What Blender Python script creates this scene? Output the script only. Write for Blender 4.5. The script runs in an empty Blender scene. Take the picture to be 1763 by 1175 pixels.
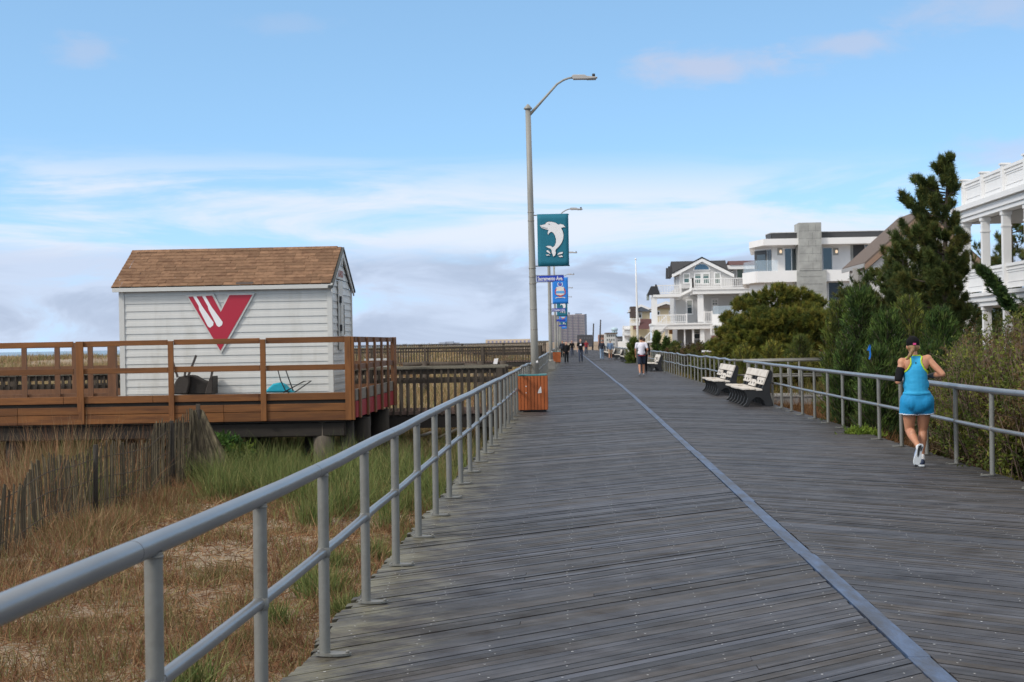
import bpy, bmesh, math, random
import numpy as np
from mathutils import Vector, Matrix, noise as mnoise

random.seed(7)
RNG = np.random.default_rng(11)
SC = bpy.context.scene
COL = SC.collection

# ------------------------------------------------------------------ camera
F_PX, W_PX, H_PX = 2980.0, 1763.0, 1175.0      # focal length and frame in photograph pixels
CAM_Z = 1.63
YAW = math.atan(106.5 / F_PX)
ROLL = math.radians(1.05)
PITCH = math.radians(0.055)
cam_d = bpy.data.cameras.new("camera")
cam = bpy.data.objects.new("camera", cam_d)
COL.objects.link(cam)
cam.location = (0, 0, CAM_Z)
CAM_R = Matrix.Rotation(YAW, 3, 'Z') @ Matrix.Rotation(math.pi / 2 + PITCH, 3, 'X') @ Matrix.Rotation(-ROLL, 3, 'Z')
cam.rotation_euler = CAM_R.to_euler()
cam_d.sensor_fit = 'HORIZONTAL'
cam_d.sensor_width = 36.0
cam_d.lens = 36.0 * F_PX / W_PX
cam_d.clip_start = 0.1
cam_d.clip_end = 30000.0
cam_d.dof.use_dof = True
cam_d.dof.focus_distance = 15.0
cam_d.dof.aperture_fstop = 9.0
SC.camera = cam


def ray(px, py):
    return CAM_R @ Vector(((px - W_PX / 2) / F_PX, (H_PX / 2 - py) / F_PX, -1.0))


def P(px, py, Y):
    """World point seen at photograph pixel (px, py) at distance Y along the boardwalk."""
    d = ray(px, py)
    t = Y / d.y
    return Vector((d.x * t, Y, CAM_Z + d.z * t))


# ------------------------------------------------------------------ world, sun, exposure
SUN_EL, SUN_AZ = math.radians(38), math.radians(-125)   # azimuth measured from +Y towards +X
world = bpy.data.worlds.new("World")
SC.world = world
world.use_nodes = True
wt = world.node_tree
for n in list(wt.nodes):
    wt.nodes.remove(n)


def wn(t, **kw):
    n = wt.nodes.new(t)
    for k, v in kw.items():
        setattr(n, k, v)
    return n


def wl(a, b):
    wt.links.new(a, b)


def wmath(op, a, b=None, c=None, clamp=False):
    n = wn('ShaderNodeMath', operation=op, use_clamp=clamp)
    for i, v in enumerate((a, b, c)):
        if v is None:
            continue
        if isinstance(v, (int, float)):
            n.inputs[i].default_value = v
        else:
            wl(v, n.inputs[i])
    return n.outputs[0]


def wsmooth(v, lo, hi):
    n = wn('ShaderNodeMapRange', interpolation_type='SMOOTHSTEP')
    wl(v, n.inputs['Value'])
    n.inputs['From Min'].default_value, n.inputs['From Max'].default_value = lo, hi
    return n.outputs['Result']


def wnoise(vec, scale, detail=5, rough=.55, distort=0.0):
    n = wn('ShaderNodeTexNoise')
    wl(vec, n.inputs['Vector'])
    n.inputs['Scale'].default_value = scale
    n.inputs['Detail'].default_value = detail
    n.inputs['Roughness'].default_value = rough
    n.inputs['Distortion'].default_value = distort
    return n.outputs['Fac']


def wcomb(x, y, z):
    n = wn('ShaderNodeCombineXYZ')
    for i, v in enumerate((x, y, z)):
        if isinstance(v, (int, float)):
            n.inputs[i].default_value = v
        else:
            wl(v, n.inputs[i])
    return n.outputs[0]


def wmix(fac, a, b):
    n = wn('ShaderNodeMix', data_type='RGBA')
    if isinstance(fac, (int, float)):
        n.inputs[0].default_value = fac
    else:
        wl(fac, n.inputs[0])
    for i, v in ((6, a), (7, b)):
        if isinstance(v, tuple):
            n.inputs[i].default_value = (*v, 1)
        else:
            wl(v, n.inputs[i])
    return n.outputs[2]


SKY_STRENGTH = 0.1
tcw = wn('ShaderNodeTexCoord')
sep = wn('ShaderNodeSeparateXYZ')
wl(tcw.outputs['Generated'], sep.inputs[0])
dx, dy, el = sep.outputs
az = wmath('ARCTAN2', dx, dy)
sky = wn('ShaderNodeTexSky', sky_type='NISHITA', sun_disc=False, sun_elevation=SUN_EL, sun_rotation=SUN_AZ,
         altitude=0.0, air_density=1.0, dust_density=0.6, ozone_density=2.5)
lifted = wn('ShaderNodeVectorMath', operation='NORMALIZE')
wl(wcomb(dx, dy, wmath('MULTIPLY_ADD', wmath('MAXIMUM', el, 0.0), 1.8, 0.22)), lifted.inputs[0])
wl(lifted.outputs[0], sky.inputs[0])
gain = wn('ShaderNodeVectorMath', operation='MULTIPLY')
wl(sky.outputs[0], gain.inputs[0])
SKY_GAIN = (2.58, 2.80, 2.50)
gain.inputs[1].default_value = SKY_GAIN
blue = gain.outputs[0]
K = 1.0 / SKY_STRENGTH


def kc(r, g, b):
    return (r * K, g * K, b * K)


# pale band of high thin cloud
v1 = wcomb(wmath('MULTIPLY', az, 5.0), wmath('MULTIPLY', el, 34.0), 1.7)
n1 = wnoise(v1, 1.0, 7, .6, .5)
bandA = wmath('MULTIPLY', wsmooth(el, .035, .06), wmath('SUBTRACT', 1.0, wsmooth(wmath('ADD', el, wmath('MULTIPLY', az, .03)), .075, .115)))
mA = wmath('MULTIPLY', bandA, wmath('MULTIPLY_ADD', wsmooth(n1, .40, .62), .80, .05))
c1 = wmix(mA, blue, kc(.74, .77, .84))
# whitening towards the horizon
c2 = wmix(wmath('MULTIPLY', wmath('SUBTRACT', 1.0, wsmooth(el, 0.0, .075)), .62), c1, kc(.52, .62, .80))
# grey-violet broken cloud low over the horizon
v2 = wcomb(wmath('MULTIPLY', az, 12.0), wmath('MULTIPLY', el, 34.0), 4.3)
n2 = wnoise(v2, 1.0, 8, .58, .6)
v2b = wcomb(wmath('MULTIPLY', az, 4.0), wmath('MULTIPLY', el, 18.0), 8.3)
n2b = wnoise(v2b, 1.0, 3, .5, .2)
n2c = wmath('MULTIPLY_ADD', n2, .62, wmath('MULTIPLY', n2b, .38))
bandB = wmath('SUBTRACT', 1.0, wsmooth(wmath('ADD', el, wmath('MULTIPLY', n2, .03)), .062, .076))
mB = wmath('MULTIPLY', bandB, wsmooth(wmath('ADD', n2c, wmath('MULTIPLY', az, -.16)), .37, .51))
colB = wmix(wsmooth(n2, .42, .66), kc(.55, .62, .77), kc(.40, .455, .585))
c3 = wmix(wmath('MULTIPLY', mB, .85), c2, colB)
# single lavender puffs higher up (direction of each puff: azimuth, elevation, half sizes)
c4 = c3
v3 = wcomb(wmath('MULTIPLY', az, 26.0), wmath('MULTIPLY', el, 60.0), 2.2)
n3 = wnoise(v3, 1.0, 6, .6, .3)
for (a0, e0, wa, we, op) in ((.080, .154, .050, .0115, .75), (.160, .163, .038, .0085, .6), (.240, .178, .055, .013, .5),
                             (.245, .101, .035, .010, .55), (-.275, .165, .022, .009, .4), (-.16, .182, .03, .008, .2)):
    ea = wmath('DIVIDE', wmath('SUBTRACT', az, a0), wa)
    ee = wmath('DIVIDE', wmath('SUBTRACT', el, e0), we)
    rr = wmath('SQRT', wmath('ADD', wmath('MULTIPLY', ea, ea), wmath('MULTIPLY', ee, ee)))
    rr = wmath('ADD', rr, wmath('MULTIPLY', wmath('SUBTRACT', n3, .5), 2.4))
    m = wmath('MULTIPLY', wmath('SUBTRACT', 1.0, wsmooth(rr, .1, 1.25)), op * .8)
    c4 = wmix(m, c4, kc(.55, .55, .66))
# broken overcast above and behind the view
n4 = wnoise(tcw.outputs['Generated'], 2.6, 6, .6, .4)
mO = wmath('MULTIPLY', wsmooth(el, .22, .38), wmath('MULTIPLY_ADD', wsmooth(n4, .36, .6), .42, .55))
c5 = wmix(mO, c4, kc(1.02, .94, .84))
bg = wn('ShaderNodeBackground')
wl(c5, bg.inputs['Color'])
bg.inputs['Strength'].default_value = SKY_STRENGTH
wo = wn('ShaderNodeOutputWorld')
wl(bg.outputs[0], wo.inputs['Surface'])

sun_d = bpy.data.lights.new("sun", 'SUN')
sun_d.energy = 1.8
sun_d.angle = math.radians(11)
sun_d.color = (1.0, .95, .88)
sun = bpy.data.objects.new("sun", sun_d)
COL.objects.link(sun)
to_sun = Vector((math.sin(SUN_AZ) * math.cos(SUN_EL), math.cos(SUN_AZ) * math.cos(SUN_EL), math.sin(SUN_EL)))
sun.rotation_euler = to_sun.to_track_quat('Z', 'Y').to_euler()
sun.location = to_sun * 50

SC.view_settings.view_transform = 'Standard'
SC.view_settings.look = 'None'
SC.view_settings.exposure = 0.22
SC.view_settings.gamma = 1.0
SC.view_settings.use_curve_mapping = False
SC.render.engine = 'CYCLES'
SC.cycles.max_bounces = 6
SC.cycles.transparent_max_bounces = 8


# ------------------------------------------------------------------ helpers
def lin(*c):
    return tuple(((v / 255) / 12.92 if v / 255 <= .04045 else ((v / 255 + .055) / 1.055) ** 2.4) for v in c)


MATS = {}


def mat(name, col, rough=.6, metal=0.0, spec=.5, var=.1, scale=4.0, stretch=(1, 1, 1), bump=0.0, bscale=40.0, island=0.0,
        second=None, sec_at=(.5, .65), rot=(0, 0, 0), emit=None, detail=5):
    """Principled material whose base colour is broken up by noise in object space; island: value change per loose piece."""
    if name in MATS:
        return MATS[name]
    m = bpy.data.materials.new(name)
    m.use_nodes = True
    t = m.node_tree
    b = t.nodes['Principled BSDF']
    b.inputs['Roughness'].default_value = rough
    b.inputs['Metallic'].default_value = metal
    b.inputs['Specular IOR Level'].default_value = spec
    tc = t.nodes.new('ShaderNodeTexCoord')
    mp = t.nodes.new('ShaderNodeMapping')
    mp.inputs['Scale'].default_value = stretch
    mp.inputs['Rotation'].default_value = rot
    t.links.new(tc.outputs['Object'], mp.inputs[0])
    nz = t.nodes.new('ShaderNodeTexNoise')
    nz.inputs['Scale'].default_value = scale
    nz.inputs['Detail'].default_value = detail
    nz.inputs['Roughness'].default_value = .62
    t.links.new(mp.outputs[0], nz.inputs['Vector'])
    mr = t.nodes.new('ShaderNodeMapRange')
    mr.inputs['From Min'].default_value, mr.inputs['From Max'].default_value = .25, .75
    mr.inputs['To Min'].default_value, mr.inputs['To Max'].default_value = 1 - var, 1 + var
    t.links.new(nz.outputs['Fac'], mr.inputs['Value'])
    f = mr.outputs['Result']
    if island:
        g = t.nodes.new('ShaderNodeNewGeometry')
        m2 = t.nodes.new('ShaderNodeMapRange')
        m2.inputs['To Min'].default_value, m2.inputs['To Max'].default_value = 1 - island, 1 + island
        t.links.new(g.outputs['Random Per Island'], m2.inputs['Value'])
        mu = t.nodes.new('ShaderNodeMath')
        mu.operation = 'MULTIPLY'
        t.links.new(f, mu.inputs[0])
        t.links.new(m2.outputs['Result'], mu.inputs[1])
        f = mu.outputs[0]
    vs = t.nodes.new('ShaderNodeVectorMath')
    vs.operation = 'SCALE'
    vs.inputs[0].default_value = col
    t.links.new(f, vs.inputs['Scale'])
    out = vs.outputs[0]
    if second:
        n2 = t.nodes.new('ShaderNodeTexNoise')
        n2.inputs['Scale'].default_value = scale * .45
        n2.inputs['Detail'].default_value = 6
        n2.inputs['Roughness'].default_value = .65
        t.links.new(mp.outputs[0], n2.inputs['Vector'])
        m3 = t.nodes.new('ShaderNodeMapRange')
        m3.inputs['From Min'].default_value, m3.inputs['From Max'].default_value = sec_at
        t.links.new(n2.outputs['Fac'], m3.inputs['Value'])
        mx = t.nodes.new('ShaderNodeMix')
        mx.data_type = 'RGBA'
        t.links.new(m3.outputs['Result'], mx.inputs[0])
        t.links.new(out, mx.inputs[6])
        mx.inputs[7].default_value = (*second, 1)
        out = mx.outputs[2]
    t.links.new(out, b.inputs['Base Color'])
    if bump:
        nb = t.nodes.new('ShaderNodeTexNoise')
        nb.inputs['Scale'].default_value = bscale
        nb.inputs['Detail'].default_value = 4
        t.links.new(mp.outputs[0], nb.inputs['Vector'])
        bp = t.nodes.new('ShaderNodeBump')
        bp.inputs['Strength'].default_value = bump
        bp.inputs['Distance'].default_value = .01
        t.links.new(nb.outputs['Fac'], bp.inputs['Height'])
        t.links.new(bp.outputs[0], b.inputs['Normal'])
    if emit:
        b.inputs['Emission Color'].default_value = (*emit[0], 1)
        b.inputs['Emission Strength'].default_value = emit[1]
    MATS[name] = m
    return m


def leafmat(name, rough=.7, trans=.25):
    """Foliage and grass: the colour of each leaf comes from the mesh, light partly passes through."""
    if name in MATS:
        return MATS[name]
    m = bpy.data.materials.new(name)
    m.use_nodes = True
    t = m.node_tree
    b = t.nodes['Principled BSDF']
    b.inputs['Roughness'].default_value = rough
    b.inputs['Specular IOR Level'].default_value = .2
    at = t.nodes.new('ShaderNodeAttribute')
    at.attribute_name = 'leaf_colour'
    t.links.new(at.outputs['Color'], b.inputs['Base Color'])
    tr = t.nodes.new('ShaderNodeBsdfTranslucent')
    t.links.new(at.outputs['Color'], tr.inputs['Color'])
    mx = t.nodes.new('ShaderNodeMixShader')
    mx.inputs[0].default_value = trans
    t.links.new(b.outputs[0], mx.inputs[1])
    t.links.new(tr.outputs[0], mx.inputs[2])
    t.links.new(mx.outputs[0], t.nodes['Material Output'].inputs['Surface'])
    MATS[name] = m
    return m


ORIGIN = {}


def root_loc(o):
    while o.parent:
        o = o.parent
    return ORIGIN.get(o.name, Vector((0, 0, 0)))


def tag(o, label=None, cat=None, group=None, kind=None):
    for k, v in (('label', label), ('category', cat), ('group', group), ('kind', kind)):
        if v:
            o[k] = v
    return o


def thing(name, label, cat, loc=(0, 0, 0), group=None):
    o = bpy.data.objects.new(name, None)
    o.empty_display_size = .2
    COL.objects.link(o)
    o.location = loc
    ORIGIN[o.name] = Vector(loc)
    return tag(o, label, cat, group)


def copy_tree(o, parent=None):
    c = o.copy()
    COL.objects.link(c)
    if parent:
        c.parent = parent
    for ch in list(o.children):
        copy_tree(ch, c)
    return c


class MB:
    """Collects boxes, bars, tubes and prisms and links them as one mesh object."""

    def __init__(s):
        s.v, s.f, s.mi, s.cur, s.sm = [], [], [], 0, []

    def add(s, vs, fs, smooth=False):
        o = len(s.v)
        s.v.extend(tuple(v) for v in vs)
        for f in fs:
            s.f.append(tuple(i + o for i in f))
            s.mi.append(s.cur)
            s.sm.append(smooth)
        return s

    def box(s, x0, x1, y0, y1, z0, z1):
        vs = [(x, y, z) for z in (z0, z1) for y in (y0, y1) for x in (x0, x1)]
        return s.add(vs, [(0, 2, 3, 1), (4, 5, 7, 6), (0, 1, 5, 4), (2, 6, 7, 3), (0, 4, 6, 2), (1, 3, 7, 5)])

    def bar(s, a, b, w, h, up=(0, 0, 1)):
        a, b = Vector(a), Vector(b)
        d = (b - a).normalized()
        u = Vector(up)
        if abs(d.dot(u)) > .98:
            u = Vector((0, 1, 0))
        r = d.cross(u).normalized() * (w / 2)
        t = r.cross(d).normalized() * (h / 2)
        vs = [p + i * r + j * t for p in (a, b) for j in (-1, 1) for i in (-1, 1)]
        return s.add(vs, [(0, 1, 3, 2), (4, 6, 7, 5), (0, 4, 5, 1), (2, 3, 7, 6), (0, 2, 6, 4), (1, 5, 7, 3)])

    def path(s, pts, rad, n=12, smooth=True, cap=True):
        pts = [Vector(p) for p in pts]
        if not hasattr(rad, '__len__'):
            rad = [rad] * len(pts)
        vs, fs = [], []
        prev = None
        for i, p in enumerate(pts):
            d = (pts[min(i + 1, len(pts) - 1)] - pts[max(i - 1, 0)]).normalized()
            if prev is None:
                u = Vector((0, 0, 1)) if abs(d.z) < .9 else Vector((1, 0, 0))
                r = d.cross(u).normalized()
            else:
                r = (prev - d * prev.dot(d)).normalized()
            prev = r
            t = d.cross(r)
            for k in range(n):
                a = 2 * math.pi * k / n
                vs.append(p + (r * math.cos(a) + t * math.sin(a)) * rad[i])
        for i in range(len(pts) - 1):
            for k in range(n):
                k2 = (k + 1) % n
                fs.append((i * n + k, (i + 1) * n + k, (i + 1) * n + k2, i * n + k2))
        s.add(vs, fs, smooth)
        if cap:
            o = len(s.v) - len(vs)
            s.f.append(tuple(o + k for k in range(n)))
            s.f.append(tuple(o + (len(pts) - 1) * n + n - 1 - k for k in range(n)))
            s.mi += [s.cur] * 2
            s.sm += [False] * 2
        return s

    def tube(s, a, b, r, r2=None, n=12, cap=True):
        return s.path([a, b], [r, r if r2 is None else r2], n, True, cap)

    def prism(s, pts, off):
        """A flat outline (list of 3-D points) given a thickness by the vector off."""
        n = len(pts)
        off = Vector(off)
        pts = [Vector(p) for p in pts]
        vs = pts + [p + off for p in pts]
        fs = [tuple(range(n)), tuple(range(2 * n - 1, n - 1, -1))]
        fs += [(i, i + n, (i + 1) % n + n, (i + 1) % n) for i in range(n)]
        return s.add(vs, fs)

    def ell(s, c, r, nu=14, nv=9):
        c = Vector(c)
        if not hasattr(r, '__len__'):
            r = (r, r, r)
        vs, fs = [], []
        for j in range(1, nv):
            th = math.pi * j / nv
            for i in range(nu):
                ph = 2 * math.pi * i / nu
                vs.append((c.x + r[0] * math.sin(th) * math.cos(ph), c.y + r[1] * math.sin(th) * math.sin(ph), c.z + r[2] * math.cos(th)))
        top, bot = len(vs), len(vs) + 1
        vs += [(c.x, c.y, c.z + r[2]), (c.x, c.y, c.z - r[2])]
        for j in range(nv - 2):
            for i in range(nu):
                i2 = (i + 1) % nu
                fs.append((j * nu + i, (j + 1) * nu + i, (j + 1) * nu + i2, j * nu + i2))
        for i in range(nu):
            i2 = (i + 1) % nu
            fs.append((top, i, i2))
            fs.append((bot, (nv - 2) * nu + i2, (nv - 2) * nu + i))
        return s.add(vs, fs, True)

    def caps(s, a, b, ra, rb, n=12):
        a, b = Vector(a), Vector(b)
        d = (b - a).normalized()
        pts, rad = [], []
        for k in (-.97, -.75, -.4, 0):
            pts.append(a + d * ra * k)
            rad.append(ra * math.sqrt(max(.02, 1 - k * k)))
        for k in (0, .4, .75, .97):
            pts.append(b + d * rb * k)
            rad.append(rb * math.sqrt(max(.02, 1 - k * k)))
        return s.path(pts, rad, n)

    def build(s, name, mats, parent=None, bevel=0.0):
        me = bpy.data.meshes.new(name)
        off = root_loc(parent) if parent else Vector((0, 0, 0))
        vs = [(v[0] - off.x, v[1] - off.y, v[2] - off.z) for v in s.v]
        me.from_pydata(vs, [], s.f)
        me.polygons.foreach_set('use_smooth', s.sm)
        mats = mats if isinstance(mats, (list, tuple)) else [mats]
        for m in mats:
            me.materials.append(m)
        if len(mats) > 1:
            me.polygons.foreach_set('material_index', s.mi)
        bm = bmesh.new()
        bm.from_mesh(me)
        bmesh.ops.recalc_face_normals(bm, faces=bm.faces)
        if bevel:
            ed = [e for e in bm.edges if len(e.link_faces) == 2 and e.calc_face_angle(0) > .9]
            bmesh.ops.bevel(bm, geom=ed, offset=bevel, segments=1, affect='EDGES', clamp_overlap=True)
        bm.to_mesh(me)
        bm.free()
        me.update()
        o = bpy.data.objects.new(name, me)
        COL.objects.link(o)
        if parent:
            o.parent = parent
        return o


def text_mb(mb, body, origin, right, up, size, width=None, depth=.004, align='CENTER'):
    """Letters as thin solid shapes; the centre of the line sits at origin."""
    cu = bpy.data.curves.new('letters', 'FONT')
    cu.body = body
    cu.size = 1.0
    cu.offset = 0.024
    cu.resolution_u = 3
    ob = bpy.data.objects.new('letters', cu)
    COL.objects.link(ob)
    dg = bpy.context.evaluated_depsgraph_get()
    me = bpy.data.meshes.new_from_object(ob.evaluated_get(dg))
    bpy.data.objects.remove(ob)
    bpy.data.curves.remove(cu)
    xs = [v.co.x for v in me.vertices]
    ys = [v.co.y for v in me.vertices]
    x0, x1, y0, y1 = min(xs), max(xs), min(ys), max(ys)
    right, up = Vector(right).normalized(), Vector(up).normalized()
    nrm = right.cross(up)
    sy = size / .72
    sx = sy if width is None else width / (x1 - x0)
    o = Vector(origin)
    vs = [o + right * ((v.co.x - (x0 + x1) / 2) * sx) + up * ((v.co.y - (y0 + y1) / 2) * sy) + nrm * depth for v in me.vertices]
    mb.add(vs, [tuple(p.vertices) for p in me.polygons])
    bpy.data.meshes.remove(me)


def leaves(name, pos, dirs, length, width, cols, material, parent=None, bend=.25, quad=False):
    """One mesh of many small pointed leaves or blades: base point, direction, length, width and colour for each."""
    n = len(pos)
    pos, dirs = np.asarray(pos, float), np.asarray(dirs, float)
    dirs /= np.linalg.norm(dirs, axis=1, keepdims=True) + 1e-9
    length = np.broadcast_to(length, n)[:, None]
    width = np.broadcast_to(width, n)[:, None]
    rnd = RNG.normal(size=(n, 3))
    side = np.cross(dirs, rnd)
    side /= np.linalg.norm(side, axis=1, keepdims=True) + 1e-9
    nb = np.cross(side, dirs)
    bd = (RNG.random((n, 1)) - .3) * 2 * bend
    mid = pos + dirs * length * .5 + nb * length * bd * .25
    tip = pos + dirs * length + nb * length * bd
    if quad:   # oval leaf: base, two side points, tip
        v = np.stack([pos, mid + side * width * .5, tip, mid - side * width * .5], 1)
        idx = np.arange(n)[:, None] * 4 + np.array([[0, 1, 2, 3]])
        k, fv = 4, 4
        nf = n
    else:      # blade: narrow strip then point
        v = np.stack([pos - side * width * .5, pos + side * width * .5, mid + side * width * .38, mid - side * width * .38, tip], 1)
        q = np.arange(n)[:, None] * 5 + np.array([[0, 1, 2, 3]])
        t = np.arange(n)[:, None] * 5 + np.array([[3, 2, 4]])
        k = 5
    off = np.array(root_loc(parent)) if parent else np.zeros(3)
    v = (v - off).reshape(-1, 3)
    me = bpy.data.meshes.new(name)
    me.vertices.add(len(v))
    me.vertices.foreach_set('co', v.ravel())
    if quad:
        loops = idx.ravel()
        starts = np.arange(n) * 4
        tot = np.full(n, 4)
    else:
        loops = np.concatenate([q, t], 1).ravel()
        starts = (np.arange(n)[:, None] * 7 + np.array([[0, 4]])).ravel()
        tot = np.tile([4, 3], n)
    me.loops.add(len(loops))
    me.loops.foreach_set('vertex_index', loops.astype(np.int32))
    me.polygons.add(len(starts))
    me.polygons.foreach_set('loop_start', starts.astype(np.int32))
    me.polygons.foreach_set('loop_total', tot.astype(np.int32))
    me.update(calc_edges=True)
    ca = me.color_attributes.new('leaf_colour', 'FLOAT_COLOR', 'POINT')
    cols = np.asarray(cols, float)
    cc = np.ones((n, k, 4))
    cc[:, :, :3] = cols[:, None, :]
    ca.data.foreach_set('color', cc.ravel())
    me.materials.append(material)
    o = bpy.data.objects.new(name, me)
    COL.objects.link(o)
    if parent:
        o.parent = parent
    return o


def pick(cols, n, jit=.22, p=None):
    """n colours drawn from a list (linear rgb) with a brightness jitter."""
    cols = np.asarray(cols)
    i = RNG.choice(len(cols), n, p=p)
    return cols[i] * (1 + (RNG.random((n, 1)) * 2 - 1) * jit)


def sstep(x, a, b):
    t = np.clip((np.asarray(x, float) - a) / (b - a), 0, 1)
    return t * t * (3 - 2 * t)


def bend(y):
    """The boardwalk turns very slightly to the left beyond sixty metres."""
    return -0.0045 * max(0.0, y - 55.0)


XL, XC, XR = -1.44, 1.715, 4.89       # deck edges and the centre strip
RAIL_L, RAIL_R = -1.34, 4.77


def gz(x, y):
    """Height of the sand; arrays welcome."""
    x, y = np.asarray(x, float), np.asarray(y, float)
    bumps = (np.sin(x * .9 + 1.3 * np.sin(y * .31)) * np.sin(y * .63 + .5) * .06 + np.sin(x * 2.3 + y * 1.1) * .02
             + np.sin(y * 2.0 - x * 1.4) * .02)
    dl = XL - x
    dune = (np.sin(x * .11 + 1.0) * np.sin(y * .06 + x * .05) + np.sin(x * .23 - y * .045 + 2.0) * .6 + np.sin(y * .13 + x * .31) * .25)
    left = -.68 + bumps + sstep(dl, 2, 14) * sstep(y, 42, 115) * (.86 - .22 * sstep(dl, 14, 34) + .38 * dune) + sstep(dl, 1, 9) * sstep(y, 120, 230) * .32
    left = left + sstep(dl, 5, 9) * sstep(y, 22, 34) * .12
    left = np.where(dl > 70, left - sstep(dl, 70, 190) * 7.0, left)
    dr = x - XR
    right = -.38 + bumps + sstep(dr, .3, 5) * .35
    mid = np.full_like(x, -.75)
    return np.where(dl > -.05, left, np.where(dr > -.05, right, mid))
# ------------------------------------------------------------------ ground, sea
def grid_axis(segs):
    out = []
    for a, b, n in segs:
        out += list(np.linspace(a, b, n, endpoint=False))
    return np.array(out + [segs[-1][1]])


gx = grid_axis([(-6000, -600, 8), (-600, -160, 16), (-160, -40, 44), (-40, -9, 62), (-9, XL - .02, 30), (XL - .02, XR + .02, 3), (XR + .02, 12, 24), (12, 40, 14), (40, 6000, 10)])
gy = grid_axis([(-30, 2, 8), (2, 34, 110), (34, 130, 130), (130, 300, 60), (300, 1200, 20), (1200, 9000, 12)])
GX, GY = np.meshgrid(gx, gy)
GZ = gz(GX, GY)
nx, ny = len(gx), len(gy)
gverts = np.stack([GX, GY, GZ], -1).reshape(-1, 3)
ii = (np.arange(ny - 1)[:, None] * nx + np.arange(nx - 1)[None, :]).ravel()
gme = bpy.data.meshes.new('ground')
gme.from_pydata(gverts.tolist(), [], np.stack([ii, ii + 1, ii + nx + 1, ii + nx], 1).tolist())
gme.polygons.foreach_set('use_smooth', [True] * len(gme.polygons))
sand = mat('sand', (.32, .262, .20), rough=.95, spec=.1, var=.3, scale=1.4, bump=.6, bscale=22, second=(.20, .135, .085), sec_at=(.44, .62), detail=8)
gme.materials.append(sand)
ground = bpy.data.objects.new('ground', gme)
COL.objects.link(ground)
tag(ground, kind='structure')

sea = MB().box(-20000, -150, -200, 20000, -3.2, -3.0).build('sea', mat('sea_water', (.10, .16, .20), rough=.25, spec=.5, var=.15, scale=.02))
tag(sea, kind='structure')


# ------------------------------------------------------------------ boardwalk
PITCH_Y = .090 * math.sqrt(2)


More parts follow.
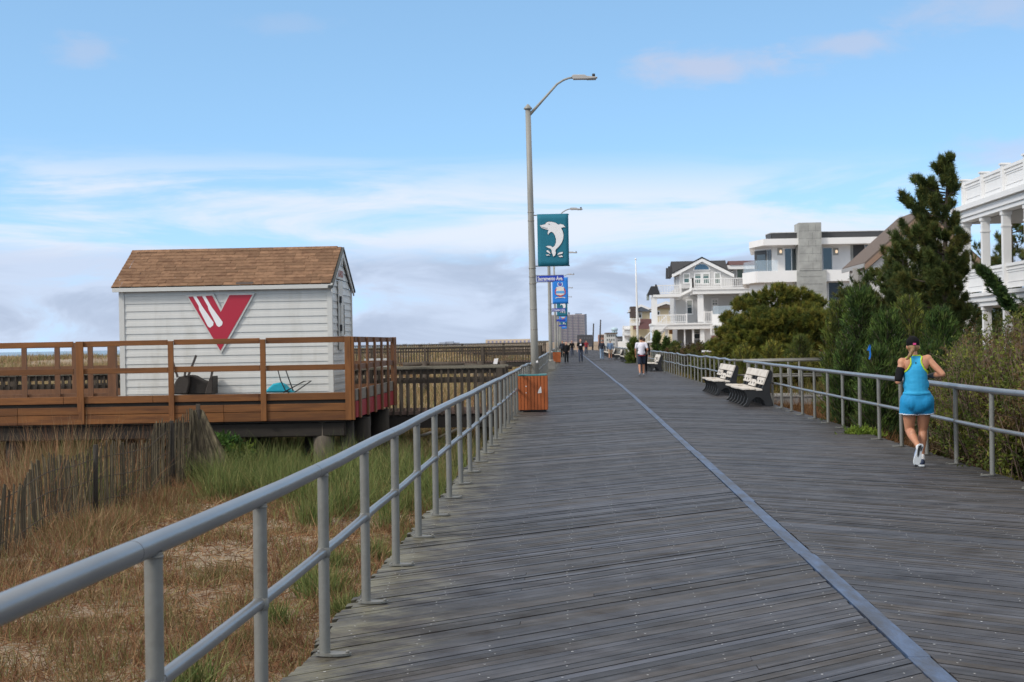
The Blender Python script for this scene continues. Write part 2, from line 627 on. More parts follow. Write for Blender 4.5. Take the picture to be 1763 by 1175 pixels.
def plank_mat(name, ang):
    m = bpy.data.materials.new(name)
    m.use_nodes = True
    t = m.node_tree
    L = t.links.new
    b = t.nodes['Principled BSDF']

    def nd(ty, **kw):
        n = t.nodes.new(ty)
        for k, v in kw.items():
            setattr(n, k, v)
        return n

    def mth(op, a, bb=None, c=None, clamp=False):
        n = nd('ShaderNodeMath', operation=op, use_clamp=clamp)
        for i, v in enumerate((a, bb, c)):
            if v is None:
                continue
            if isinstance(v, (int, float)):
                n.inputs[i].default_value = v
            else:
                L(v, n.inputs[i])
        return n.outputs[0]

    def rng(v, a, bb, c=0.0, d=1.0):
        n = nd('ShaderNodeMapRange')
        L(v, n.inputs['Value'])
        for k, q in (('From Min', a), ('From Max', bb), ('To Min', c), ('To Max', d)):
            n.inputs[k].default_value = q
        return n.outputs['Result']

    def noise(vec, s, d=5, r=.6):
        n = nd('ShaderNodeTexNoise')
        L(vec, n.inputs['Vector'])
        n.inputs['Scale'].default_value, n.inputs['Detail'].default_value, n.inputs['Roughness'].default_value = s, d, r
        return n.outputs['Fac']

    def mix(f, a, c):
        n = nd('ShaderNodeMix', data_type='RGBA')
        if isinstance(f, (int, float)):
            n.inputs[0].default_value = f
        else:
            L(f, n.inputs[0])
        for i, v in ((6, a), (7, c)):
            if isinstance(v, tuple):
                n.inputs[i].default_value = (*v, 1)
            else:
                L(v, n.inputs[i])
        return n.outputs[2]

    tc = nd('ShaderNodeTexCoord')
    obj = tc.outputs['Object']
    mp = nd('ShaderNodeMapping', vector_type='TEXTURE')
    mp.inputs['Rotation'].default_value = (0, 0, math.radians(ang))
    L(obj, mp.inputs[0])
    st = nd('ShaderNodeMapping')
    st.inputs['Scale'].default_value = (1.2, 34.0, 1.0)
    L(mp.outputs[0], st.inputs[0])
    geo = nd('ShaderNodeNewGeometry')
    ri = geo.outputs['Random Per Island']
    shift = nd('ShaderNodeVectorMath', operation='ADD')
    L(st.outputs[0], shift.inputs[0])
    sc = nd('ShaderNodeCombineXYZ')
    L(mth('MULTIPLY', ri, 37.0), sc.inputs[0])
    L(mth('MULTIPLY', ri, 91.0), sc.inputs[2])
    L(sc.outputs[0], shift.inputs[1])
    grain = noise(shift.outputs[0], 1.0, 6, .65)
    big = noise(obj, .55, 4, .6)
    blot = noise(obj, 2.6, 6, .65)
    r2 = mth('FRACT', mth('MULTIPLY', ri, 17.31))
    tone = mix(rng(r2, .1, .9), (.055, .048, .044), (.051, .053, .064))
    tone = mix(rng(mth('FRACT', mth('MULTIPLY', ri, 53.7)), .80, .95), tone, (.062, .066, .082))
    val = mth('MULTIPLY', rng(ri, 0, 1, .76, 1.24), rng(grain, .28, .72, .58, 1.42))
    val = mth('MULTIPLY', val, rng(big, .3, .7, .78, 1.22))
    # dark lines along the board edges, marking the joints between boards
    sy = nd('ShaderNodeSeparateXYZ')
    L(obj, sy.inputs[0])
    ph = mth('ADD', sy.outputs[1], mth('MULTIPLY', sy.outputs[0], -1.0 if ang > 0 else 1.0))
    ph = mth('FRACT', mth('DIVIDE', mth('ADD', ph, (8.0 + XC if ang > 0 else 8.0 - XC) + PITCH_Y * 40.5), PITCH_Y))
    ed = mth('ABSOLUTE', mth('SUBTRACT', ph, .5))
    ed = mth('ADD', ed, mth('MULTIPLY', mth('SUBTRACT', blot, .5), .10))
    ed = mth('MULTIPLY', rng(ed, .37, .47), rng(sy.outputs[1], 50, 60, 1.0, 0.0))
    val = mth('MULTIPLY', val, mth('MULTIPLY_ADD', ed, -.55, 1.0))
    vs = nd('ShaderNodeVectorMath', operation='SCALE')
    L(tone, vs.inputs[0])
    L(val, vs.inputs['Scale'])
    col = vs.outputs[0]
    # pale blue-grey streaks along the boards: wet sky reflection put into the colour
    col = mix(mth('MULTIPLY', rng(mth('MULTIPLY_ADD', grain, .6, mth('MULTIPLY', blot, .4)), .53, .68), .55), col, (.125, .138, .178))
    # dry lichen along the seaward edge and a little on the landward edge
    sx = nd('ShaderNodeSeparateXYZ')
    L(obj, sx.inputs[0])
    edge = rng(sx.outputs[0], XL + .05, XL + 1.0, 1.0, 0.0)
    lsel = noise(shift.outputs[0], 1.6, 8, .8)
    lm = mth('ADD', mth('MULTIPLY', blot, .40), mth('MULTIPLY', lsel, .60))
    lm = rng(mth('ADD', lm, mth('MULTIPLY', edge, .17)), .60, .72)
    lm = mth('MULTIPLY', lm, rng(edge, .0, .35))
    edge2 = mth('ADD', edge, rng(sx.outputs[0], XR - .9, XR, 0.0, .8), clamp=True)
    col = mix(mth('MULTIPLY', edge2, .30), col, (.070, .064, .052))
    col = mix(mth('MULTIPLY', lm, .60), col, (.235, .22, .14))
    L(col, b.inputs['Base Color'])
    L(rng(grain, .3, .7, .40, .60), b.inputs['Roughness'])
    L(mth('MULTIPLY', rng(blot, .35, .65, .03, .22), rng(grain, .35, .65, .5, 1.5)), b.inputs['Specular IOR Level'])
    bp = nd('ShaderNodeBump')
    bp.inputs['Strength'].default_value = .5
    bp.inputs['Distance'].default_value = .004
    L(grain, bp.inputs['Height'])
    L(bp.outputs[0], b.inputs['Normal'])
    return m


pm_l, pm_r = plank_mat('weathered_planks', 45), plank_mat('weathered_planks_opposite', -45)
nail_m = mat('nail_steel', (.62, .62, .62), rough=.45, metal=.3, var=.5, scale=30)
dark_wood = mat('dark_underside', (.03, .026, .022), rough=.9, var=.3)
dk = MB()
nl = MB()
hw = (PITCH_Y - .0075) / 2
rb = random.Random(3)
strip_l, strip_r = XC - .058, XC + .058
c = -8.0
joists_l = [XL + .16 + .406 * i for i in range(8)]
joists_r = [strip_r + .10 + .406 * i for i in range(8)]
while c < 330.0:
    for side in (0, 1):
        if side == 0:
            xa, xb, s = XL + rb.uniform(-.035, .03), strip_l - rb.uniform(.0, .012), 1.0
            y_at = lambda x: c + (x - XC)
        else:
            xa, xb, s = strip_r + rb.uniform(0, .012), XR + rb.uniform(-.03, .035), -1.0
            y_at = lambda x: c - (x - XC)
        dk.cur = side
        z = rb.uniform(-.0014, .0014)
        za, zb = z + rb.uniform(-.0012, .0012), z + rb.uniform(-.0012, .0012)
        w1, w2 = hw + rb.uniform(-.0025, .002), hw + rb.uniform(-.0025, .002)
        tw = rb.uniform(-.0012, .0012)
        bx = bend(c)
        # some boards are butted from two lengths
        cuts = [xa, xb]
        if rb.random() < .22:
            cuts = [xa, xa + (xb - xa) * rb.choice((.35, .5, .62, .75)), xb]
        for q in range(len(cuts) - 1):
            u, v = cuts[q] + (.003 if q else 0), cuts[q + 1]
            zz = rb.uniform(-.0012, .0012) if len(cuts) > 2 else 0
            vs = []
            for zt in (0, -.038):
                vs += [(u + bx, y_at(u) - w1, za + tw + zt + zz), (v + bx, y_at(v) - w2, zb + tw + zt + zz),
                       (v + bx, y_at(v) + w2, zb - tw + zt + zz), (u + bx, y_at(u) + w1, za - tw + zt + zz)]
            dk.add(vs, [(0, 1, 2, 3), (0, 4, 5, 1), (2, 6, 7, 3), (0, 3, 7, 4), (1, 5, 6, 2)])
        if -2 < c < 46:
            for jx in (joists_l if side == 0 else joists_r):
                if xa + .03 < jx < xb - .03 and rb.random() < .72:
                    x = jx + rb.uniform(-.03, .03)
                    y = y_at(x) + rb.uniform(-.02, .02)
                    r = rb.uniform(.005, .0072)
                    zt = .0040
                    nl.add([(x + r * math.cos(k * math.pi / 3), y + r * math.sin(k * math.pi / 3), zt) for k in range(6)], [tuple(range(6))])
    c += PITCH_Y
boardwalk = dk.build('boardwalk', [pm_l, pm_r])
tag(boardwalk, kind='structure')
nails = nl.build('nail_head', nail_m, boardwalk)
nails['kind'] = 'stuff'
# worn blue-grey centre board
cs = MB()
y = 1.5
while y < 330:
    ln = rb.choice((3.66, 4.27, 4.88))
    za = .004 + rb.uniform(-.001, .003)
    jx = rb.uniform(-.006, .006)
    cs.box(strip_l + jx + .003 + bend(y), strip_r + jx - .003 + bend(y), y, y + ln - .012, -.034, za)
    y += ln
cstrip = cs.build('centre_board', mat('centre_board_wood', (.062, .102, .19), rough=.5, spec=.35, var=.4, scale=3.0, stretch=(5, 1, 1),
                                       second=(.040, .050, .075), sec_at=(.44, .62), bump=.3, bscale=18), boardwalk)
ub = MB()
ub.box(XL + .05, XR - .05, -8, 330, -.40, -.075)  # dark slab added under the boards, standing for the shade in the gaps
y = -8
while y < 60:        # bearers just below the boards at the open edges
    for xe in (XL + .03, XR - .03):
        ub.box(xe - .04, xe + .04, y, y + 3.6, -.30, -.045)
    y += 3.62
ub.build('bearers_and_underlay', dark_wood, boardwalk)
for y in np.arange(0, 60, 3.66):
    pass

# ------------------------------------------------------------------ metal railings
steel = mat('painted_steel', (.185, .183, .168), rough=.45, metal=.15, spec=.55, var=.10, scale=7, bump=.18, bscale=35,
            second=(.115, .110, .094), sec_at=(.50, .74))
steel_top = mat('rubbed_steel', (.205, .21, .215), rough=.30, metal=.45, spec=.6, var=.16, scale=6, stretch=(1, .3, 1), bump=.08, bscale=30,
                second=(.165, .168, .172), sec_at=(.5, .72))
groove = mat('dark_joint_band', (.10, .10, .10), rough=.7)  # thin dark band round each pipe joint
TOP_Z, MID_Z = .985, .545


def rail_line(x, ya, yb, step, wob=0.0, sd=1):
    r = random.Random(sd)
    n = max(2, int((yb - ya) / step) + 1)
    pts = []
    for i in range(n + 1):
        y = ya + (yb - ya) * i / n
        pts.append(Vector((x + bend(y) + r.uniform(-wob, wob) * .6, y, r.uniform(-wob, wob) + (.012 * max(0.0, 8.1 - y) if x < 0 else 0))))
    return pts


def railing(name, label, x, ya, yb, pitch, phase, wob=0.0, flange_side=1, detail=True, mid_to=None, group=None):
    th = thing(name, label, 'railing', (x + bend(ya), ya, 0), group)
    pts = rail_line(x, ya, yb, pitch, wob, int(ya * 7 + x * 3))
    top = MB()
    if len(pts) > 1:
        top.path([p + Vector((0, 0, TOP_Z)) for p in pts], .0365, 16 if detail else 8)
        top.ell(pts[0] + Vector((0, 0, TOP_Z)), .0365, 10, 6).ell(pts[-1] + Vector((0, 0, TOP_Z)), .0365, 10, 6)
    t_o = top.build('top_rail', steel_top, th)
    mid = MB()
    mp_ = [p + Vector((0, 0, MID_Z)) for p in pts if mid_to is None or p.y <= mid_to]
    mid.path(mp_, .026, 12 if detail else 6)
    mid.ell(mp_[-1], .028, 8, 5)
    mid.build('mid_rail', steel_top, th)
    if detail:
        yy = ya + .9
        k = 0
        while yy < min(yb, 40):
            f = (yy - ya) / (yb - ya)
            xx = x + bend(yy)
            q = f * (len(pts) - 1)
            i = min(int(q), len(pts) - 2)
            zz = pts[i].z + (pts[i + 1].z - pts[i].z) * (q - i)
            xx = pts[i].x + (pts[i + 1].x - pts[i].x) * (q - i)
            MB().tube((xx, yy, TOP_Z + zz), (xx, yy + .004, TOP_Z + zz), .0369, n=16).build('joint', groove, t_o)
            if k % 2:
                MB().tube((xx, yy + .3, MID_Z + zz), (xx, yy + .304, MID_Z + zz), .0264, n=12).build('joint', groove, t_o)
            yy += pitch * 2
            k += 1
    # posts
    proto = None
    ys = np.arange(phase, yb + .01, pitch)
    ys = ys[ys >= ya - .01]
    for k, y in enumerate(ys):
        q = (y - ya) / (yb - ya) * (len(pts) - 1)
        i = min(max(int(q), 0), len(pts) - 2)
        p = pts[i].lerp(pts[i + 1], q - i)
        if proto is None or (k < 16 and detail and k % 4 == 0):
            m = MB()
            m.tube((0, 0, .012), (0, 0, TOP_Z - .02), .0295, n=16 if detail else 8, cap=False)
            m.ell((0, 0, MID_Z), (.037, .037, .045), 12, 7).ell((0, 0, TOP_Z - .036), (.034, .034, .011), 12, 5)
            proto = m.build('post', steel)
            proto.parent = th
            fl = MB()
            fl.prism([(flange_side * (.045 + .095 * math.cos(a)), .052 * math.sin(a), .006) for a in np.linspace(0, 2 * math.pi, 20, endpoint=False)], (0, 0, .012))
            for bx_ in (-.03, .12):
                fl.tube((flange_side * bx_, .0, .018), (flange_side * bx_, 0, .030), .011, n=6)
            fo = fl.build('flange', steel)
            fo.parent = proto
            ob = proto
        else:
            ob = copy_tree(proto, th)
        ob.location = (p.x - ORIGIN[th.name].x, y - ORIGIN[th.name].y, 0)
        ob.scale.z = (TOP_Z + p.z) / TOP_Z
        ob.rotation_euler = (rb.uniform(-.006, .006), rb.uniform(-.009, .009), rb.uniform(-.08, .08))
    return th


railing('metal_railing', 'long grey pipe railing along the seaward plank edge from the camera to the litter bin',
        RAIL_L, .6, 42.2, 1.83, 1.74, wob=.006, mid_to=41.9)
railing('metal_railing', 'grey pipe railing behind the litter bin, between it and the second lamp post', RAIL_L, 43.4, 98.0, 1.83, 43.6, wob=.03, detail=False)
railing('metal_railing', 'farthest grey seaward pipe railing, beyond the second lamp post', RAIL_L, 99.5, 262.0, 1.83, 99.7, wob=.03, detail=False)
railing('metal_railing', 'grey pipe railing behind the runner on the landward edge, ending beside the nearest bench', RAIL_R, 3.3, 48.8, 1.83, 3.58, wob=.006, flange_side=-1)
railing('metal_railing', 'grey landward pipe railing from the side ramp on past the man in a white shirt', RAIL_R, 51.5, 118.0, 1.83, 51.7, wob=.03, flange_side=-1, detail=False)
railing('metal_railing', 'farthest grey landward pipe railing behind the long row of benches', RAIL_R, 119.5, 262.0, 1.83, 119.7, wob=.03, flange_side=-1, detail=False)

# side ramp with its two handrails
rampm = mat('grey_ramp_wood', (.20, .19, .18), rough=.8, var=.25, scale=3, stretch=(1, 6, 1))
rp = MB()
for k in range(22):
    rp.box(XR + .03 + k * .145, XR + .03 + k * .145 + .137, 48.9, 51.4, -.04, -.003)
rp.box(XR + .05, XR + 3.2, 48.93, 49.03, -.26, -.045).box(XR + .05, XR + 3.2, 51.27, 51.37, -.26, -.045)
ramp = rp.build('side_ramp', rampm)
tag(ramp, kind='structure')
for (yr, lab) in ((48.95, 'short grey handrail on the near side of the side ramp behind the nearest bench'), (51.45, 'short grey handrail on the far side of the side ramp')):
    th = thing('handrail', lab, 'handrail', (RAIL_R, yr, 0), 'handrails of the side ramp')
    MB().tube((RAIL_R, yr, TOP_Z), (RAIL_R + 2.75, yr, TOP_Z), .0365, n=10).build('top_rail', steel, th)
    MB().tube((RAIL_R, yr, MID_Z), (RAIL_R + 2.75, yr, MID_Z), .026, n=8).build('mid_rail', steel, th)
    for xx in (.35, 1.55, 2.72):
        MB().tube((RAIL_R + xx, yr, -.2), (RAIL_R + xx, yr, TOP_Z), .03, n=10).build('post', steel, th)

# ------------------------------------------------------------------ lamp posts with banners and street signs
pole_m = mat('lamp_pole_paint', (.30, .295, .27), rough=.55, metal=.1, var=.12, scale=3, stretch=(2, 2, .5), second=(.23, .22, .20), sec_at=(.5, .7))
head_m = mat('lamp_head_paint', (.42, .40, .38), rough=.5, var=.06)
black_m = mat('black_plastic', (.02, .02, .022), rough=.5, var=.1)
teal_m = mat('teal_cloth', lin(22, 108, 130), rough=.75, var=.08, scale=2)
bluecloth_m = mat('light_blue_cloth', lin(38, 128, 215), rough=.75, var=.06, scale=2)
white_m = mat('white_print', (.78, .77, .78), rough=.7, var=.03)
navy_m = mat('dark_outline_print', (.015, .03, .05), rough=.7)
red_m = mat('red_print', (.50, .03, .045), rough=.6, var=.05)
sign_m = mat('street_sign_blue', (.012, .045, .42), rough=.4, var=.04)
violet_m = mat('violet_print', (.22, .06, .25), rough=.7)

Z5 = lambda pts: [((x - 528) / 395.0, (552 - y) / 395.0) for x, y in pts]
DOLPHIN = Z5([(365, 365), (400, 358), (432, 352), (440, 335), (465, 322), (510, 322), (560, 335), (598, 360), (620, 352), (660, 362), (684, 392),
              (645, 396), (632, 406), (650, 440), (660, 490), (655, 540), (635, 590), (600, 635), (563, 668), (554, 690), (560, 715), (550, 745), (525, 762), (520, 738),
              (508, 712), (507, 682), (498, 666), (460, 647), (435, 635), (460, 624), (500, 629), (520, 645), (545, 628), (562, 590), (565, 545), (555, 500),
              (535, 465), (515, 448), (495, 452), (478, 465), (468, 485), (460, 470), (465, 440), (475, 425), (440, 415), (400, 402), (378, 388)])
DROPS = [Z5(p) for p in ([(440, 685), (462, 680), (485, 705), (492, 728), (470, 715), (445, 700)], [(435, 735), (470, 735), (485, 745), (440, 748)],
                         [(575, 742), (600, 712), (648, 705), (645, 725), (605, 735)], [(588, 755), (640, 750), (645, 770), (605, 768)])]


def grow(poly, d):
    out = []
    n = len(poly)
    area = sum(poly[i][0] * poly[(i + 1) % n][1] - poly[(i + 1) % n][0] * poly[i][1] for i in range(n))
    sg = 1 if area > 0 else -1
    for i in range(n):
        a, b, cc = Vector(poly[i - 1]), Vector(poly[i]), Vector(poly[(i + 1) % n])
        e1, e2 = (b - a).normalized(), (cc - b).normalized()
        nn = Vector((e1.y, -e1.x)) + Vector((e2.y, -e2.x))
        nn = nn.normalized() if nn.length > 1e-6 else Vector((e1.y, -e1.x))
        out.append(tuple(b + nn * d * sg))
    return out


def lamp(x, y, banner, sign, label, lean=0.0, detail=True):
    th = thing('street_lamp', label, 'street lamp', (x, y, 0), 'lamp posts along the seaward railing')
    n = 20 if detail else 10
    H = 8.62
    pts = [(x - lean * z, y, z) for z in (.0, 2, 4, 6, H - .1)]
    pole = MB().path(pts, [.125, .108, .097, .087, .078], n).build('pole', pole_m, th)
    MB().box(x - .26, x + .26, y - .26, y + .26, 0, .48).build('plinth', mat('lamp_plinth', (.20, .195, .18), rough=.8, var=.2), th, bevel=.02)
    MB().tube((x, y, .481), (x, y, .60), .16, .13, n=n).build('base', pole_m, th)
    tx = x - lean * H
    MB().path([(tx, y, H - .12), (tx, y, H - .09), (tx, y, H + .03)], [.12, .125, .02], n).build('pole_cap', pole_m, th)
    a0 = Vector((tx + .05, y, H - .28))
    arm = [a0, a0 + Vector((.45, 0, .48)), a0 + Vector((.82, 0, .88)), a0 + Vector((1.02, 0, 1.00)), a0 + Vector((1.17, 0, 1.05)), a0 + Vector((1.30, 0, 1.06))]
    MB().path(arm, [.045, .036, .032, .03, .03, .03], 12).build('arm', pole_m, th)
    h0 = arm[-1]
    hd = MB()
    prof = [(-.05, .04), (.0, .075), (.33, .07), (.40, .03), (.70, -.005), (.72, -.02), (.64, -.045), (.4, -.06), (.0, -.055)]
    hd.prism([(h0.x + px, y - .12, h0.z + pz) for px, pz in prof], (0, .24, 0))
    head = hd.build('lamp_head', head_m, th, bevel=.012)
    MB().box(h0.x + .40, h0.x + .67, y - .09, y + .09, h0.z - .075, h0.z - .05).build('lens', mat('lamp_lens', (.25, .25, .24), rough=.3), head)
    MB().tube((h0.x + .60, y, h0.z + .01), (h0.x + .60, y, h0.z + .10), .045, n=8).build('light_sensor', black_m, head)
    if detail:
        for z in (3.35, 3.55, 3.8, 5.2, 5.45, 2.6, 2.0):
            MB().tube((x - lean * z, y, z), (x - lean * z, y, z + .02), .112 if z < 4 else .10, n=n).build('steel_band', mat('band_steel', (.30, .28, .25), rough=.4, metal=.5), pole)
        MB().ell((x - .1 * lean + .06, y - .105, 1.05), (.035, .015, .04), 10, 6).build('sticker', white_m, pole)
    if banner:
        z0, z1 = (3.86, 5.40)
        bx0, bx1 = x + .17 - lean * 4, x + 1.09 - lean * 4
        for zz in (z0 + .01, z1 - .03):
            MB().tube((x - lean * 4, y, zz), (bx1 + .02, y, zz), .016, n=8).build('banner_arm', pole_m, th)
        bm_ = MB()
        nx_, nz_ = 8, 10
        vs, fs = [], []
        for j in range(nz_ + 1):
            for i in range(nx_ + 1):
                u, v = i / nx_, j / nz_
                vs.append((bx0 + (bx1 - bx0) * u, y - .02 + .012 * math.sin(v * 5 + u * 3) * math.sin(v * math.pi), z0 + (z1 - z0) * v))
        for j in range(nz_):
            for i in range(nx_):
                k = j * (nx_ + 1) + i
                fs.append((k, k + 1, k + nx_ + 2, k + nx_ + 1))
        bm_.add(vs, fs, True)
        ban = bm_.build('banner', teal_m if banner == 'dolphin' else bluecloth_m, th)
        so = ban.modifiers.new('cloth', 'SOLIDIFY')
        so.thickness = .006
        so.offset = 1
        cx, cz, sc_ = (bx0 + bx1) / 2, (z0 + z1) / 2, (bx1 - bx0)
        fy = y - .042

        def flat(m, poly, lift):
            m.prism([(cx + px * sc_, fy - lift, cz + pz * sc_) for px, pz in poly], (0, .003, 0))
        if banner == 'dolphin':
            o1, o2 = MB(), MB()
            for pl in [DOLPHIN] + DROPS:
                flat(o1, grow(pl, .012), 0)
                flat(o2, pl, .004)
            o1.build('outline', navy_m, ban)
            d = o2.build('dolphin_print', white_m, ban)
            e = MB()
            for pl in ([Z5([(470, 345), (488, 348), (492, 360), (478, 356)])] + [Z5([(372, 370), (400, 385), (440, 398), (470, 405), (440, 404), (400, 391)])]):
                flat(e, pl, .008)
            e.build('print_line', navy_m, d)
        else:
            def arc(a0, a1, r, w, cz_, cx_=0, n_=14, sq=1.0):
                A = [math.radians(a0 + (a1 - a0) * i / n_) for i in range(n_ + 1)]
                return [(cx_ + r * math.cos(a), cz_ + r * sq * math.sin(a)) for a in A] + [(cx_ + (r - w) * math.cos(a), cz_ + (r - w) * sq * math.sin(a)) for a in reversed(A)]
            w_, r_, v_, b_ = MB(), MB(), MB(), MB()
            flat(w_, arc(125, 415, .17, .035, .40), 0)
            flat(v_, [(0, .30), (.075, .38), (.07, .44), (.03, .45), (0, .43), (-.03, .45), (-.07, .44), (-.075, .38)], .004)
            flat(r_, [(-.24, .16), (-.30, .1), (-.34, -.02), (-.33, -.2), (-.27, -.26), (0, -.42), (.27, -.26), (.33, -.2), (.34, -.02), (.30, .1), (.24, .16)], 0)
            cr = MB()
            flat(cr, [(-.26, .2), (-.2, .24), (.2, .24), (.26, .2), (.22, .1), (.27, -.02), (-.27, -.02), (-.22, .1)], .004)
            flat(cr, [(-.27, -.18), (.27, -.18), (.25, -.25), (0, -.31), (-.25, -.25)], .004)
            flat(cr, [(-.35, -.50), (-.2, -.46), (.2, -.46), (.35, -.50), (.28, -.43), (.15, -.41), (-.15, -.41), (-.28, -.43)], .004)
            flat(b_, [(-.28, -.02), (.28, -.02), (.28, -.18), (-.28, -.18)], .006)
            w_.build('wreath_print', white_m, ban)
            v_.build('heart_print', violet_m, ban)
            r_.build('crest_edge_print', red_m, ban)
            cr.build('crest_print', mat('cream_print', (.72, .66, .60), rough=.7), ban)
            b_.build('crest_band_print', mat('mid_blue_print', (.10, .36, .72), rough=.7), ban)
    if sign:
        z = 3.50
        sx0 = x + .12 - lean * z
        sg = MB().box(sx0, sx0 + .80, y - .012, y + .012, z - .085, z + .085).build('street_sign', sign_m, th)
        MB().tube((x, y, z - .105), (sx0 + .5, y, z - .095), .012, n=6).tube((x, y, z + .1), (sx0 + .8, y, z + .095), .010, n=6).build('sign_bracket', pole_m, sg)
        if sign != 'blank':
            tm = MB()
            text_mb(tm, sign, (sx0 + .40, y - .0135, z), (1, 0, 0), (0, 0, 1), .115, width=.75, depth=.003)
            tm.build('lettering', white_m, sg)
    return th


lamp(-1.15, 51.0, 'dolphin', 'Sacramento Ave.', 'nearest tall grey lamp post, with a teal dolphin banner and a blue Sacramento Ave. sign', lean=.009)
lamp(-1.15 + bend(101.5), 101.5, 'crest', 'Princeton Ave.', 'second lamp post, with a light blue banner bearing a red edged crest', lean=.004)
lamp(-1.15 + bend(151), 151.0, 'dolphin', 'blank', 'third lamp post, its teal dolphin banner half hidden under the light blue one', lean=.004, detail=False)
lamp(-1.15 + bend(200), 200.0, 'crest', 'blank', 'fourth lamp post, its blue banner showing just below the second dolphin banner', lean=.004, detail=False)
lamp(-1.15 + bend(250), 250.0, 'dolphin', None, 'fifth lamp post, with a small teal banner low in the row', lean=.0, detail=False)
lamp(-1.15 + bend(300), 300.0, 'crest', None, 'last lamp post of the row, tiny, with a small blue banner', lean=.0, detail=False)

# ------------------------------------------------------------------ litter bins
bin_m = mat('orange_slats', lin(165, 88, 42), rough=.6, var=.12, scale=5, stretch=(4, 4, .6), island=.10)
lid_m = mat('teal_lid', lin(66, 126, 130), rough=.5, var=.08)


def litter_bin(x, y, w, h, label, detail=True):
    th = thing('litter_bin', label, 'litter bin', (x, y, 0), 'slatted litter bins on the seaward side')
    b = MB()
    n = 9
    for k in range(n):
        u0, u1 = -w / 2 + w * k / n + .005, -w / 2 + w * (k + 1) / n - .005
        b.box(x + u0, x + u1, y - w / 2, y - w / 2 + .03, .05, h - .03)
        b.box(x + u0, x + u1, y + w / 2 - .03, y + w / 2, .05, h - .03)
        b.box(x - w / 2, x - w / 2 + .03, y + u0 + .03, y + u1 - .03, .05, h - .03) if 0 < k < n - 1 else None
        b.box(x + w / 2 - .03, x + w / 2, y + u0 + .03, y + u1 - .03, .05, h - .03) if 0 < k < n - 1 else None
    b.build('slatted_box', bin_m, th, bevel=.006)
    MB().box(x - w / 2 + .035, x + w / 2 - .035, y - w / 2 + .035, y + w / 2 - .035, .02, h - .06).build('liner', black_m, th)
    l = MB()
    l.box(x - w / 2 + .02, x + w / 2 - .02, y - w / 2 + .02, y + w / 2 - .02, h - .028, h + .012)
    lid = l.build('lid', lid_m, th, bevel=.008)
    MB().tube((x, y, h + .0135), (x, y, h + .016), .15, n=20).build('opening', black_m, lid)
    for sx_ in (-1, 1):
        for sy_ in (-1, 1):
            MB().box(x + sx_ * (w / 2 - .09) - .04, x + sx_ * (w / 2 - .09) + .04, y + sy_ * (w / 2 - .09) - .04, y + sy_ * (w / 2 - .09) + .04, 0, .05).build('foot', black_m, th)
    if detail:
        for px_, pz_ in ((-.15, .60), (-.15, .45)):
            MB().ell((x + px_, y - w / 2 - .002, pz_), (.014, .006, .014), 8, 5).build('bolt', nail_m, th)
        k = MB()
        k.prism([(x + .12, y - w / 2 - .004, .44), (x + .21, y - w / 2 - .004, .445), (x + .20, y - w / 2 - .004, .60), (x + .175, y - w / 2 - .004, .57), (x + .14, y - w / 2 - .004, .51)], (0, .003, 0))
        k.build('sticker', white_m, th)


pb = P(914, 711, 40.4)
litter_bin(-.985, 40.75, .70, .87, 'orange brown slatted litter bin with teal lid at the foot of the nearest lamp post')
litter_bin(-1.05 + bend(135), 135.0, .72, .87, 'small distant orange litter bin beside the walking woman in black', detail=False)

# ------------------------------------------------------------------ benches
frame_m = mat('black_bench_frame', (.012, .013, .015), rough=.55, var=.3, scale=6)
board_m = mat('weathered_white_boards', (.54, .50, .45), rough=.7, var=.10, scale=5, stretch=(1, .5, 1), island=.10, second=(.33, .28, .23), sec_at=(.52, .72))
PROFILE = [(-.31, .385), (-.25, .30), (-.215, .2), (-.25, .09), (-.34, 0), (-.19, 0), (-.13, .12), (-.02, .21), (.08, .20), (.17, .12), (.21, 0), (.40, 0),
           (.345, .2), (.32, .40), (.365, .62), (.39, .80), (.345, .865), (.28, .84), (.19, .56), (.11, .40), (-.05, .375)]


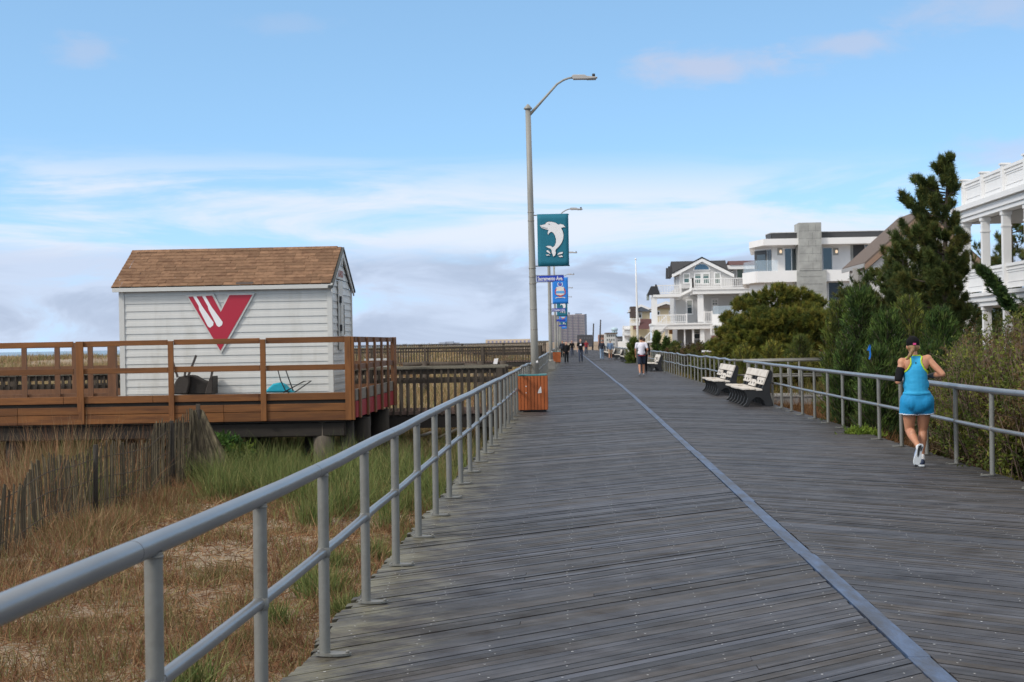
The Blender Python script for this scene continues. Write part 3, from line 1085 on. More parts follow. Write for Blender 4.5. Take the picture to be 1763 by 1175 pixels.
def make_bench(L=4.7):
    th = thing('park_bench', 'x', 'bench', (0, 0, 0), 'white and black benches along the landward railing')
    fr = None
    for k in range(7):
        y = .04 + (L - .15) * k / 6
        m = MB().prism([(a, 0, b) for a, b in PROFILE], (0, .075, 0))
        if fr is None:
            fr = m.build('leg_frame', frame_m, th, bevel=.008)
            fr.location.y = y
        else:
            f2 = copy_tree(fr, th)
            f2.location.y = y
    r = random.Random(5)
    for s in range(3):
        y0, y1 = L * s / 3 + .005, L * (s + 1) / 3 - .005
        dz = (.0, -.025, .012)[s]
        sm = MB()
        for k in range(3):
            x0 = -.33 + .158 * k
            z = .392 + dz * .4 + r.uniform(-.006, .006) - .008 * k
            sm.box(x0, x0 + .15, y0 + r.uniform(0, .02), y1 - r.uniform(0, .02), z, z + .042)
        sm.build('seat', board_m, th, bevel=.006)
        bm_ = MB()
        for k, (z0, z1) in enumerate(((.515, .675), (.69, .86))):
            if s == 1 and k == 0:
                z0, z1 = z0 - .075, z1 - .075
            if s == 1 and k == 1:
                z0, z1 = z0 + .005, z1 + .0
            xa, xb = .085 + (z0 - .40) * .40, .085 + (z1 - .40) * .40
            ya_, yb_ = y0 + r.uniform(0, .02), y1 - r.uniform(0, .02)
            vs = [(xa, ya_, z0), (xa, yb_, z0), (xb, yb_, z1), (xb, ya_, z1), (xa + .04, ya_, z0 - .015), (xa + .04, yb_, z0 - .015), (xb + .04, yb_, z1 - .015), (xb + .04, ya_, z1 - .015)]
            bm_.add(vs, [(0, 1, 2, 3), (4, 7, 6, 5), (0, 4, 5, 1), (2, 6, 7, 3), (0, 3, 7, 4), (1, 5, 6, 2)])
        bo = bm_.build('backrest', board_m, th, bevel=.006)
        bl = MB()
        for q in (.12, .5, .88):
            yy = y0 + (y1 - y0) * q
            z0 = .585 - (.075 if s == 1 else 0)
            bl.box(.085 + (z0 - .43) * .4 - .006, .085 + (z0 - .43) * .4 + .02, yy - .008, yy + .008, z0 - .03, z0 + .025)
        bl.build('bolt_plate', frame_m, bo)
    return th


bench0 = make_bench()
spots = [(4.33, 41.4, 'nearest white slatted bench with black frame, beside the runner\'s railing'),
         (4.33, 49.9, 'second white slatted bench, just beyond the nearest one at the side ramp'),
         (4.20, 90.0, 'white bench partly hidden behind the man in a white shirt'),
         (4.05, 128.0, 'first bench of the far row beyond the man in a white shirt'),
         (4.00, 134.0, 'second bench of the far row beyond the man in a white shirt'),
         (3.9, 150.0, 'bench beside the person in a denim shirt'),
         (3.75, 170.0, 'far bench just past the walker in blue jeans'),
         (3.72, 177.0, 'distant bench, second past the walker in blue jeans'),
         (3.70, 184.0, 'distant bench, third past the walker in blue jeans'),
         (3.66, 191.0, 'distant bench, fourth past the walker in blue jeans'),
         (3.62, 199.0, 'most distant bench of the whole row')]
for k, (x, y, lab) in enumerate(spots):
    o = bench0 if k == 0 else copy_tree(bench0)
    o['label'] = lab
    o.location = (x + (bend(y) if y < 0 else 0), y, 0.006)
# ------------------------------------------------------------------ the stained deck on piles
stain = mat('stained_lumber', (.165, .064, .017), rough=.55, spec=.35, var=.30, scale=3.5, stretch=(.5, 3, 6), island=.22, second=(.085, .030, .010), sec_at=(.48, .70), bump=.15, bscale=30)
stain_post = mat('stained_posts', (.170, .066, .018), rough=.55, spec=.35, var=.30, scale=3.5, stretch=(5, 5, .6), island=.18, second=(.085, .03, .010), sec_at=(.52, .72), bump=.15, bscale=30)
stain_end = mat('stained_balusters', (.13, .055, .022), rough=.6, var=.3, scale=3, stretch=(4, 4, .7), island=.2)
pile_m = mat('creosote_pile', (.022, .018, .014), rough=.85, var=.4, scale=4, stretch=(3, 3, .6))
grey_wood = mat('grey_lumber', (.17, .155, .135), rough=.85, var=.25, scale=3, stretch=(4, .7, 4))
redpaint = mat('red_painted_boards', (.27, .012, .022), rough=.55, var=.2, scale=4)
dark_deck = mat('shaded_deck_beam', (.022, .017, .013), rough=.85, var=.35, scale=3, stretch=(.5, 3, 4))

DX, DYF, DYB = -4.0, 31.4, 38.2          # right edge, front and back of the deck
DXL = -13.5
FZ = .62                                  # deck floor
deck = thing('timber_deck', 'orange stained timber deck on dark piles carrying the white shed', 'deck', (DX, DYF, -.5))
fl = MB()
y = DYF + .05
while y < DYB:
    fl.box(DXL, DX - .04, y, y + .135, FZ - .04, FZ)
    y += .14
fl.build('floor_boards', grey_wood, deck)
sk = MB()
for (z0, z1) in ((.655, .785), (.455, .59), (.28, .447)):
    xs = [DXL, -9.35, -7.7, -5.75, DX - .10] if z0 > .6 else [DXL, -10.2, -6.4, DX - .10]
    for a, b in zip(xs[:-1], xs[1:]):
        sk.box(a + .003, b - .003, DYF - .05 - (.004 if z0 < .5 else 0), DYF - .008, z0, z1)
sk.build('front_skirt', stain, deck, bevel=.004)
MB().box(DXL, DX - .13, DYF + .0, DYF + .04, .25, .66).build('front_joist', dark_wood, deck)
# front posts, rails
px_posts = [(-12.9, 0), (-9.02, 1), (-7.35, 0), (-5.66, 0), (DX - .05, 2)]
for xp, kind in px_posts:
    w = .10 if kind == 0 else .12
    m = MB()
    if kind == 2:
        m.box(xp - .115, xp + .0, DYF - .10, DYF - .055, .28, 1.80).box(xp + .003, xp + .05, DYF - .095, DYF + .02, .28, 1.795)
    elif kind == 1:
        m.prism([(xp - .075, DYF - .10, 1.795), (xp - .065, DYF - .10, .62), (xp - .03, DYF - .10, .40), (xp + .055, DYF - .10, .285), (xp + .06, DYF - .10, .285), (xp + .06, DYF - .10, 1.795)], (0, .045, 0))
    else:
        m.box(xp - w / 2, xp + w / 2, DYF - .10, DYF - .053, .285, 1.775)
    m.build('post', stain_post, deck, bevel=.005)
r_ = MB()
for (z0, z1) in ((1.70, 1.80), (1.20, 1.30)):
    xs = [DXL, -9.10, -7.36, -5.67, DX - .17]
    for a, b in zip(xs[:-1], xs[1:]):
        r_.box(a + .06, b - .055 if b < -5 else b - .002, DYF - .052, DYF - .01, z0 + random.uniform(-.006, .006), z1 + random.uniform(-.006, .006))
r_.build('front_rail', stain, deck, bevel=.004)
# right-hand end: wide balusters, grey curb, red skirt
for k in range(6):
    yy = DYF + .38 + k * 1.22
    MB().box(DX + .02, DX + .058, yy, yy + .17, .30, 1.79).build('baluster', stain_end, deck, bevel=.004)
for (z0, z1) in ((1.70, 1.795), (1.19, 1.29)):
    MB().box(DX - .03, DX + .018, DYF + .03, DYB, z0, z1).build('end_rail', stain_end, deck)
MB().box(DX - .035, DX + .012, DYF + .03, DYB, .63, .83).build('end_curb', grey_wood, deck)
rs = MB()
y = DYF + .03
while y < DYB - .1:
    rs.box(DX - .02, DX + .016 + random.uniform(-.003, .003), y, y + .44, .32, .615)
    y += .445
rs.build('red_skirt', redpaint, deck)
MB().box(DX - .05, DX + .07, DYB - .10, DYB + .02, .30, 1.80).build('post', stain_end, deck, bevel=.005)
# back rail
bk = MB()
for (z0, z1) in ((1.70, 1.79), (1.20, 1.29), (.62, .78)):
    bk.box(DXL, DX - .1, DYB - .05, DYB, z0, z1)
bk.build('back_rail', stain_end, deck)
x = DXL + .3
while x < DX - .3:
    MB().box(x, x + .10, DYB - .10, DYB - .052, .62, 1.70).build('back_baluster', stain_end, deck)
    x += 2.04
# left bay: rear rail near the ramp
lb = MB()
for (z0, z1) in ((1.70, 1.79), (.63, .78)):
    lb.box(DXL, -9.2, 33.9, 33.95, z0, z1)
lb.build('side_rail', stain_end, deck)
for k in range(6):
    MB().box(-12.9 + k * .66, -12.80 + k * .66, 33.85, 33.898, .66, 1.70).build('side_baluster', stain_end, deck)
MB().box(-9.2, -9.04, 33.84, 33.98, .62, 1.80).build('post', stain_end, deck)
# beams and piles
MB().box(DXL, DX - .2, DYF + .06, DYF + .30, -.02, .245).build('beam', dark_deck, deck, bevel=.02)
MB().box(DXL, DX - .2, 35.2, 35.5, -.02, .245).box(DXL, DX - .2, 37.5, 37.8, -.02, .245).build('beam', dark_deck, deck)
for xp, yp, r in ((-4.62, 31.65, .20), (-4.98, 32.4, .12), (-6.1, 32.6, .16), (-8.2, 31.8, .15), (-9.2, 32.6, .14), (-10.4, 31.7, .15), (-12.3, 31.7, .16),
                  (-4.15, 33.2, .22), (-4.2, 37.0, .22), (-6.6, 36.4, .15), (-8.8, 36.4, .15), (-11, 36.4, .15), (-4.2, 31.72, .14)):
    MB().tube((xp, yp, float(gz(xp, yp)) - .4), (xp, yp, .25), r, r * .95, n=14).build('pile', pile_m if (xp, yp) != (-4.62, 31.65) else mat('weathered_pile', (.11, .09, .07), rough=.9, var=.3, scale=4, stretch=(4, 4, .5)), deck)

# ------------------------------------------------------------------ the white shed
siding = bpy.data.materials.new('vinyl_siding')
siding.use_nodes = True
sidecol = mat('white_vinyl', (.58, .575, .55), rough=.38, spec=.5, var=.05, scale=2.2, stretch=(2.5, 2.5, .5), second=(.45, .435, .39), sec_at=(.52, .85))
trim_m = mat('white_trim', (.55, .545, .52), rough=.4, var=.04)
bpy.data.materials.remove(siding)
SXL, SXR, SYF, SYB = -8.72, -4.66, 33.1, 36.1
Z0, Z1, ZR = FZ, 2.80, 3.62
YM = (SYF + SYB) / 2
shed = thing('beach_shed', 'small white vinyl shed with brown shingle roof and big red V emblem', 'shed', (SXL, SYF, FZ))
NB = 15
ch = (Z1 - Z0) / NB
w = MB()
for k in range(NB):
    z0, z1 = Z0 + ch * k, Z0 + ch * (k + 1)
    # each course flares outward at the bottom with a mid groove (double clapboard)
    prof = [(.017, 0), (.015, .12), (.009, .50), (.006, .56), (.002, .97), (.0, 1.0)]
    for j in range(len(prof) - 1):
        (o0, f0), (o1, f1) = prof[j], prof[j + 1]
        a, b = z0 + (z1 - z0) * f0, z0 + (z1 - z0) * f1
        w.add([(SXL, SYF - o0, a), (SXR, SYF - o0, a), (SXR, SYF - o1, b), (SXL, SYF - o1, b)], [(0, 1, 2, 3)])
        w.add([(SXR + o0, SYF, a), (SXR + o0, SYB, a), (SXR + o1, SYB, b), (SXR + o1, SYF, b)], [(0, 1, 2, 3)])
    w.add([(SXL, SYF, z0), (SXR, SYF, z0), (SXR, SYF - .017, z0), (SXL, SYF - .017, z0)], [(0, 1, 2, 3)])
    w.add([(SXR, SYF, z0), (SXR, SYB, z0), (SXR + .017, SYB, z0), (SXR + .017, SYF, z0)], [(0, 1, 2, 3)])
z = Z1
while z < ZR - .05:        # gable courses
    z1 = min(z + ch, ZR - .01)
    hw0, hw1 = (ZR - z) / (ZR - Z1) * (SYB - SYF) / 2, (ZR - z1) / (ZR - Z1) * (SYB - SYF) / 2
    w.add([(SXR + .020, YM - hw0, z), (SXR + .020, YM + hw0, z), (SXR + .003, YM + hw1, z1), (SXR + .003, YM - hw1, z1)], [(0, 1, 2, 3)])
    z = z1
w.add([(SXL, SYB, Z0), (SXR, SYB, Z0), (SXR, SYB, Z1), (SXL, SYB, Z1)], [(0, 1, 2, 3)])
w.add([(SXL, SYF, Z0), (SXL, SYB, Z0), (SXL, SYB, Z1), (SXL, YM, ZR), (SXL, SYF, Z1)], [(0, 1, 2, 3, 4)])
walls = w.build('wall', sidecol, shed)
MB().box(SXL - .03, SXL + .07, SYF - .032, SYF - .001, Z0, Z1).build('corner_trim', trim_m, shed)
MB().box(SXR - .06, SXR + .036, SYF - .036, SYF + .07, Z0, Z1).build('corner_trim', trim_m, shed)
MB().box(SXR - .005, SXR + .036, SYB - .07, SYB + .02, Z0, Z1).build('corner_trim', trim_m, shed)
MB().box(SXL - .12, SXR + .07, SYF - .17, SYF - .04, Z1 - .06, Z1 + .035).build('fascia', trim_m, shed)
shing = mat('brown_shingles', (.215, .126, .076), rough=.9, spec=.15, var=.22, scale=14, island=.24, second=(.12, .062, .038), sec_at=(.48, .74), bump=.3, bscale=90)
ro = MB()
rise, run = ZR - Z1 - .03, YM - (SYF - .17)
rows = 12
rr = random.Random(9)
for side in (-1, 1):
    for k in range(rows):
        f0, f1 = k / rows, (k + 1.12) / rows
        x = SXL - .14 + rr.uniform(-.2, 0)
        while x < SXR + .04:
            wd = rr.choice((.17, .22, .28, .34, .40))
            xa, xb = max(x, SXL - .14), min(x + wd, SXR + .04)
            if xb - xa > .01:
                f1_ = min(f1, 1.0)
                lf = rr.uniform(.010, .02)
                ys = lambda f: YM + side * run * (1 - f)
                zs = lambda f: Z1 + .02 + rise * f
                vs = [(xa, ys(f0), zs(f0) + lf + .006), (xb - .004, ys(f0), zs(f0) + lf + .006), (xb - .004, ys(f1_), zs(f1_) + .008), (xa, ys(f1_), zs(f1_) + .008),
                      (xa, ys(f0), zs(f0) - .004), (xb - .004, ys(f0), zs(f0) - .004)]
                ro.add(vs, [(0, 1, 2, 3), (0, 4, 5, 1)])
            x += wd
for x in np.arange(SXL - .14, SXR - .2, .26):
    ro.add([(x, YM - .12, Z1 + .04 + rise * .935), (x + .255, YM - .12, Z1 + .04 + rise * .935), (x + .255, YM, Z1 + .045 + rise), (x, YM, Z1 + .045 + rise)], [(0, 1, 2, 3)])
    ro.add([(x, YM + .12, Z1 + .04 + rise * .935), (x + .255, YM + .12, Z1 + .04 + rise * .935), (x + .255, YM, Z1 + .045 + rise), (x, YM, Z1 + .045 + rise)], [(0, 1, 2, 3)])
roof = ro.build('roof', shing, shed)
MB().box(-6.45, -6.12, SYF - .145, SYF - .10, Z1 + .045, Z1 + .085).build('grey_shingle_patch', mat('grey_patch', (.12, .10, .09), rough=.9), roof)
ba = MB()          # bargeboards and the dark drip edge on the right gable
for side in (-1, 1):
    a, b = Vector((SXR + .065, YM + side * run, Z1 - .03)), Vector((SXR + .065, YM, Z1 - .03 + rise))
    ba.prism([a, b, b + Vector((0, 0, -.14)), a + Vector((0, 0, -.10))], (-.025, 0, 0))
ba.build('bargeboard', trim_m, roof)
de = MB()
for side in (-1, 1):
    a, b = Vector((SXR + .085, YM + side * (run + .03), Z1 - .02)), Vector((SXR + .085, YM, Z1 + .02 + rise))
    de.prism([a, b, b + Vector((0, 0, -.04)), a + Vector((0, 0, -.04))], (-.10, 0, 0))
de.build('drip_edge', mat('dark_drip_edge', (.035, .04, .04), rough=.5), roof)
# hatch in the gable end
hx = SXR + .026
MB().box(hx, hx + .02, YM - .62, YM + .02, 1.55, 2.92).build('hatch_surround', trim_m, shed)
hd = MB().box(hx + .021, hx + .045, YM - .46, YM - .10, 1.82, 2.62).build('hatch_door', trim_m, shed, bevel=.006)
hg = MB()
for z in (2.48, 1.92):
    hg.box(hx + .022, hx + .06, YM - .54, YM - .47, z, z + .13)
hg.build('hinge', black_m, hd)
MB().box(hx + .022, hx + .05, YM - .08, YM - .04, 1.85, 2.45).build('hatch_bar', black_m, hd)
gsign = MB().box(hx, hx + .018, YM - .72, YM + .12, 2.95, 3.17).build('gable_sign', trim_m, shed)
tm = MB()
text_mb(tm, 'GUARDS', (hx + .0195, YM - .30, 3.06), (0, 1, 0), (0, 0, 1), .13, width=.7)
tm.build('lettering', mat('faded_red_letters', (.40, .13, .12), rough=.7), gsign)
MB().box(hx - .006, hx + .05, YM - .22, YM - .14, 3.24, 3.36).build('gable_light', trim_m, shed)
# the emblem
VZ = lambda pts: [P(170 + x / 3.9156, 410 + y / 3.9156, SYF - .03) for x, y in pts]


def emblem(pts, y0, y1, name, m, parent):
    pp = VZ(pts)
    k = MB()
    k.prism([(p.x, y0, p.z) for p in pp], (0, y1 - y0, 0))
    return k.build(name, m, parent)


em = emblem([(588, 386), (775, 374), (827, 476), (873, 374), (1055, 371), (826, 780)], SYF - .05, SYF - .024, 'emblem_backing', trim_m, shed)
emblem([(606, 397), (766, 389), (824, 500), (883, 386), (1037, 383), (822, 760)], SYF - .056, SYF - .0505, 'red_emblem', mat('emblem_red', (.40, .012, .035), rough=.4, var=.03), em)
for dx_ in (0, 61):
    emblem([(638 + dx_, 395 - dx_ * .03), (660 + dx_, 394 - dx_ * .03), (700 + dx_, 462), (776 + dx_, 570 - dx_ * .05), (773 + dx_, 590 - dx_ * .05), (753 + dx_, 606 - dx_ * .08), (738 + dx_, 597 - dx_ * .08), (680 + dx_, 484 - dx_ * .08), (676 + dx_, 460)],
           SYF - .061, SYF - .0565, 'white_paddle', white_m, em)

# ------------------------------------------------------------------ upturned chairs on the deck
wick = mat('dark_wicker', (.035, .027, .022), rough=.7, var=.4, scale=30, stretch=(1, 1, 3), bump=.5, bscale=80)
wick_leg = mat('chair_leg_brown', (.045, .035, .03), rough=.5)
a = thing('wicker_chair', 'dark wicker armchair lying upside down against the shed wall', 'chair', (-7.35, 32.6, FZ))
s = MB()
B = lambda px, py: P(px, py, 32.55)


def B3(px, py, d=0.0):
    v = P(px, py, 32.55 + d)
    return v


s.prism([B3(294, 679), B3(297, 668), B3(302, 656), B3(308, 649), B3(325, 646), B3(326, 660), B3(322, 679)], (0, .5, 0))
s.build('seat', wick, a, bevel=.02)
s = MB()
s.prism([B3(323, 679, .1), B3(327, 661, .1), B3(326, 646, .1), B3(333, 648, .1), B3(345, 655, .1), B3(357, 659, .1), B3(363, 664, .1), B3(362, 679, .1)], (0, .42, 0))
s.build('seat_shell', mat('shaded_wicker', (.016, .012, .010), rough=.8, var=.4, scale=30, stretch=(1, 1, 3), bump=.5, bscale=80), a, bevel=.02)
MB().prism([B3(352, 679), B3(360, 652), B3(366, 647), B3(366, 679)], (0, .5, 0)).build('armrest', wick, a, bevel=.015)
MB().prism([B3(305, 655, .42), B3(358, 662, .42), B3(360, 679, .42), B3(300, 679, .42)], (0, .05, 0)).build('backrest', wick, a)
for (p0, p1) in (((306, 650), (294, 613)), ((324, 648), (338, 612)), ((318, 648), (320, 633)), ((363, 652), (367, 634))):
    MB().bar(B3(*p0), B3(*p1), .038, .038).build('leg', wick_leg, a)
b_ = thing('folding_chair', 'black folding chair with turquoise fabric lying upside down on the deck', 'chair', (-5.4, 32.5, FZ))
MB().path([B3(477, 632), B3(483, 655), B3(491, 672), B3(498, 677)], .011, 8).path([B3(490, 632), B3(497, 652), B3(505, 674)], .011, 8).path([B3(488, 676), B3(523, 657), B3(536, 656), B3(507, 676)], .011, 8).build('frame', black_m, b_)
tq = mat('turquoise_fabric', (.012, .34, .46), rough=.8, var=.15, scale=5)
fb = MB()
fb.prism([B3(455, 676), B3(462, 668), B3(470, 661), B3(480, 659), B3(488, 663), B3(496, 671), B3(506, 676)], (0, .38, 0))
fb.build('fabric', tq, b_, bevel=.03)

# ------------------------------------------------------------------ weathered beach walkways (boardwalk level, running seaward)
wway = mat('weathered_dark_wood', (.060, .046, .034), rough=.8, var=.35, scale=3, stretch=(3, 3, .8), island=.28)
wcap = mat('weathered_cap_board', (.17, .155, .12), rough=.85, var=.3, scale=3, stretch=(.5, 3, 3), island=.15)


def walkway(label, y0, width, x0, x1, zf, post_step, bal_step, deep=True):
    th = thing('beach_walkway', label, 'walkway', ((x0 + x1) / 2, y0, float(gz((x0 + x1) / 2, y0))), None)
    n = int((x1 - x0) / .145)
    f = MB()
    for k in range(n):
        f.box(x0 + k * (x1 - x0) / n, x0 + (k + .94) * (x1 - x0) / n, y0 + .06, y0 + width - .06, zf - .04, zf)
    f.build('floor_boards', wway, th)
    for sd, yy in ((-1, y0), (1, y0 + width)):
        MB().box(x0, x1, yy - .02, yy + .03, zf - .30, zf - .041).build('stringer', dark_wood, th)
        MB().box(x0, x1, yy - .09, yy + .09, zf + 1.02, zf + 1.06).build('cap_rail', wcap, th)
        MB().box(x0, x1, yy - .02, yy + .02, zf + .90, zf + 1.00).box(x0, x1, yy - .02, yy + .02, zf + .70, zf + .79).build('rail', wway, th)
        MB().box(x0, x1, yy - .03, yy + .035, zf + .005, zf + .08).build('bottom_rail', mat('faded_pinkish_board', (.16, .11, .09), rough=.85, var=.2), th)
        bal = MB()
        x = x0 + .1
        k = 0
        while x < x1:
            bal.box(x, x + .045, yy - .06, yy - .021, zf - .02, zf + 1.0)
            x += bal_step
            k += 1
        bo = bal.build('baluster_row', wway, th)
        bo['kind'] = 'stuff'
        x = x1 - .12
        while x > x0:
            MB().box(x - .07, x + .07, yy - .13, yy - .061, zf - .35, zf + 1.01).build('post', wway, th)
            x -= post_step
    x = x1 - .5
    while x > x0:
        for yy in (y0 + .15, y0 + width - .15):
            MB().tube((x, yy, float(gz(x, yy)) - .4), (x, yy, zf - .041), .11, n=10).build('pile', pile_m, th)
        x -= 2.6 if y0 < 60 else 5.2
    return th


walkway('dark weathered wooden walkway with balusters between the timber deck and the litter bin', 38.6, 2.0, -22.0, -1.55, .06, 2.9, .155)
walkway('second dark beach walkway with thin balusters, beyond the low log rail', 108.0, 2.2, -20.0, -2.0, .42, 3.6, .17)
walkway('third beach walkway, its long rail just under the skyline of the dunes', 186.0, 2.2, -45.0, -3.0, .60, 4.5, .22)
# sloping handrail beneath the walkway
hr = thing('handrail', 'pale handrail of a small stair below the nearest weathered walkway', 'handrail', P(722, 748, 37.6))
MB().tube(P(722, 752, 37.6), P(752, 742, 37.6), .035, n=8).build('upper_rail', steel, hr)
MB().tube(P(738, 762, 37.6), P(790, 738, 37.6), .03, n=8).build('lower_rail', wcap, hr)
# low log rail on the sand
lg = thing('log_rail', 'low dark log rail on the sand between the two nearer walkways', 'fence', P(780, 628, 72))
lm_ = MB()
lp = [P(694, 628, 72), P(740, 627, 72), P(800, 628.5, 72), P(845, 630, 72), P(882, 633, 72)]
for a_, c_ in zip(lp[:-1], lp[1:]):
    MB().tube(a_ + Vector((0, 0, random.uniform(-.03, .03))), c_, .10, .085, n=10).build('log', wway, lg)
for p in (P(731, 624, 72), P(827, 625, 72), P(866, 624, 72)):
    MB().tube((p.x, 72, float(gz(p.x, 72)) - .2), (p.x, 72, p.z + .05), .13, n=10).build('post', wway, lg)
sg = thing('notice_board', 'small white tilted notice on the sand beside the low log rail', 'sign', P(853, 630, 70))
p = P(853, 622, 70)
MB().prism([P(849, 627, 70), P(851, 618, 70), P(858, 617, 70), P(856, 627, 70)], (0, .02, 0)).build('panel', white_m, sg)
MB().tube((p.x, 70.03, float(gz(p.x, 70)) - .1), (p.x, 70.03, p.z), .03, n=6).build('stake', wway, sg)
gp = thing('information_board', 'pale grey panel standing behind the right end of the timber deck', 'panel', P(640, 625, 60))
MB().prism([P(627, 618, 60), P(668, 617, 60), P(668, 640, 60), P(627, 641, 60)], (0, .05, 0)).build('board', mat('pale_grey_panel', (.42, .43, .43), rough=.7), gp)
for px_ in (632, 664):
    p = P(px_, 640, 60)
    MB().tube((p.x, 60.08, float(gz(p.x, 60)) - .2), (p.x, 60.08, p.z + .3), .04, n=6).build('stake', wway, gp)

# ------------------------------------------------------------------ slatted sand fence
slat_m = mat('weathered_slats', (.112, .092, .056), rough=.9, var=.5, scale=4, stretch=(5, 5, 1.2), island=.75, second=(.040, .030, .018), sec_at=(.42, .60))
sf = thing('sand_fence', 'leaning weathered slat and wire sand fence in front of the timber deck', 'fence', (-6.7, 24, -.5))
r = random.Random(21)
sl = MB()
line = [(-6.45, 17.6), (-6.55, 20.0), (-6.75, 23.8), (-6.60, 26.5), (-6.78, 28.7), (-6.75, 30.0)]
hts = [.72, .80, .93, 1.02, 1.16, 1.26]
pts = []
for (a0, b0), h0, h1 in zip(zip(line[:-1], line[1:]), hts[:-1], hts[1:]):
    n = int(math.dist(a0, b0) / .070)
    for k in range(n):
        t_ = k / n
        pts.append((a0[0] + (b0[0] - a0[0]) * t_, a0[1] + (b0[1] - a0[1]) * t_, h0 + (h1 - h0) * t_))
lean_t = 0
for i, (x, y, h) in enumerate(pts):
    if r.random() < .05:
        continue
    g = float(gz(x, y))
    wob = .05 * math.sin(y * 1.1) + .03 * math.sin(y * 2.9)
    lx = .05 * math.sin(y * .7 + 1) + r.uniform(-.02, .02)
    ly = r.uniform(-.03, .03) + .05 * math.sin(y * 1.7)
    top = Vector((x + lx + wob, y + ly, g + h + r.uniform(-.05, .05) + .05 * math.sin(y * 2.1)))
    sl.bar((x + wob * .4, y, g - .08), top, .029, .009, up=(1, 0, 0))
for k in range(26):       # the collapsed end fanning to the right
    t_ = k / 25
    x, y = -6.75 + t_ * .55, 30.05 + t_ * .1
    g = float(gz(x, y))
    sl.bar((x + .02 + .35 * t_, y - .25, g - .05), (-6.72 + .20 * t_ + r.uniform(-.02, .02), y + r.uniform(-.03, .03), g + 1.22 - .06 * t_ + r.uniform(-.04, .05)), .036, .009, up=(0, 1, 0))
sl.build('slat_row', slat_m, sf)
wr = MB()
for f in (.22, .55, .85):
    wr.path([(x + .03, y, float(gz(x, y)) + h * f) for x, y, h in pts[::6]], .006, 5)
wr.build('wire', mat('rusty_wire', (.06, .045, .035), rough=.8), sf)
for (x, y, h) in ((-6.45, 18.9, .86), (-6.72, 23.75, 1.0), (-6.72, 28.5, 1.15), (-6.60, 30.1, 1.24)):
    g = float(gz(x, y))
    MB().tube((x + .05, y, g - .3), (x + .05 + r.uniform(-.05, .05), y, g + h), .036, n=8).build('post', pile_m, sf)
pst = thing('dark_stake', 'thin dark post standing before the deck skirt behind the sand fence', 'post', P(338, 740, 30.9))
p0, p1 = P(341, 745, 30.9), P(341, 696, 30.9)
MB().bar((p0.x, 30.9, float(gz(p0.x, 30.9)) - .2), p1, .07, .05).build('stake', wway, pst)
# ------------------------------------------------------------------ houses
whitew = mat('white_paint', (.75, .745, .74), rough=.5, var=.05, scale=1.0)
whites = mat('white_stucco', (.80, .785, .775), rough=.7, var=.05, scale=.6)
greysid = mat('grey_siding', (.53, .525, .52), rough=.6, var=.05, scale=1, bump=0)
roofdk = mat('dark_shingles', (.035, .037, .042), rough=.85, var=.3, scale=6)
roofbr = mat('brown_roof_shingles', (.125, .095, .08), rough=.9, var=.2, scale=5, stretch=(1, 1, 3))
glass = mat('window_glass', (.03, .045, .05), rough=.08, spec=.9, var=.3, scale=.5)
glassg = mat('green_tinted_glass', (.06, .12, .10), rough=.1, spec=.9, var=.3, scale=.5)
concrete = mat('board_concrete', (.36, .36, .34), rough=.8, var=.22, scale=1.5, second=(.27, .27, .26), sec_at=(.45, .7))
charcoal = mat('charcoal_cladding', (.045, .045, .047), rough=.6, var=.1)
tan_m = mat('cream_siding', (.62, .52, .34), rough=.7, var=.05)
maroon = mat('maroon_roof', (.10, .045, .045), rough=.85, var=.15, scale=4)
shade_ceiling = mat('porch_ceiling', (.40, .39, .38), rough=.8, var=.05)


def bxp(m, px0, py0, px1, py1, Y0, Y1):
    """Upright box whose front at distance Y0 covers a photograph rectangle."""
    a, b = P(px0, (py0 + py1) / 2, Y0), P(px1, (py0 + py1) / 2, Y0)
    t, u = P((px0 + px1) / 2, py0, Y0), P((px0 + px1) / 2, py1, Y0)
    m.box(a.x, b.x, Y0, Y1, u.z, t.z)
    return m


def wall_box(m, x0, x1, y0, y1, z0, z1):
    return m.box(x0, x1, y0, y1, z0, z1)


def window(par, px0, py0, px1, py1, Y, gm=glass, bars=(1, 1), fw=.10, name='window', label=None):
    a, b = P(px0, (py0 + py1) / 2, Y), P(px1, (py0 + py1) / 2, Y)
    t, u = P((px0 + px1) / 2, py0, Y), P((px0 + px1) / 2, py1, Y)
    x0, x1, z0, z1 = a.x, b.x, u.z, t.z
    f = MB()
    f.box(x0 - fw, x0, Y - .06, Y - .003, z0 - fw, z1 + fw).box(x1, x1 + fw, Y - .06, Y - .003, z0 - fw, z1 + fw)
    f.box(x0, x1, Y - .06, Y - .003, z1, z1 + fw).box(x0, x1, Y - .075, Y - .003, z0 - fw, z0)
    for k in range(1, bars[0]):
        xx = x0 + (x1 - x0) * k / bars[0]
        f.box(xx - .03, xx + .03, Y - .05, Y - .012, z0, z1)
    for k in range(1, bars[1]):
        zz = z0 + (z1 - z0) * k / bars[1]
        f.box(x0, x1, Y - .048, Y - .014, zz - .035, zz + .035)
    fr = f.build(name, whitew, par)
    MB().box(x0, x1, Y - .03, Y - .02, z0, z1).build('pane', gm, fr)
    if bars[1] > 1 or random.random() < .35:
        f_ = random.choice((.25, .4, .55))
        MB().box(x0 + .02, x1 - .02, Y - .034, Y - .031, z1 - (z1 - z0) * f_, z1).build('blind', mat('window_blind', (.34, .36, .34), rough=.5, var=.08, scale=3), fr)
    if label:
        fr['label'] = label
    return fr


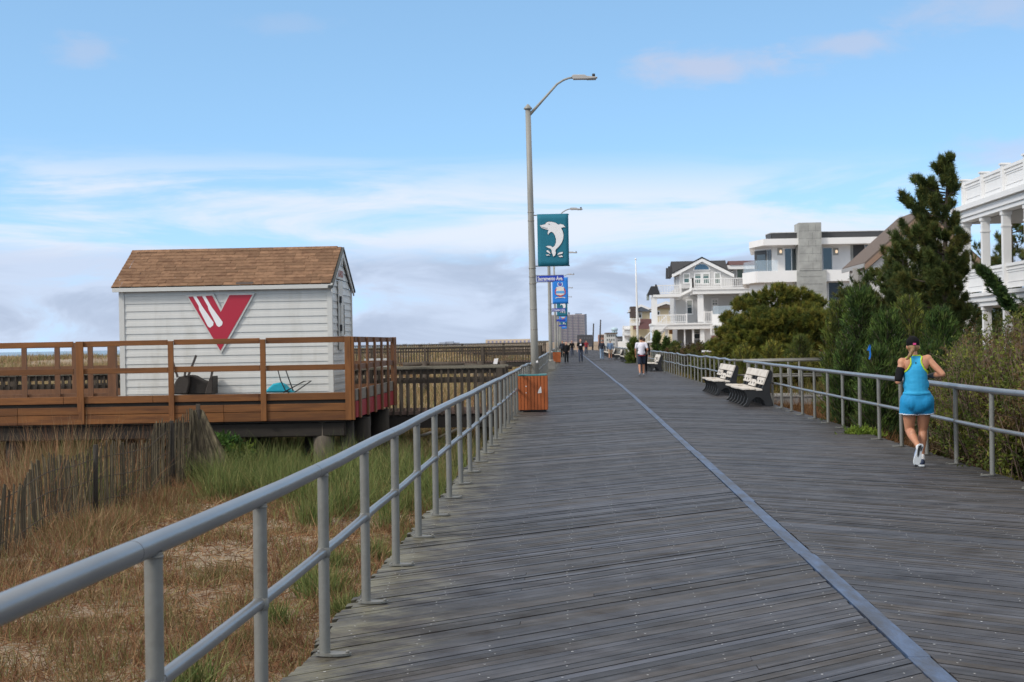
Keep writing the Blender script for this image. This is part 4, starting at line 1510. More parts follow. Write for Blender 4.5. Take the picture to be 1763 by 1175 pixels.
def balustrade(par, a, b, z0, z1, step=.16, name='railing', m_=whitew, post=True):
    """Railing with thin balusters from a to b (xy pairs)."""
    m = MB()
    a, b = Vector((*a, 0)), Vector((*b, 0))
    L = (b - a).length
    d = (b - a).normalized()
    up = Vector((0, 0, 1))
    m.bar(a + up * (z1 - .04), b + up * (z1 - .04), .09, .08)
    m.bar(a + up * (z0 + .10), b + up * (z0 + .10), .07, .07)
    n = max(2, int(L / step))
    for k in range(n + 1):
        p = a + d * (L * k / n)
        m.bar(p + up * (z0 + .06), p + up * (z1 - .05), .05, .05)
    if post:
        k = max(1, round(L / 2.4))
        for i in range(k + 1):
            p = a + d * (L * i / k)
            m.bar(p + up * z0, p + up * (z1 + .07), .14, .14)
    return m.build(name, m_, par)


# ---- porch house on the right
AX = 12.86
porch = thing('porch_house', 'white house with stacked column porches above the shrubs, beside the tall pine', 'house', (AX, 58, 0))
colY = [57.5 - 2.62 * k for k in range(7)]
zc0, zc1, zp0, zp1, zf0, zf1 = 5.30, 5.80, 5.84, 6.62, 2.50, 2.92
YN, YFAR = colY[-1] - .4, 58.0
for (z0, z1, lab) in ((-.6, zf0, None), (zf1, zc0, None)):
    for y in colY:
        cm = MB().box(AX - .0, AX + .24, y - .12, y + .12, z0, z1)
        zb = z0 + (z1 - z0) * (.80 if z0 > 0 else .76)
        cm.box(AX - .02, AX + .26, y - .14, y + .14, zb, zb + .05).box(AX - .03, AX + .27, y - .15, y + .15, z1 - .12, z1 - .003)
        cm.build('column', whitew, porch)
fa = MB()
for (o, z0, z1) in ((.06, zf0, zf0 + .14), (.12, zf0 + .14, zf0 + .31), (.20, zf0 + .31, zf1)):
    fa.box(AX - o, AX + 4.2, YN, YFAR + o, z0, z1)
for (o, z0, z1) in ((.06, zc0, zc0 + .13), (.11, zc0 + .13, zc0 + .34), (.24, zc0 + .34, zc1)):
    fa.box(AX - o, AX + 4.2, YN, YFAR + o, z0, z1)
fa.build('entablature', whitew, porch)
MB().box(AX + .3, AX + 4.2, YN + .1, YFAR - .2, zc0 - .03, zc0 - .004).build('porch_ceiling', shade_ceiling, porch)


def panel_rail(z0, z1, caps):
    pm = MB()
    for ya, yb in zip(colY[1:], colY[:-1]):
        a0, b0 = ya + .12, yb - .12
        pm.box(AX + .05, AX + .17, a0, b0, z1 - .09, z1)
        pm.box(AX + .06, AX + .15, a0, b0, z1 - .20, z1 - .16)
        k = a0 + .05
        while k < b0:
            pm.box(AX + .085, AX + .125, k, k + .045, z1 - .16, z1 - .09)
            k += .10
        pm.box(AX + .09, AX + .13, a0, b0, z0 + .10, z1 - .20)
        pm.box(AX + .06, AX + .15, a0, b0, z0 + .03, z0 + .16)
        # raised moulding of the panel
        for zz in (z0 + .20, z1 - .27):
            pm.box(AX + .070, AX + .089, a0 + .12, b0 - .12, zz, zz + .025)
        for yy in (a0 + .12, b0 - .145):
            pm.box(AX + .070, AX + .089, yy, yy + .025, z0 + .225, z1 - .27)
    pm.build('panel_railing', whitew, porch)
    if caps:
        for y in colY:
            MB().box(AX + .0, AX + .22, y - .11, y + .11, z0, z1 + .06).box(AX - .04, AX + .26, y - .15, y + .15, z1 + .06, z1 + .11).build('parapet_post', whitew, porch)


panel_rail(zp0, zp1, True)
panel_rail(zf1 + .04, zf1 + .80, False)
hw_ = MB().box(AX + 4.2, AX + 14, 36, 56.5, -1, 6.9)
hwall = hw_.build('wall', whitew, porch)
for (y, z0, z1) in ((54.5, 3.0, 5.0), (50.5, 3.0, 5.0), (46, 3.0, 5.0), (54.5, .1, 2.2), (50.5, .1, 2.2)):
    wf = MB().box(AX + 4.12, AX + 4.197, y - .7, y + .7, z0 - .1, z1 + .12).build('window', whitew, porch)
    MB().box(AX + 4.10, AX + 4.118, y - .58, y + .58, z0, z1).build('pane', glass, wf)
MB().prism([(AX + 4.2, 36, 6.9), (AX + 9, 36, 9.2), (AX + 14, 36, 6.9)], (0, 20.5, 0)).build('roof', roofdk, porch)
# picket fence in front of the porch house
pf = thing('picket_fence', 'white picket fence half hidden behind the twiggy shrubs', 'fence', (AX - 1.2, 57, 0))
m = MB()
y = 46.0
while y < 60:
    m.prism([(AX - 1.2, y, -.2), (AX - 1.2, y + .09, -.2), (AX - 1.2, y + .09, .95), (AX - 1.2, y + .045, 1.05), (AX - 1.2, y, .95)], (.025, 0, 0))
    y += .15
m.box(AX - 1.172, AX - 1.13, 46, 60, .1, .18).box(AX - 1.172, AX - 1.13, 46, 60, .7, .78)
m.build('pickets', whitew, pf)

# ---- brown roofed house
BY = 92.0
bh = thing('gabled_house', 'house with a steep brown shingle roof behind the tall pine', 'house', P(1500, 600, BY))
e0, r0, e1 = P(1489, 459, BY), P(1592, 366, BY), P(1692, 459, BY)
r0.z = max(r0.z, e0.z + 2.4)
e1.z = e0.z
L = 7.6
MB().prism([(e0.x + .35, BY + .25, -.5), (e0.x + .35, BY + .25, e0.z), (r0.x, BY + .25, r0.z - .3), (e1.x - .35, BY + .25, e0.z), (e1.x - .35, BY + .25, -.5)], (0, L - .5, 0)).build('wall', mat('offwhite_wall', (.55, .53, .52), rough=.7, var=.05), bh)
rm = MB()
for (a_, sgn) in ((e0, -1), (e1, 1)):
    rm.prism([(a_.x, BY, a_.z), (r0.x, BY, r0.z), (r0.x, BY, r0.z + .22), (a_.x, BY, a_.z + .22)], (0, L, 0))
rf = rm.build('roof', roofbr, bh)
mm = MB()
for a_ in (e0, e1):
    mm.prism([(a_.x, BY - .05, a_.z - .22), (r0.x, BY - .05, r0.z - .30), (r0.x, BY - .05, r0.z + .10), (a_.x, BY - .05, a_.z + .10)], (0, .045, 0))
mm.build('bargeboard', mat('tan_bargeboard', (.26, .17, .12), rough=.7, var=.1), rf)
MB().box(e0.x - .06, e0.x - .002, BY + .05, BY + L, e0.z - .06, e0.z + .16).build('gutter', mat('grey_gutter', (.32, .31, .30), rough=.5), rf)
lw = MB()
bxp(lw, 1478, 468, 1490, 600, BY + .6, BY + 3)
lw.build('side_wall', mat('greige_siding', (.34, .32, .30), rough=.7, var=.08), bh)
MB().box(P(1470, 500, BY).x, P(1470, 500, BY).x + .22, BY + .1, BY + .32, -.5, e0.z - .06).build('porch_column', mat('greige_siding', (.34, .32, .30)), bh)
for (a_, b_, c_, d_) in ((1497, 465, 1502, 478), (1506, 461, 1512, 475)):
    window(bh, a_, b_, c_, d_, BY + .245, fw=.07)

# ---- modern white house
MY = 144.0
mod = thing('modern_house', 'white flat roofed modern house with a concrete chimney tower', 'house', P(1400, 600, MY))
DEP = 15.0


def X(px, Y, py=500):
    return P(px, py, Y).x


def Zp(py, px, Y):
    return P(px, py, Y).z


xl, xm, xr = X(1297, MY), X(1332, MY), X(1560, MY)
z_roof0, z_roof1 = Zp(422.5, 1400, MY), Zp(411.5, 1400, MY)
z_par, z_dark = Zp(400.5, 1420, MY), z_roof1
z_bal, z_low = Zp(466.5, 1400, MY), Zp(487, 1340, MY)
# plan outlines (counter-clockwise from the front): the seaward corner is cut off at an angle
plan_roof = [(X(1313, MY) - .0, MY - 1.2), (xr, MY - 1.2), (xr, MY + DEP), (X(1294, MY + DEP), MY + DEP), (X(1291, MY + 3), MY + 3.0)]
plan_up = [(xm, MY + .6), (xr, MY + .6), (xr, MY + DEP), (X(1302, MY + DEP), MY + DEP), (xl + .5, MY + 3.2)]
plan_bal = [(X(1297, MY) + .2, MY - 1.2), (xr, MY - 1.2), (xr, MY + DEP), (X(1284, MY + DEP), MY + DEP), (X(1280, MY + 3), MY + 2.6)]
plan_low = [(X(1318, MY), MY - .4), (xr, MY - .4), (xr, MY + DEP), (X(1304, MY + DEP), MY + DEP), (xl, MY + 3)]


def slab(m, plan, z0, z1):
    return m.prism([(x, y, z0) for x, y in plan], (0, 0, z1 - z0))


slab(MB(), plan_roof, z_roof0, z_roof1).build('roof', whites, mod)
plan_par = [(X(1328, MY) + .1, MY - .3), (xr - .3, MY - .3), (xr - .3, MY + DEP - .5), (X(1323, MY + DEP), MY + DEP - .5), (X(1320, MY + 3), MY + 2.0)]
pr = MB()
for (p, q) in zip(plan_par, plan_par[1:] + plan_par[:1]):
    pr.bar((*p, (z_roof1 + z_par) / 2), (*q, (z_roof1 + z_par) / 2), .2, z_par - z_roof1)
pr.build('dark_parapet', charcoal, mod)
pc = MB()
for (p, q) in zip(plan_par, plan_par[1:] + plan_par[:1]):
    pc.bar((*p, z_par + .03), (*q, z_par + .03), .3, .06)
pc.build('parapet_cap', mat('pale_metal_cap', (.5, .5, .5), rough=.5), mod)
z_flr = Zp(478, 1340, MY)
slab(MB(), plan_up, z_flr, z_roof0).build('upper_wall', whites, mod)
bl = MB()
for (p, q) in zip(plan_bal, plan_bal[1:] + plan_bal[:1]):
    bl.bar((*p, (z_bal + z_low) / 2), (*q, (z_bal + z_low) / 2), .22, z_bal - z_low)
slab(bl, [(x, y) for x, y in plan_bal], z_flr - .15, z_flr)
bl.build('balcony_parapet', whites, mod)
slab(MB(), plan_low, -1.0, z_flr - .16).build('lower_wall', whites, mod)
tw = MB()
ztop = Zp(383.5, 1396, MY - 1.6)
tw.box(X(1377, MY - 1.6), X(1416, MY - 1.6), MY - 1.6, MY + 1.2, z_bal - .02, ztop)
tw.box(X(1373, MY - 1.6), X(1423.5, MY - 1.6), MY - 1.55, MY + 1.2, -1, z_bal - .021)
tower = tw.build('chimney_tower', concrete, mod)
jn = MB()
for k in range(11):
    z = z_bal - 3 + k * .62
    jn.box(X(1377, MY - 1.6) + .0, X(1416, MY - 1.6), MY - 1.604, MY - 1.601, z, z + .022)
for k in range(9):
    z = z_bal + .0 + k * .62
    for f in ((.3, .62) if k % 2 else (.48, .82)):
        xx = X(1377, MY) + (X(1416, MY) - X(1377, MY)) * f
        if z + .6 < ztop:
            jn.box(xx, xx + .022, MY - 1.604, MY - 1.601, z + .024, z + .61)
jn.build('panel_joint', mat('joint_grey', (.16, .16, .155), rough=.9), tower)
WY = MY + .6
window(mod, 1351.5, 428.5, 1374, 466, WY, glass, (2, 1), .06)
window(mod, 1417, 427.5, 1432, 464, WY, glass, (1, 1), .06)
window(mod, 1489.5, 422, 1505, 430.5, WY - .06, glass, (1, 1), .05)
MB().box(X(1470, WY), xr, WY - .05, WY - .003, z_flr, z_roof0 - .01).build('dark_cladding', charcoal, mod)
MB().box(X(1465.5, WY), X(1470, WY), WY - .04, WY - .002, z_flr, z_roof0 - .01).build('wall_pier', concrete, mod)
# angled corner glazing
a_, b_ = Vector((xl + .5, MY + 3.2, 0)), Vector((xm, MY + .6, 0))
d_ = (b_ - a_).normalized()
nn = Vector((-d_.y, d_.x, 0)) * -1
if nn.y > 0:
    nn = -nn
f = MB()
LEN = (b_ - a_).length
zt, zb = z_roof0 - .25, z_flr


def ang(m, t0, t1, z0, z1, off, th_):
    p, q = a_ + d_ * (LEN * t0) + nn * off, a_ + d_ * (LEN * t1) + nn * off
    m.prism([(p.x, p.y, z0), (q.x, q.y, z0), (q.x, q.y, z1), (p.x, p.y, z1)], nn * th_)


ang(f, .02, .70, zb, zt, .01, .05)
fr = f.build('corner_frame', charcoal, mod)
g = MB()
ang(g, .18, .66, zb + .3, zt - .35, .065, .01)
ang(g, .76, .84, zb + .2, zt, .065, .01)
ang(g, .88, .97, zb + .2, zt, .065, .01)
g.build('corner_pane', glass, fr)
gl_m = bpy.data.materials.new('balcony_glass')
gl_m.use_nodes = True
gb = gl_m.node_tree.nodes['Principled BSDF']
gb.inputs['Base Color'].default_value = (.55, .68, .78, 1)
gb.inputs['Roughness'].default_value = .08
gb.inputs['Transmission Weight'].default_value = 0.0
gb.inputs['Alpha'].default_value = .22
gg = MB()
p, q = Vector((X(1280.5, MY + 3), MY + 2.6, 0)), Vector((X(1297, MY) + .2, MY - 1.2, 0))
gg.bar((p.x, p.y, z_bal + .45), (q.x, q.y, z_bal + .45), .03, .9)
gg.bar((q.x, q.y, z_bal + .45), (X(1337, MY), MY - 1.2, z_bal + .45), .03, .88)
gg.build('glass_rail', gl_m, mod)
for px_ in (1344, 1440):
    sc_ = MB().ell((X(px_, WY, 433), WY - .06, Zp(433.5, px_, WY)), (.11, .06, .14), 10, 6).build('wall_lamp', mat('lit_sconce', (.8, .65, .5), rough=.5, emit=((1.0, .72, .45), .7)), mod)
    MB().box(X(px_, WY) - .22, X(px_, WY) + .22, WY - .02, WY - .003, Zp(433.5, px_, WY) - .3, Zp(433.5, px_, WY) + .3).build('lamp_plate', concrete, sc_)
for (p0, p1, p2, p3) in ((1427, 487, 1446, 541), (1428, 553, 1446, 590)):
    window(mod, p0, p1, p2, p3, MY - .4, mat('dark_glass', (.02, .024, .03), rough=.25, var=.2), (1, 1), .08)
MB().box(X(1303, MY + 1), X(1317, MY + 1), MY + 2.2, MY + 2.3, Zp(520, 1310, MY), z_flr - .4).build('recess_window', glass, mod)

# ---- grey gabled beach house
GYY = 165.0
gr = thing('beach_house', 'grey beach house with gables, an arched window and white stacked decks', 'house', P(1200, 600, GYY))
Y0 = GYY
xa, xb = X(1171, Y0), X(1262, Y0)
zE, zA = Zp(469, 1208, Y0), Zp(446.5, 1208, Y0)
zD2, zD1, zG = Zp(496, 1230, Y0), Zp(560, 1180, Y0), -.6
MB().prism([(xa, Y0, zD2), (xb, Y0, zD2), (xb, Y0, zE), (X(1208.5, Y0), Y0, zA), (xa, Y0, zE)], (0, 10, 0)).build('upper_wall', greysid, gr)
MB().box(X(1163, Y0 + 1), X(1285, Y0), Y0 + 1.0, Y0 + 11, zD1 + .1, zD2 - .001).build('middle_wall', greysid, gr)
MB().box(X(1165, Y0 + 2), X(1290, Y0), Y0 + 2.0, Y0 + 11, zG, zD1 - .3).build('ground_wall', mat('grey_ground_wall', (.30, .29, .29), rough=.7, var=.1), gr)
# main roof, ridge across the view, with the front gable standing proud
zR = Zp(449.5, 1208, Y0 + 4)
rx0, rx1 = X(1160, Y0), X(1256, Y0)
rm = MB()
rm.prism([(rx0, Y0 + .3, zE - .05), (rx0, Y0 + 4, zR), (rx0, Y0 + 9.7, zE - .05)], (rx1 - rx0, 0, 0))
rf = rm.build('roof', roofdk, gr)
gm = MB()
zr_ = .32
for (pa, pb_) in (((1157, 472.5), (1208.5, 445)), ((1264, 472), (1208.5, 445))):
    a_, b_ = P(*pa, Y0 - .5), P(*pb_, Y0 - .5)
    gm.prism([a_, b_, b_ - Vector((0, 0, zr_)), a_ - Vector((0, 0, zr_))], (0, .3, 0))
for (pa, pb_) in (((1158, 472), (1168, 472)), ((1255, 471), (1265, 471))):
    bxp(gm, pa[0] + 5, 468, pb_[0] + 5 if pa[0] < 1200 else pb_[0] - 3, 472.5, Y0 - .45, Y0 + .2)
gm.build('gable_trim', whitew, rf)
ov = MB()
for (pa, pb_) in (((1158, 471.5), (1208.5, 444)), ((1263, 471.5), (1208.5, 444))):
    a_, b_ = P(*pa, Y0 - .55), P(*pb_, Y0 - .55)
    ov.prism([a_, b_, b_ + Vector((0, 0, .1)), a_ + Vector((0, 0, .1))], (0, 5, 0))
ov.build('gable_roof', roofdk, rf)
for k, px_ in enumerate((1159, 1155)):
    sd_ = MB()
    yy = Y0 + 2 + k * 4
    a_ = P(px_, 452, yy)
    sd_.prism([(a_.x, yy, zE - .3), (a_.x, yy + .9, zE + .75), (a_.x, yy + 1.8, zE - .3)], (-.45, 0, 0))
    sd_.build('dormer_roof', roofdk, rf)
# arched window
cxw, czw = X(1208.5, Y0), Zp(464.5, 1208.5, Y0)
rw, rh = X(1221, Y0) - cxw, Zp(455, 1208, Y0) - czw
fr_ = MB().prism([(cxw + (rw + .14) * math.cos(t_), Y0 - .055, czw - .1 + (rh + .2) * math.sin(t_)) for t_ in np.linspace(0, math.pi, 18)], (0, .05, 0)).build('arched_window', whitew, gr)
MB().prism([(cxw + rw * math.cos(t_), Y0 - .065, czw + rh * math.sin(t_)) for t_ in np.linspace(0, math.pi, 18)], (0, .008, 0)).build('pane', mat('blue_glass', (.05, .13, .22), rough=.15, spec=.8, var=.2), fr_)
for (p0, p1, p2, p3) in ((1178, 472.5, 1186, 486.5), (1197, 472, 1206, 488), (1211, 472, 1220, 488), (1231.5, 471, 1239, 488)):
    window(gr, p0, p1, p2, p3, Y0, glassg, (1, 2), .13)
window(gr, 1183.5, 518, 1191, 540, Y0 + 1.0, glass, (1, 2), .14)
dr = MB()
bxp(dr, 1225, 514, 1237, 548, Y0 + .93, Y0 + .997)
dd = dr.build('door', whitew, gr)
window(gr, 1227, 517.5, 1234.5, 525, Y0 + .925, glass, (2, 2), .05)
# upper deck
u0, u1 = X(1193, Y0 - 3), X(1292, Y0 - 3)
yd = Y0 - 3.0
zU = Zp(496, 1230, yd)
MB().box(u0, u1, yd, Y0 + .98, zU - .55, zU).box(u0 - .15, u1, yd - .12, Y0, zU - .16, zU + .03).build('upper_deck', whitew, gr)
zr1 = Zp(479.5, 1230, yd)
balustrade(gr, (u0, yd), (u1, yd), zU + .03, zr1, .17)
balustrade(gr, (u0, yd), (u0, Y0 - .05), zU + .03, zr1, .17)
# swept eave at the left of the upper deck
se = MB()
pts_ = [P(1166, 514.5, Y0 + .5), P(1172, 511, Y0), P(1180, 506, Y0 - 1), P(1190, 501, Y0 - 2), P(1197, 498, yd)]
for p, q in zip(pts_[:-1], pts_[1:]):
    se.bar(p, q, .5, .25)
se.build('swept_eave', whitew, gr)
for (p0, p1) in ((1201.5, 1211.5), (1273, 1282)):
    bxp(MB(), p0, 503, p1, 555, yd + .3, yd + .9).build('column', whitew, gr)
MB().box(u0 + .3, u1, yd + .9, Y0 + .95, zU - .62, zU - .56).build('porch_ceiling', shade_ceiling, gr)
# left roof deck on a column
l0, l1 = X(1124, yd), X(1172, yd)
zl = Zp(506.5, 1145, yd)
MB().box(l0, l1, yd, Y0 + 3, zl - .28, zl).build('roof_deck', whitew, gr)
balustrade(gr, (l0 + .3, yd + .1), (l1, yd + .1), zl, Zp(491, 1145, yd), .15)
balustrade(gr, (l0 + .3, yd + .1), (l0 + .3, Y0 + 2.8), zl, Zp(491, 1145, yd), .15)
hn = MB()
a_ = P(1118, 506, yd)
hn.prism([(a_.x - .2, yd, zl - .05), (a_.x + .2, yd, zl + .75), (a_.x + .75, yd, zl + .75), (a_.x + 1.0, yd, zl - .05)], (0, 1.6, 0))
hn.build('small_roof', roofdk, gr)
bxp(MB(), 1122, 512, 1131.5, 558, yd + .2, yd + .9).build('column', whitew, gr)
bxp(MB(), 1114, 507, 1118, 517, yd + 1, yd + 2.4).build('eave_end', mat('greenish_soffit', (.30, .33, .32), rough=.7), gr)
# main deck
m0, m1 = X(1122, yd - 1), X(1228, yd - 1)
ym = yd - 1.0
zM = Zp(557, 1175, ym)
MB().box(m0, m1, ym, Y0 + 2, zM - .55, zM).box(m0 - .1, m1, ym - .12, Y0 + 1, zM - .14, zM + .03).build('main_deck', whitew, gr)
balustrade(gr, (m0 + .3, ym), (X(1181, ym), ym), zM + .03, Zp(542, 1150, ym), .17)
balustrade(gr, (X(1212, ym), ym), (X(1225, ym), ym), zM + .03, Zp(537, 1218, ym), .17)
cp = MB()
for k in range(8):
    t0_, t1_ = k / 8, (k + 1) / 8
    pp_ = lambda t_: (X(1226 + 52 * t_, ym), ym - .9 * math.sin(math.pi * t_ * .5))
    a_, b_ = pp_(t0_), pp_(t1_)
    cp.bar((*a_, (Zp(541, 1250, ym) + Zp(562, 1250, ym)) / 2), (*b_, (Zp(541, 1250, ym) + Zp(562, 1250, ym)) / 2), .2, Zp(541, 1250, ym) - Zp(562, 1250, ym))
cp.build('curved_parapet', whitew, gr)
MB().bar((X(1227, ym), ym, Zp(534, 1240, ym)), (X(1272, ym), ym - .5, Zp(534, 1240, ym)), .03, .75).build('glass_rail', gl_m, gr)
balustrade(gr, (X(1222, ym), ym - .6), (X(1240, ym), ym - .6), Zp(577, 1230, ym), Zp(560.5, 1230, ym), .2)
for (p0, p1) in ((1146, 1151), (1178, 1180), (1192, 1195), (1205.5, 1213)):
    bxp(MB(), p0, 563.5, p1, 600, ym + .3, ym + .9).build('post', whitew, gr)
window(gr, 1196, 566, 1204.5, 583, Y0 + 1.99, glass, (1, 2), .14)
bxp(MB(), 1152, 568, 1158, 575.5, Y0 + 1.9, Y0 + 1.99).build('plywood_patch', mat('plywood', (.45, .24, .12), rough=.7), gr)
bxp(MB(), 1213, 565, 1290, 612, ym + .9, ym + 2).build('garden_wall', whites, gr)
# stair down to the sand
st = MB()
s0, s1 = P(1146, 563, ym - .3), P(1104, 606, ym - .3)
for k in range(14):
    p = s0.lerp(s1, k / 13)
    st.box(p.x - .2, p.x + .2, ym - 1.5, ym - .15, p.z - .05, p.z)
st.prism([s0, s1, s1 - Vector((0, 0, .35)), s0 - Vector((0, 0, .35))], (0, .06, 0))
for hh in (1.0, .12):
    st.bar(s0 + Vector((0, -1.25, hh)), s1 + Vector((0, -1.25, hh)), .08, .09)
for k in range(18):
    p = s0.lerp(s1, k / 17)
    st.bar(p + Vector((0, -1.25, .05)), p + Vector((0, -1.25, 1.0)), .05, .05)
st.build('stair', whitew, gr)
# right-hand wing with a brown fascia
wg = MB()
MB().box(X(1262, Y0 + 3), X(1300, Y0 + 3), Y0 + 3, Y0 + 9, zD2, Zp(462, 1280, Y0)).build('wing_wall', greysid, gr)
MB().box(X(1253, Y0 + 2), X(1300, Y0 + 2), Y0 + 2, Y0 + 9, Zp(462, 1280, Y0), Zp(455, 1280, Y0)).build('wing_eave', whitew, gr)
MB().prism([(X(1257, Y0 + 2), Y0 + 1.9, Zp(455, 1280, Y0)), (X(1257, Y0 + 2), Y0 + 4, Zp(446, 1280, Y0)), (X(1257, Y0 + 2), Y0 + 7, Zp(455, 1280, Y0))], (6, 0, 0)).build('wing_roof', maroon, gr)
window(gr, 1269, 462, 1279, 479, Y0 + 2.99, glassg, (1, 1), .1)

# ---- cream houses farther on
def far_house(label, pts_px, Y, roof_px, wm, rmat, wins, decks=()):
    th = thing('beach_house', label, 'house', P(pts_px[0], 600, Y))
    x0, x1 = X(pts_px[0], Y), X(pts_px[2], Y)
    zt_ = Zp(pts_px[1], (pts_px[0] + pts_px[2]) / 2, Y)
    MB().box(x0, x1, Y, Y + 10, -.6, zt_).build('wall', wm, th)
    zr2 = Zp(roof_px, (pts_px[0] + pts_px[2]) / 2, Y)
    rm_ = MB().prism([(x0 - .5, Y - .6, zt_), (x1 + .5, Y - .6, zt_), ((x0 + x1) / 2, Y - .6, zr2)], (0, 11, 0))
    ro_ = rm_.build('roof', rmat, th)
    tr_ = MB()
    for xx in (x0 - .6, x1 + .6):
        tr_.prism([(xx, Y - .7, zt_ - .1), ((x0 + x1) / 2, Y - .7, zr2 - .05), ((x0 + x1) / 2, Y - .7, zr2 + .28), (xx, Y - .7, zt_ + .22)], (0, .08, 0))
    tr_.build('bargeboard', whitew, ro_)
    for wq in wins:
        window(th, *wq, Y, glass, (1, 1), .12)
    for (d0, d1, d2, d3) in decks:
        MB().box(X(d0, Y - 2.5), X(d2, Y - 2.5), Y - 2.5, Y, Zp(d3, d0, Y - 2.5) - .4, Zp(d3, d0, Y - 2.5)).build('deck', whitew, th)
        balustrade(th, (X(d0, Y - 2.4), Y - 2.4), (X(d2, Y - 2.4), Y - 2.4), Zp(d3, d0, Y - 2.5), Zp(d1, d0, Y - 2.5), .25)
    return th


far_house('cream house with a low gable seen through the deck opening of the grey beach house', (1128, 531, 1164, 600), 215.0, 523, tan_m, roofbr, [(1132, 537, 1135, 543), (1153, 537, 1157, 543)])
ch_ = far_house('cream house with a blue grey roof and maroon lower roof behind the white flagpole', (1088, 537, 1118, 600), 240.0, 528, tan_m, mat('slate_roof', (.09, .11, .14), rough=.8, var=.2), [(1100, 540, 1104, 547)],
                decks=((1084, 549, 1100, 556),))
a0_, b0_ = P(1090, 567, 237), P(1120, 567, 237)
MB().prism([(a0_.x, 237, Zp(567, 1105, 237)), (b0_.x + 2, 237, Zp(567, 1105, 237)), (b0_.x + 2, 238.5, Zp(549.5, 1105, 237)), (X(1099, 237), 238.5, Zp(549.5, 1105, 237))], (0, .2, .0)).build('lower_roof', maroon, ch_)
bxp(MB(), 1085.5, 528, 1095, 547, 238.8, 243).build('shingle_tower', mat('dark_brown_shingle', (.08, .06, .055), rough=.9, var=.2), ch_)
wb = thing('beach_house', 'white building with balconies at the far end of the row, left of the flagpole', 'house', P(1080, 600, 262))
bxp(MB(), 1075, 562, 1100, 600, 262, 272).build('wall', whites, wb)
for py_ in (562, 572):
    bxp(MB(), 1072, py_ + 4, 1090, py_ + 6, 260, 262).build('balcony', whitew, wb)
    balustrade(wb, (X(1072, 260), 260), (X(1090, 260), 260), Zp(py_ + 4, 1080, 260), Zp(py_ - .5, 1080, 260), .3)
window(wb, 1082, 585, 1085, 593, 261.99)
# low white walls and distant blocks along the boardwalk
def block(name, label, px0, py0, px1, py1, Y, m_, wins=None, dep=8, cat='building', roofm=None):
    th = thing(name, label, cat, P(px0, py1, Y))
    bxp(MB(), px0, py0, px1, py1, Y, Y + dep).build('wall', m_, th)
    if wins:
        nx_, nz_, wm_, fx, fz = wins
        a_, b_ = X(px0, Y), X(px1, Y)
        zt_, zb_ = Zp(py0, (px0 + px1) / 2, Y), Zp(py1, (px0 + px1) / 2, Y)
        k = MB()
        for i in range(nx_):
            for j in range(nz_):
                cx_, cz_ = a_ + (b_ - a_) * (i + .5) / nx_, zb_ + (zt_ - zb_) * (j + .5) / nz_
                w_, h_ = (b_ - a_) / nx_ * fx / 2, (zt_ - zb_) / nz_ * fz / 2
                k.box(cx_ - w_, cx_ + w_, Y - .08, Y - .02, cz_ - h_, cz_ + h_)
        k.build('window_row', wm_, th)
    if roofm:
        a_, b_ = X(px0 - 1, Y), X(px1 + 1, Y)
        zt_ = Zp(py0, (px0 + px1) / 2, Y)
        MB().box(a_, b_, Y - .6, Y + dep + .4, zt_, zt_ + (zt_ - Zp(py1, px0, Y)) * .09).build('roof', roofm, th)
    return th


block('white_wall', 'low white wall at the far end of the landward railing', 1064, 588, 1083, 602, 230, whites, dep=.4, cat='wall')
block('apartment_block', 'pale three storey block beneath the distant water tower', 1042, 575, 1061, 596, 520, mat('pale_grey_block', (.50, .50, .48), rough=.7), (5, 3, glass, .4, .4), 20, 'building', roofbr)
block('apartment_block', 'brick red low block beside the second utility pole in the distance', 1031, 577, 1042, 596, 560, mat('brick_block', (.30, .16, .12), rough=.8), (3, 3, glass, .5, .4), 20, 'building', mat('pale_roof', (.5, .5, .52)))
block('warehouse', 'long dark building at the end of the boardwalk below the apartment tower', 994, 577, 1020, 600, 640, mat('dark_hall', (.055, .055, .065), rough=.7, var=.1), (6, 2, mat('dull_glass', (.09, .09, .10), rough=.4), .7, .3), 30, 'building')
block('grey_garage', 'small grey building low in the distance left of the white wall', 1061, 581, 1075, 598, 420, mat('mid_grey_wall', (.28, .27, .27), rough=.7), (3, 1, glass, .5, .4), 12, 'building', roofdk)

# red brown garden walls between the shrubs
brick = mat('red_brown_wall', (.19, .085, .068), rough=.85, var=.2, scale=4)
wl_ = thing('garden_wall', 'red brown garden wall with a white rail, left of the spreading olive tree', 'wall', P(1240, 612, 84))
bxp(MB(), 1226, 578, 1252, 604, 84, 84.4).build('high_panel', brick, wl_)
bxp(MB(), 1212, 606, 1275, 618, 84.1, 84.5).build('low_panel', brick, wl_)
bxp(MB(), 1210, 603, 1290, 605.8, 83.9, 84.6).build('white_coping', whitew, wl_)
w2 = thing('garden_wall', 'rust brown garden wall right of the spreading olive tree', 'wall', P(1410, 604, 80))
bxp(MB(), 1388, 583, 1432, 606, 80, 80.4).build('panel', mat('rust_brown_wall', (.16, .05, .028), rough=.85, var=.2), w2)
bxp(MB(), 1386, 580.5, 1434, 583, 79.9, 80.5).build('coping', mat('dark_coping', (.09, .045, .03), rough=.8), w2)
w3 = thing('stone_pillar', 'tan stone pillar with white cap at the foot of the grey house stair', 'pillar', P(1124, 605, 140))
bxp(MB(), 1117, 590, 1126, 612, 140, 140.6).build('shaft', mat('tan_stone', (.36, .28, .23), rough=.8, var=.15), w3)
bxp(MB(), 1115.5, 587.5, 1127.5, 590, 139.9, 140.7).build('cap', whites, w3)

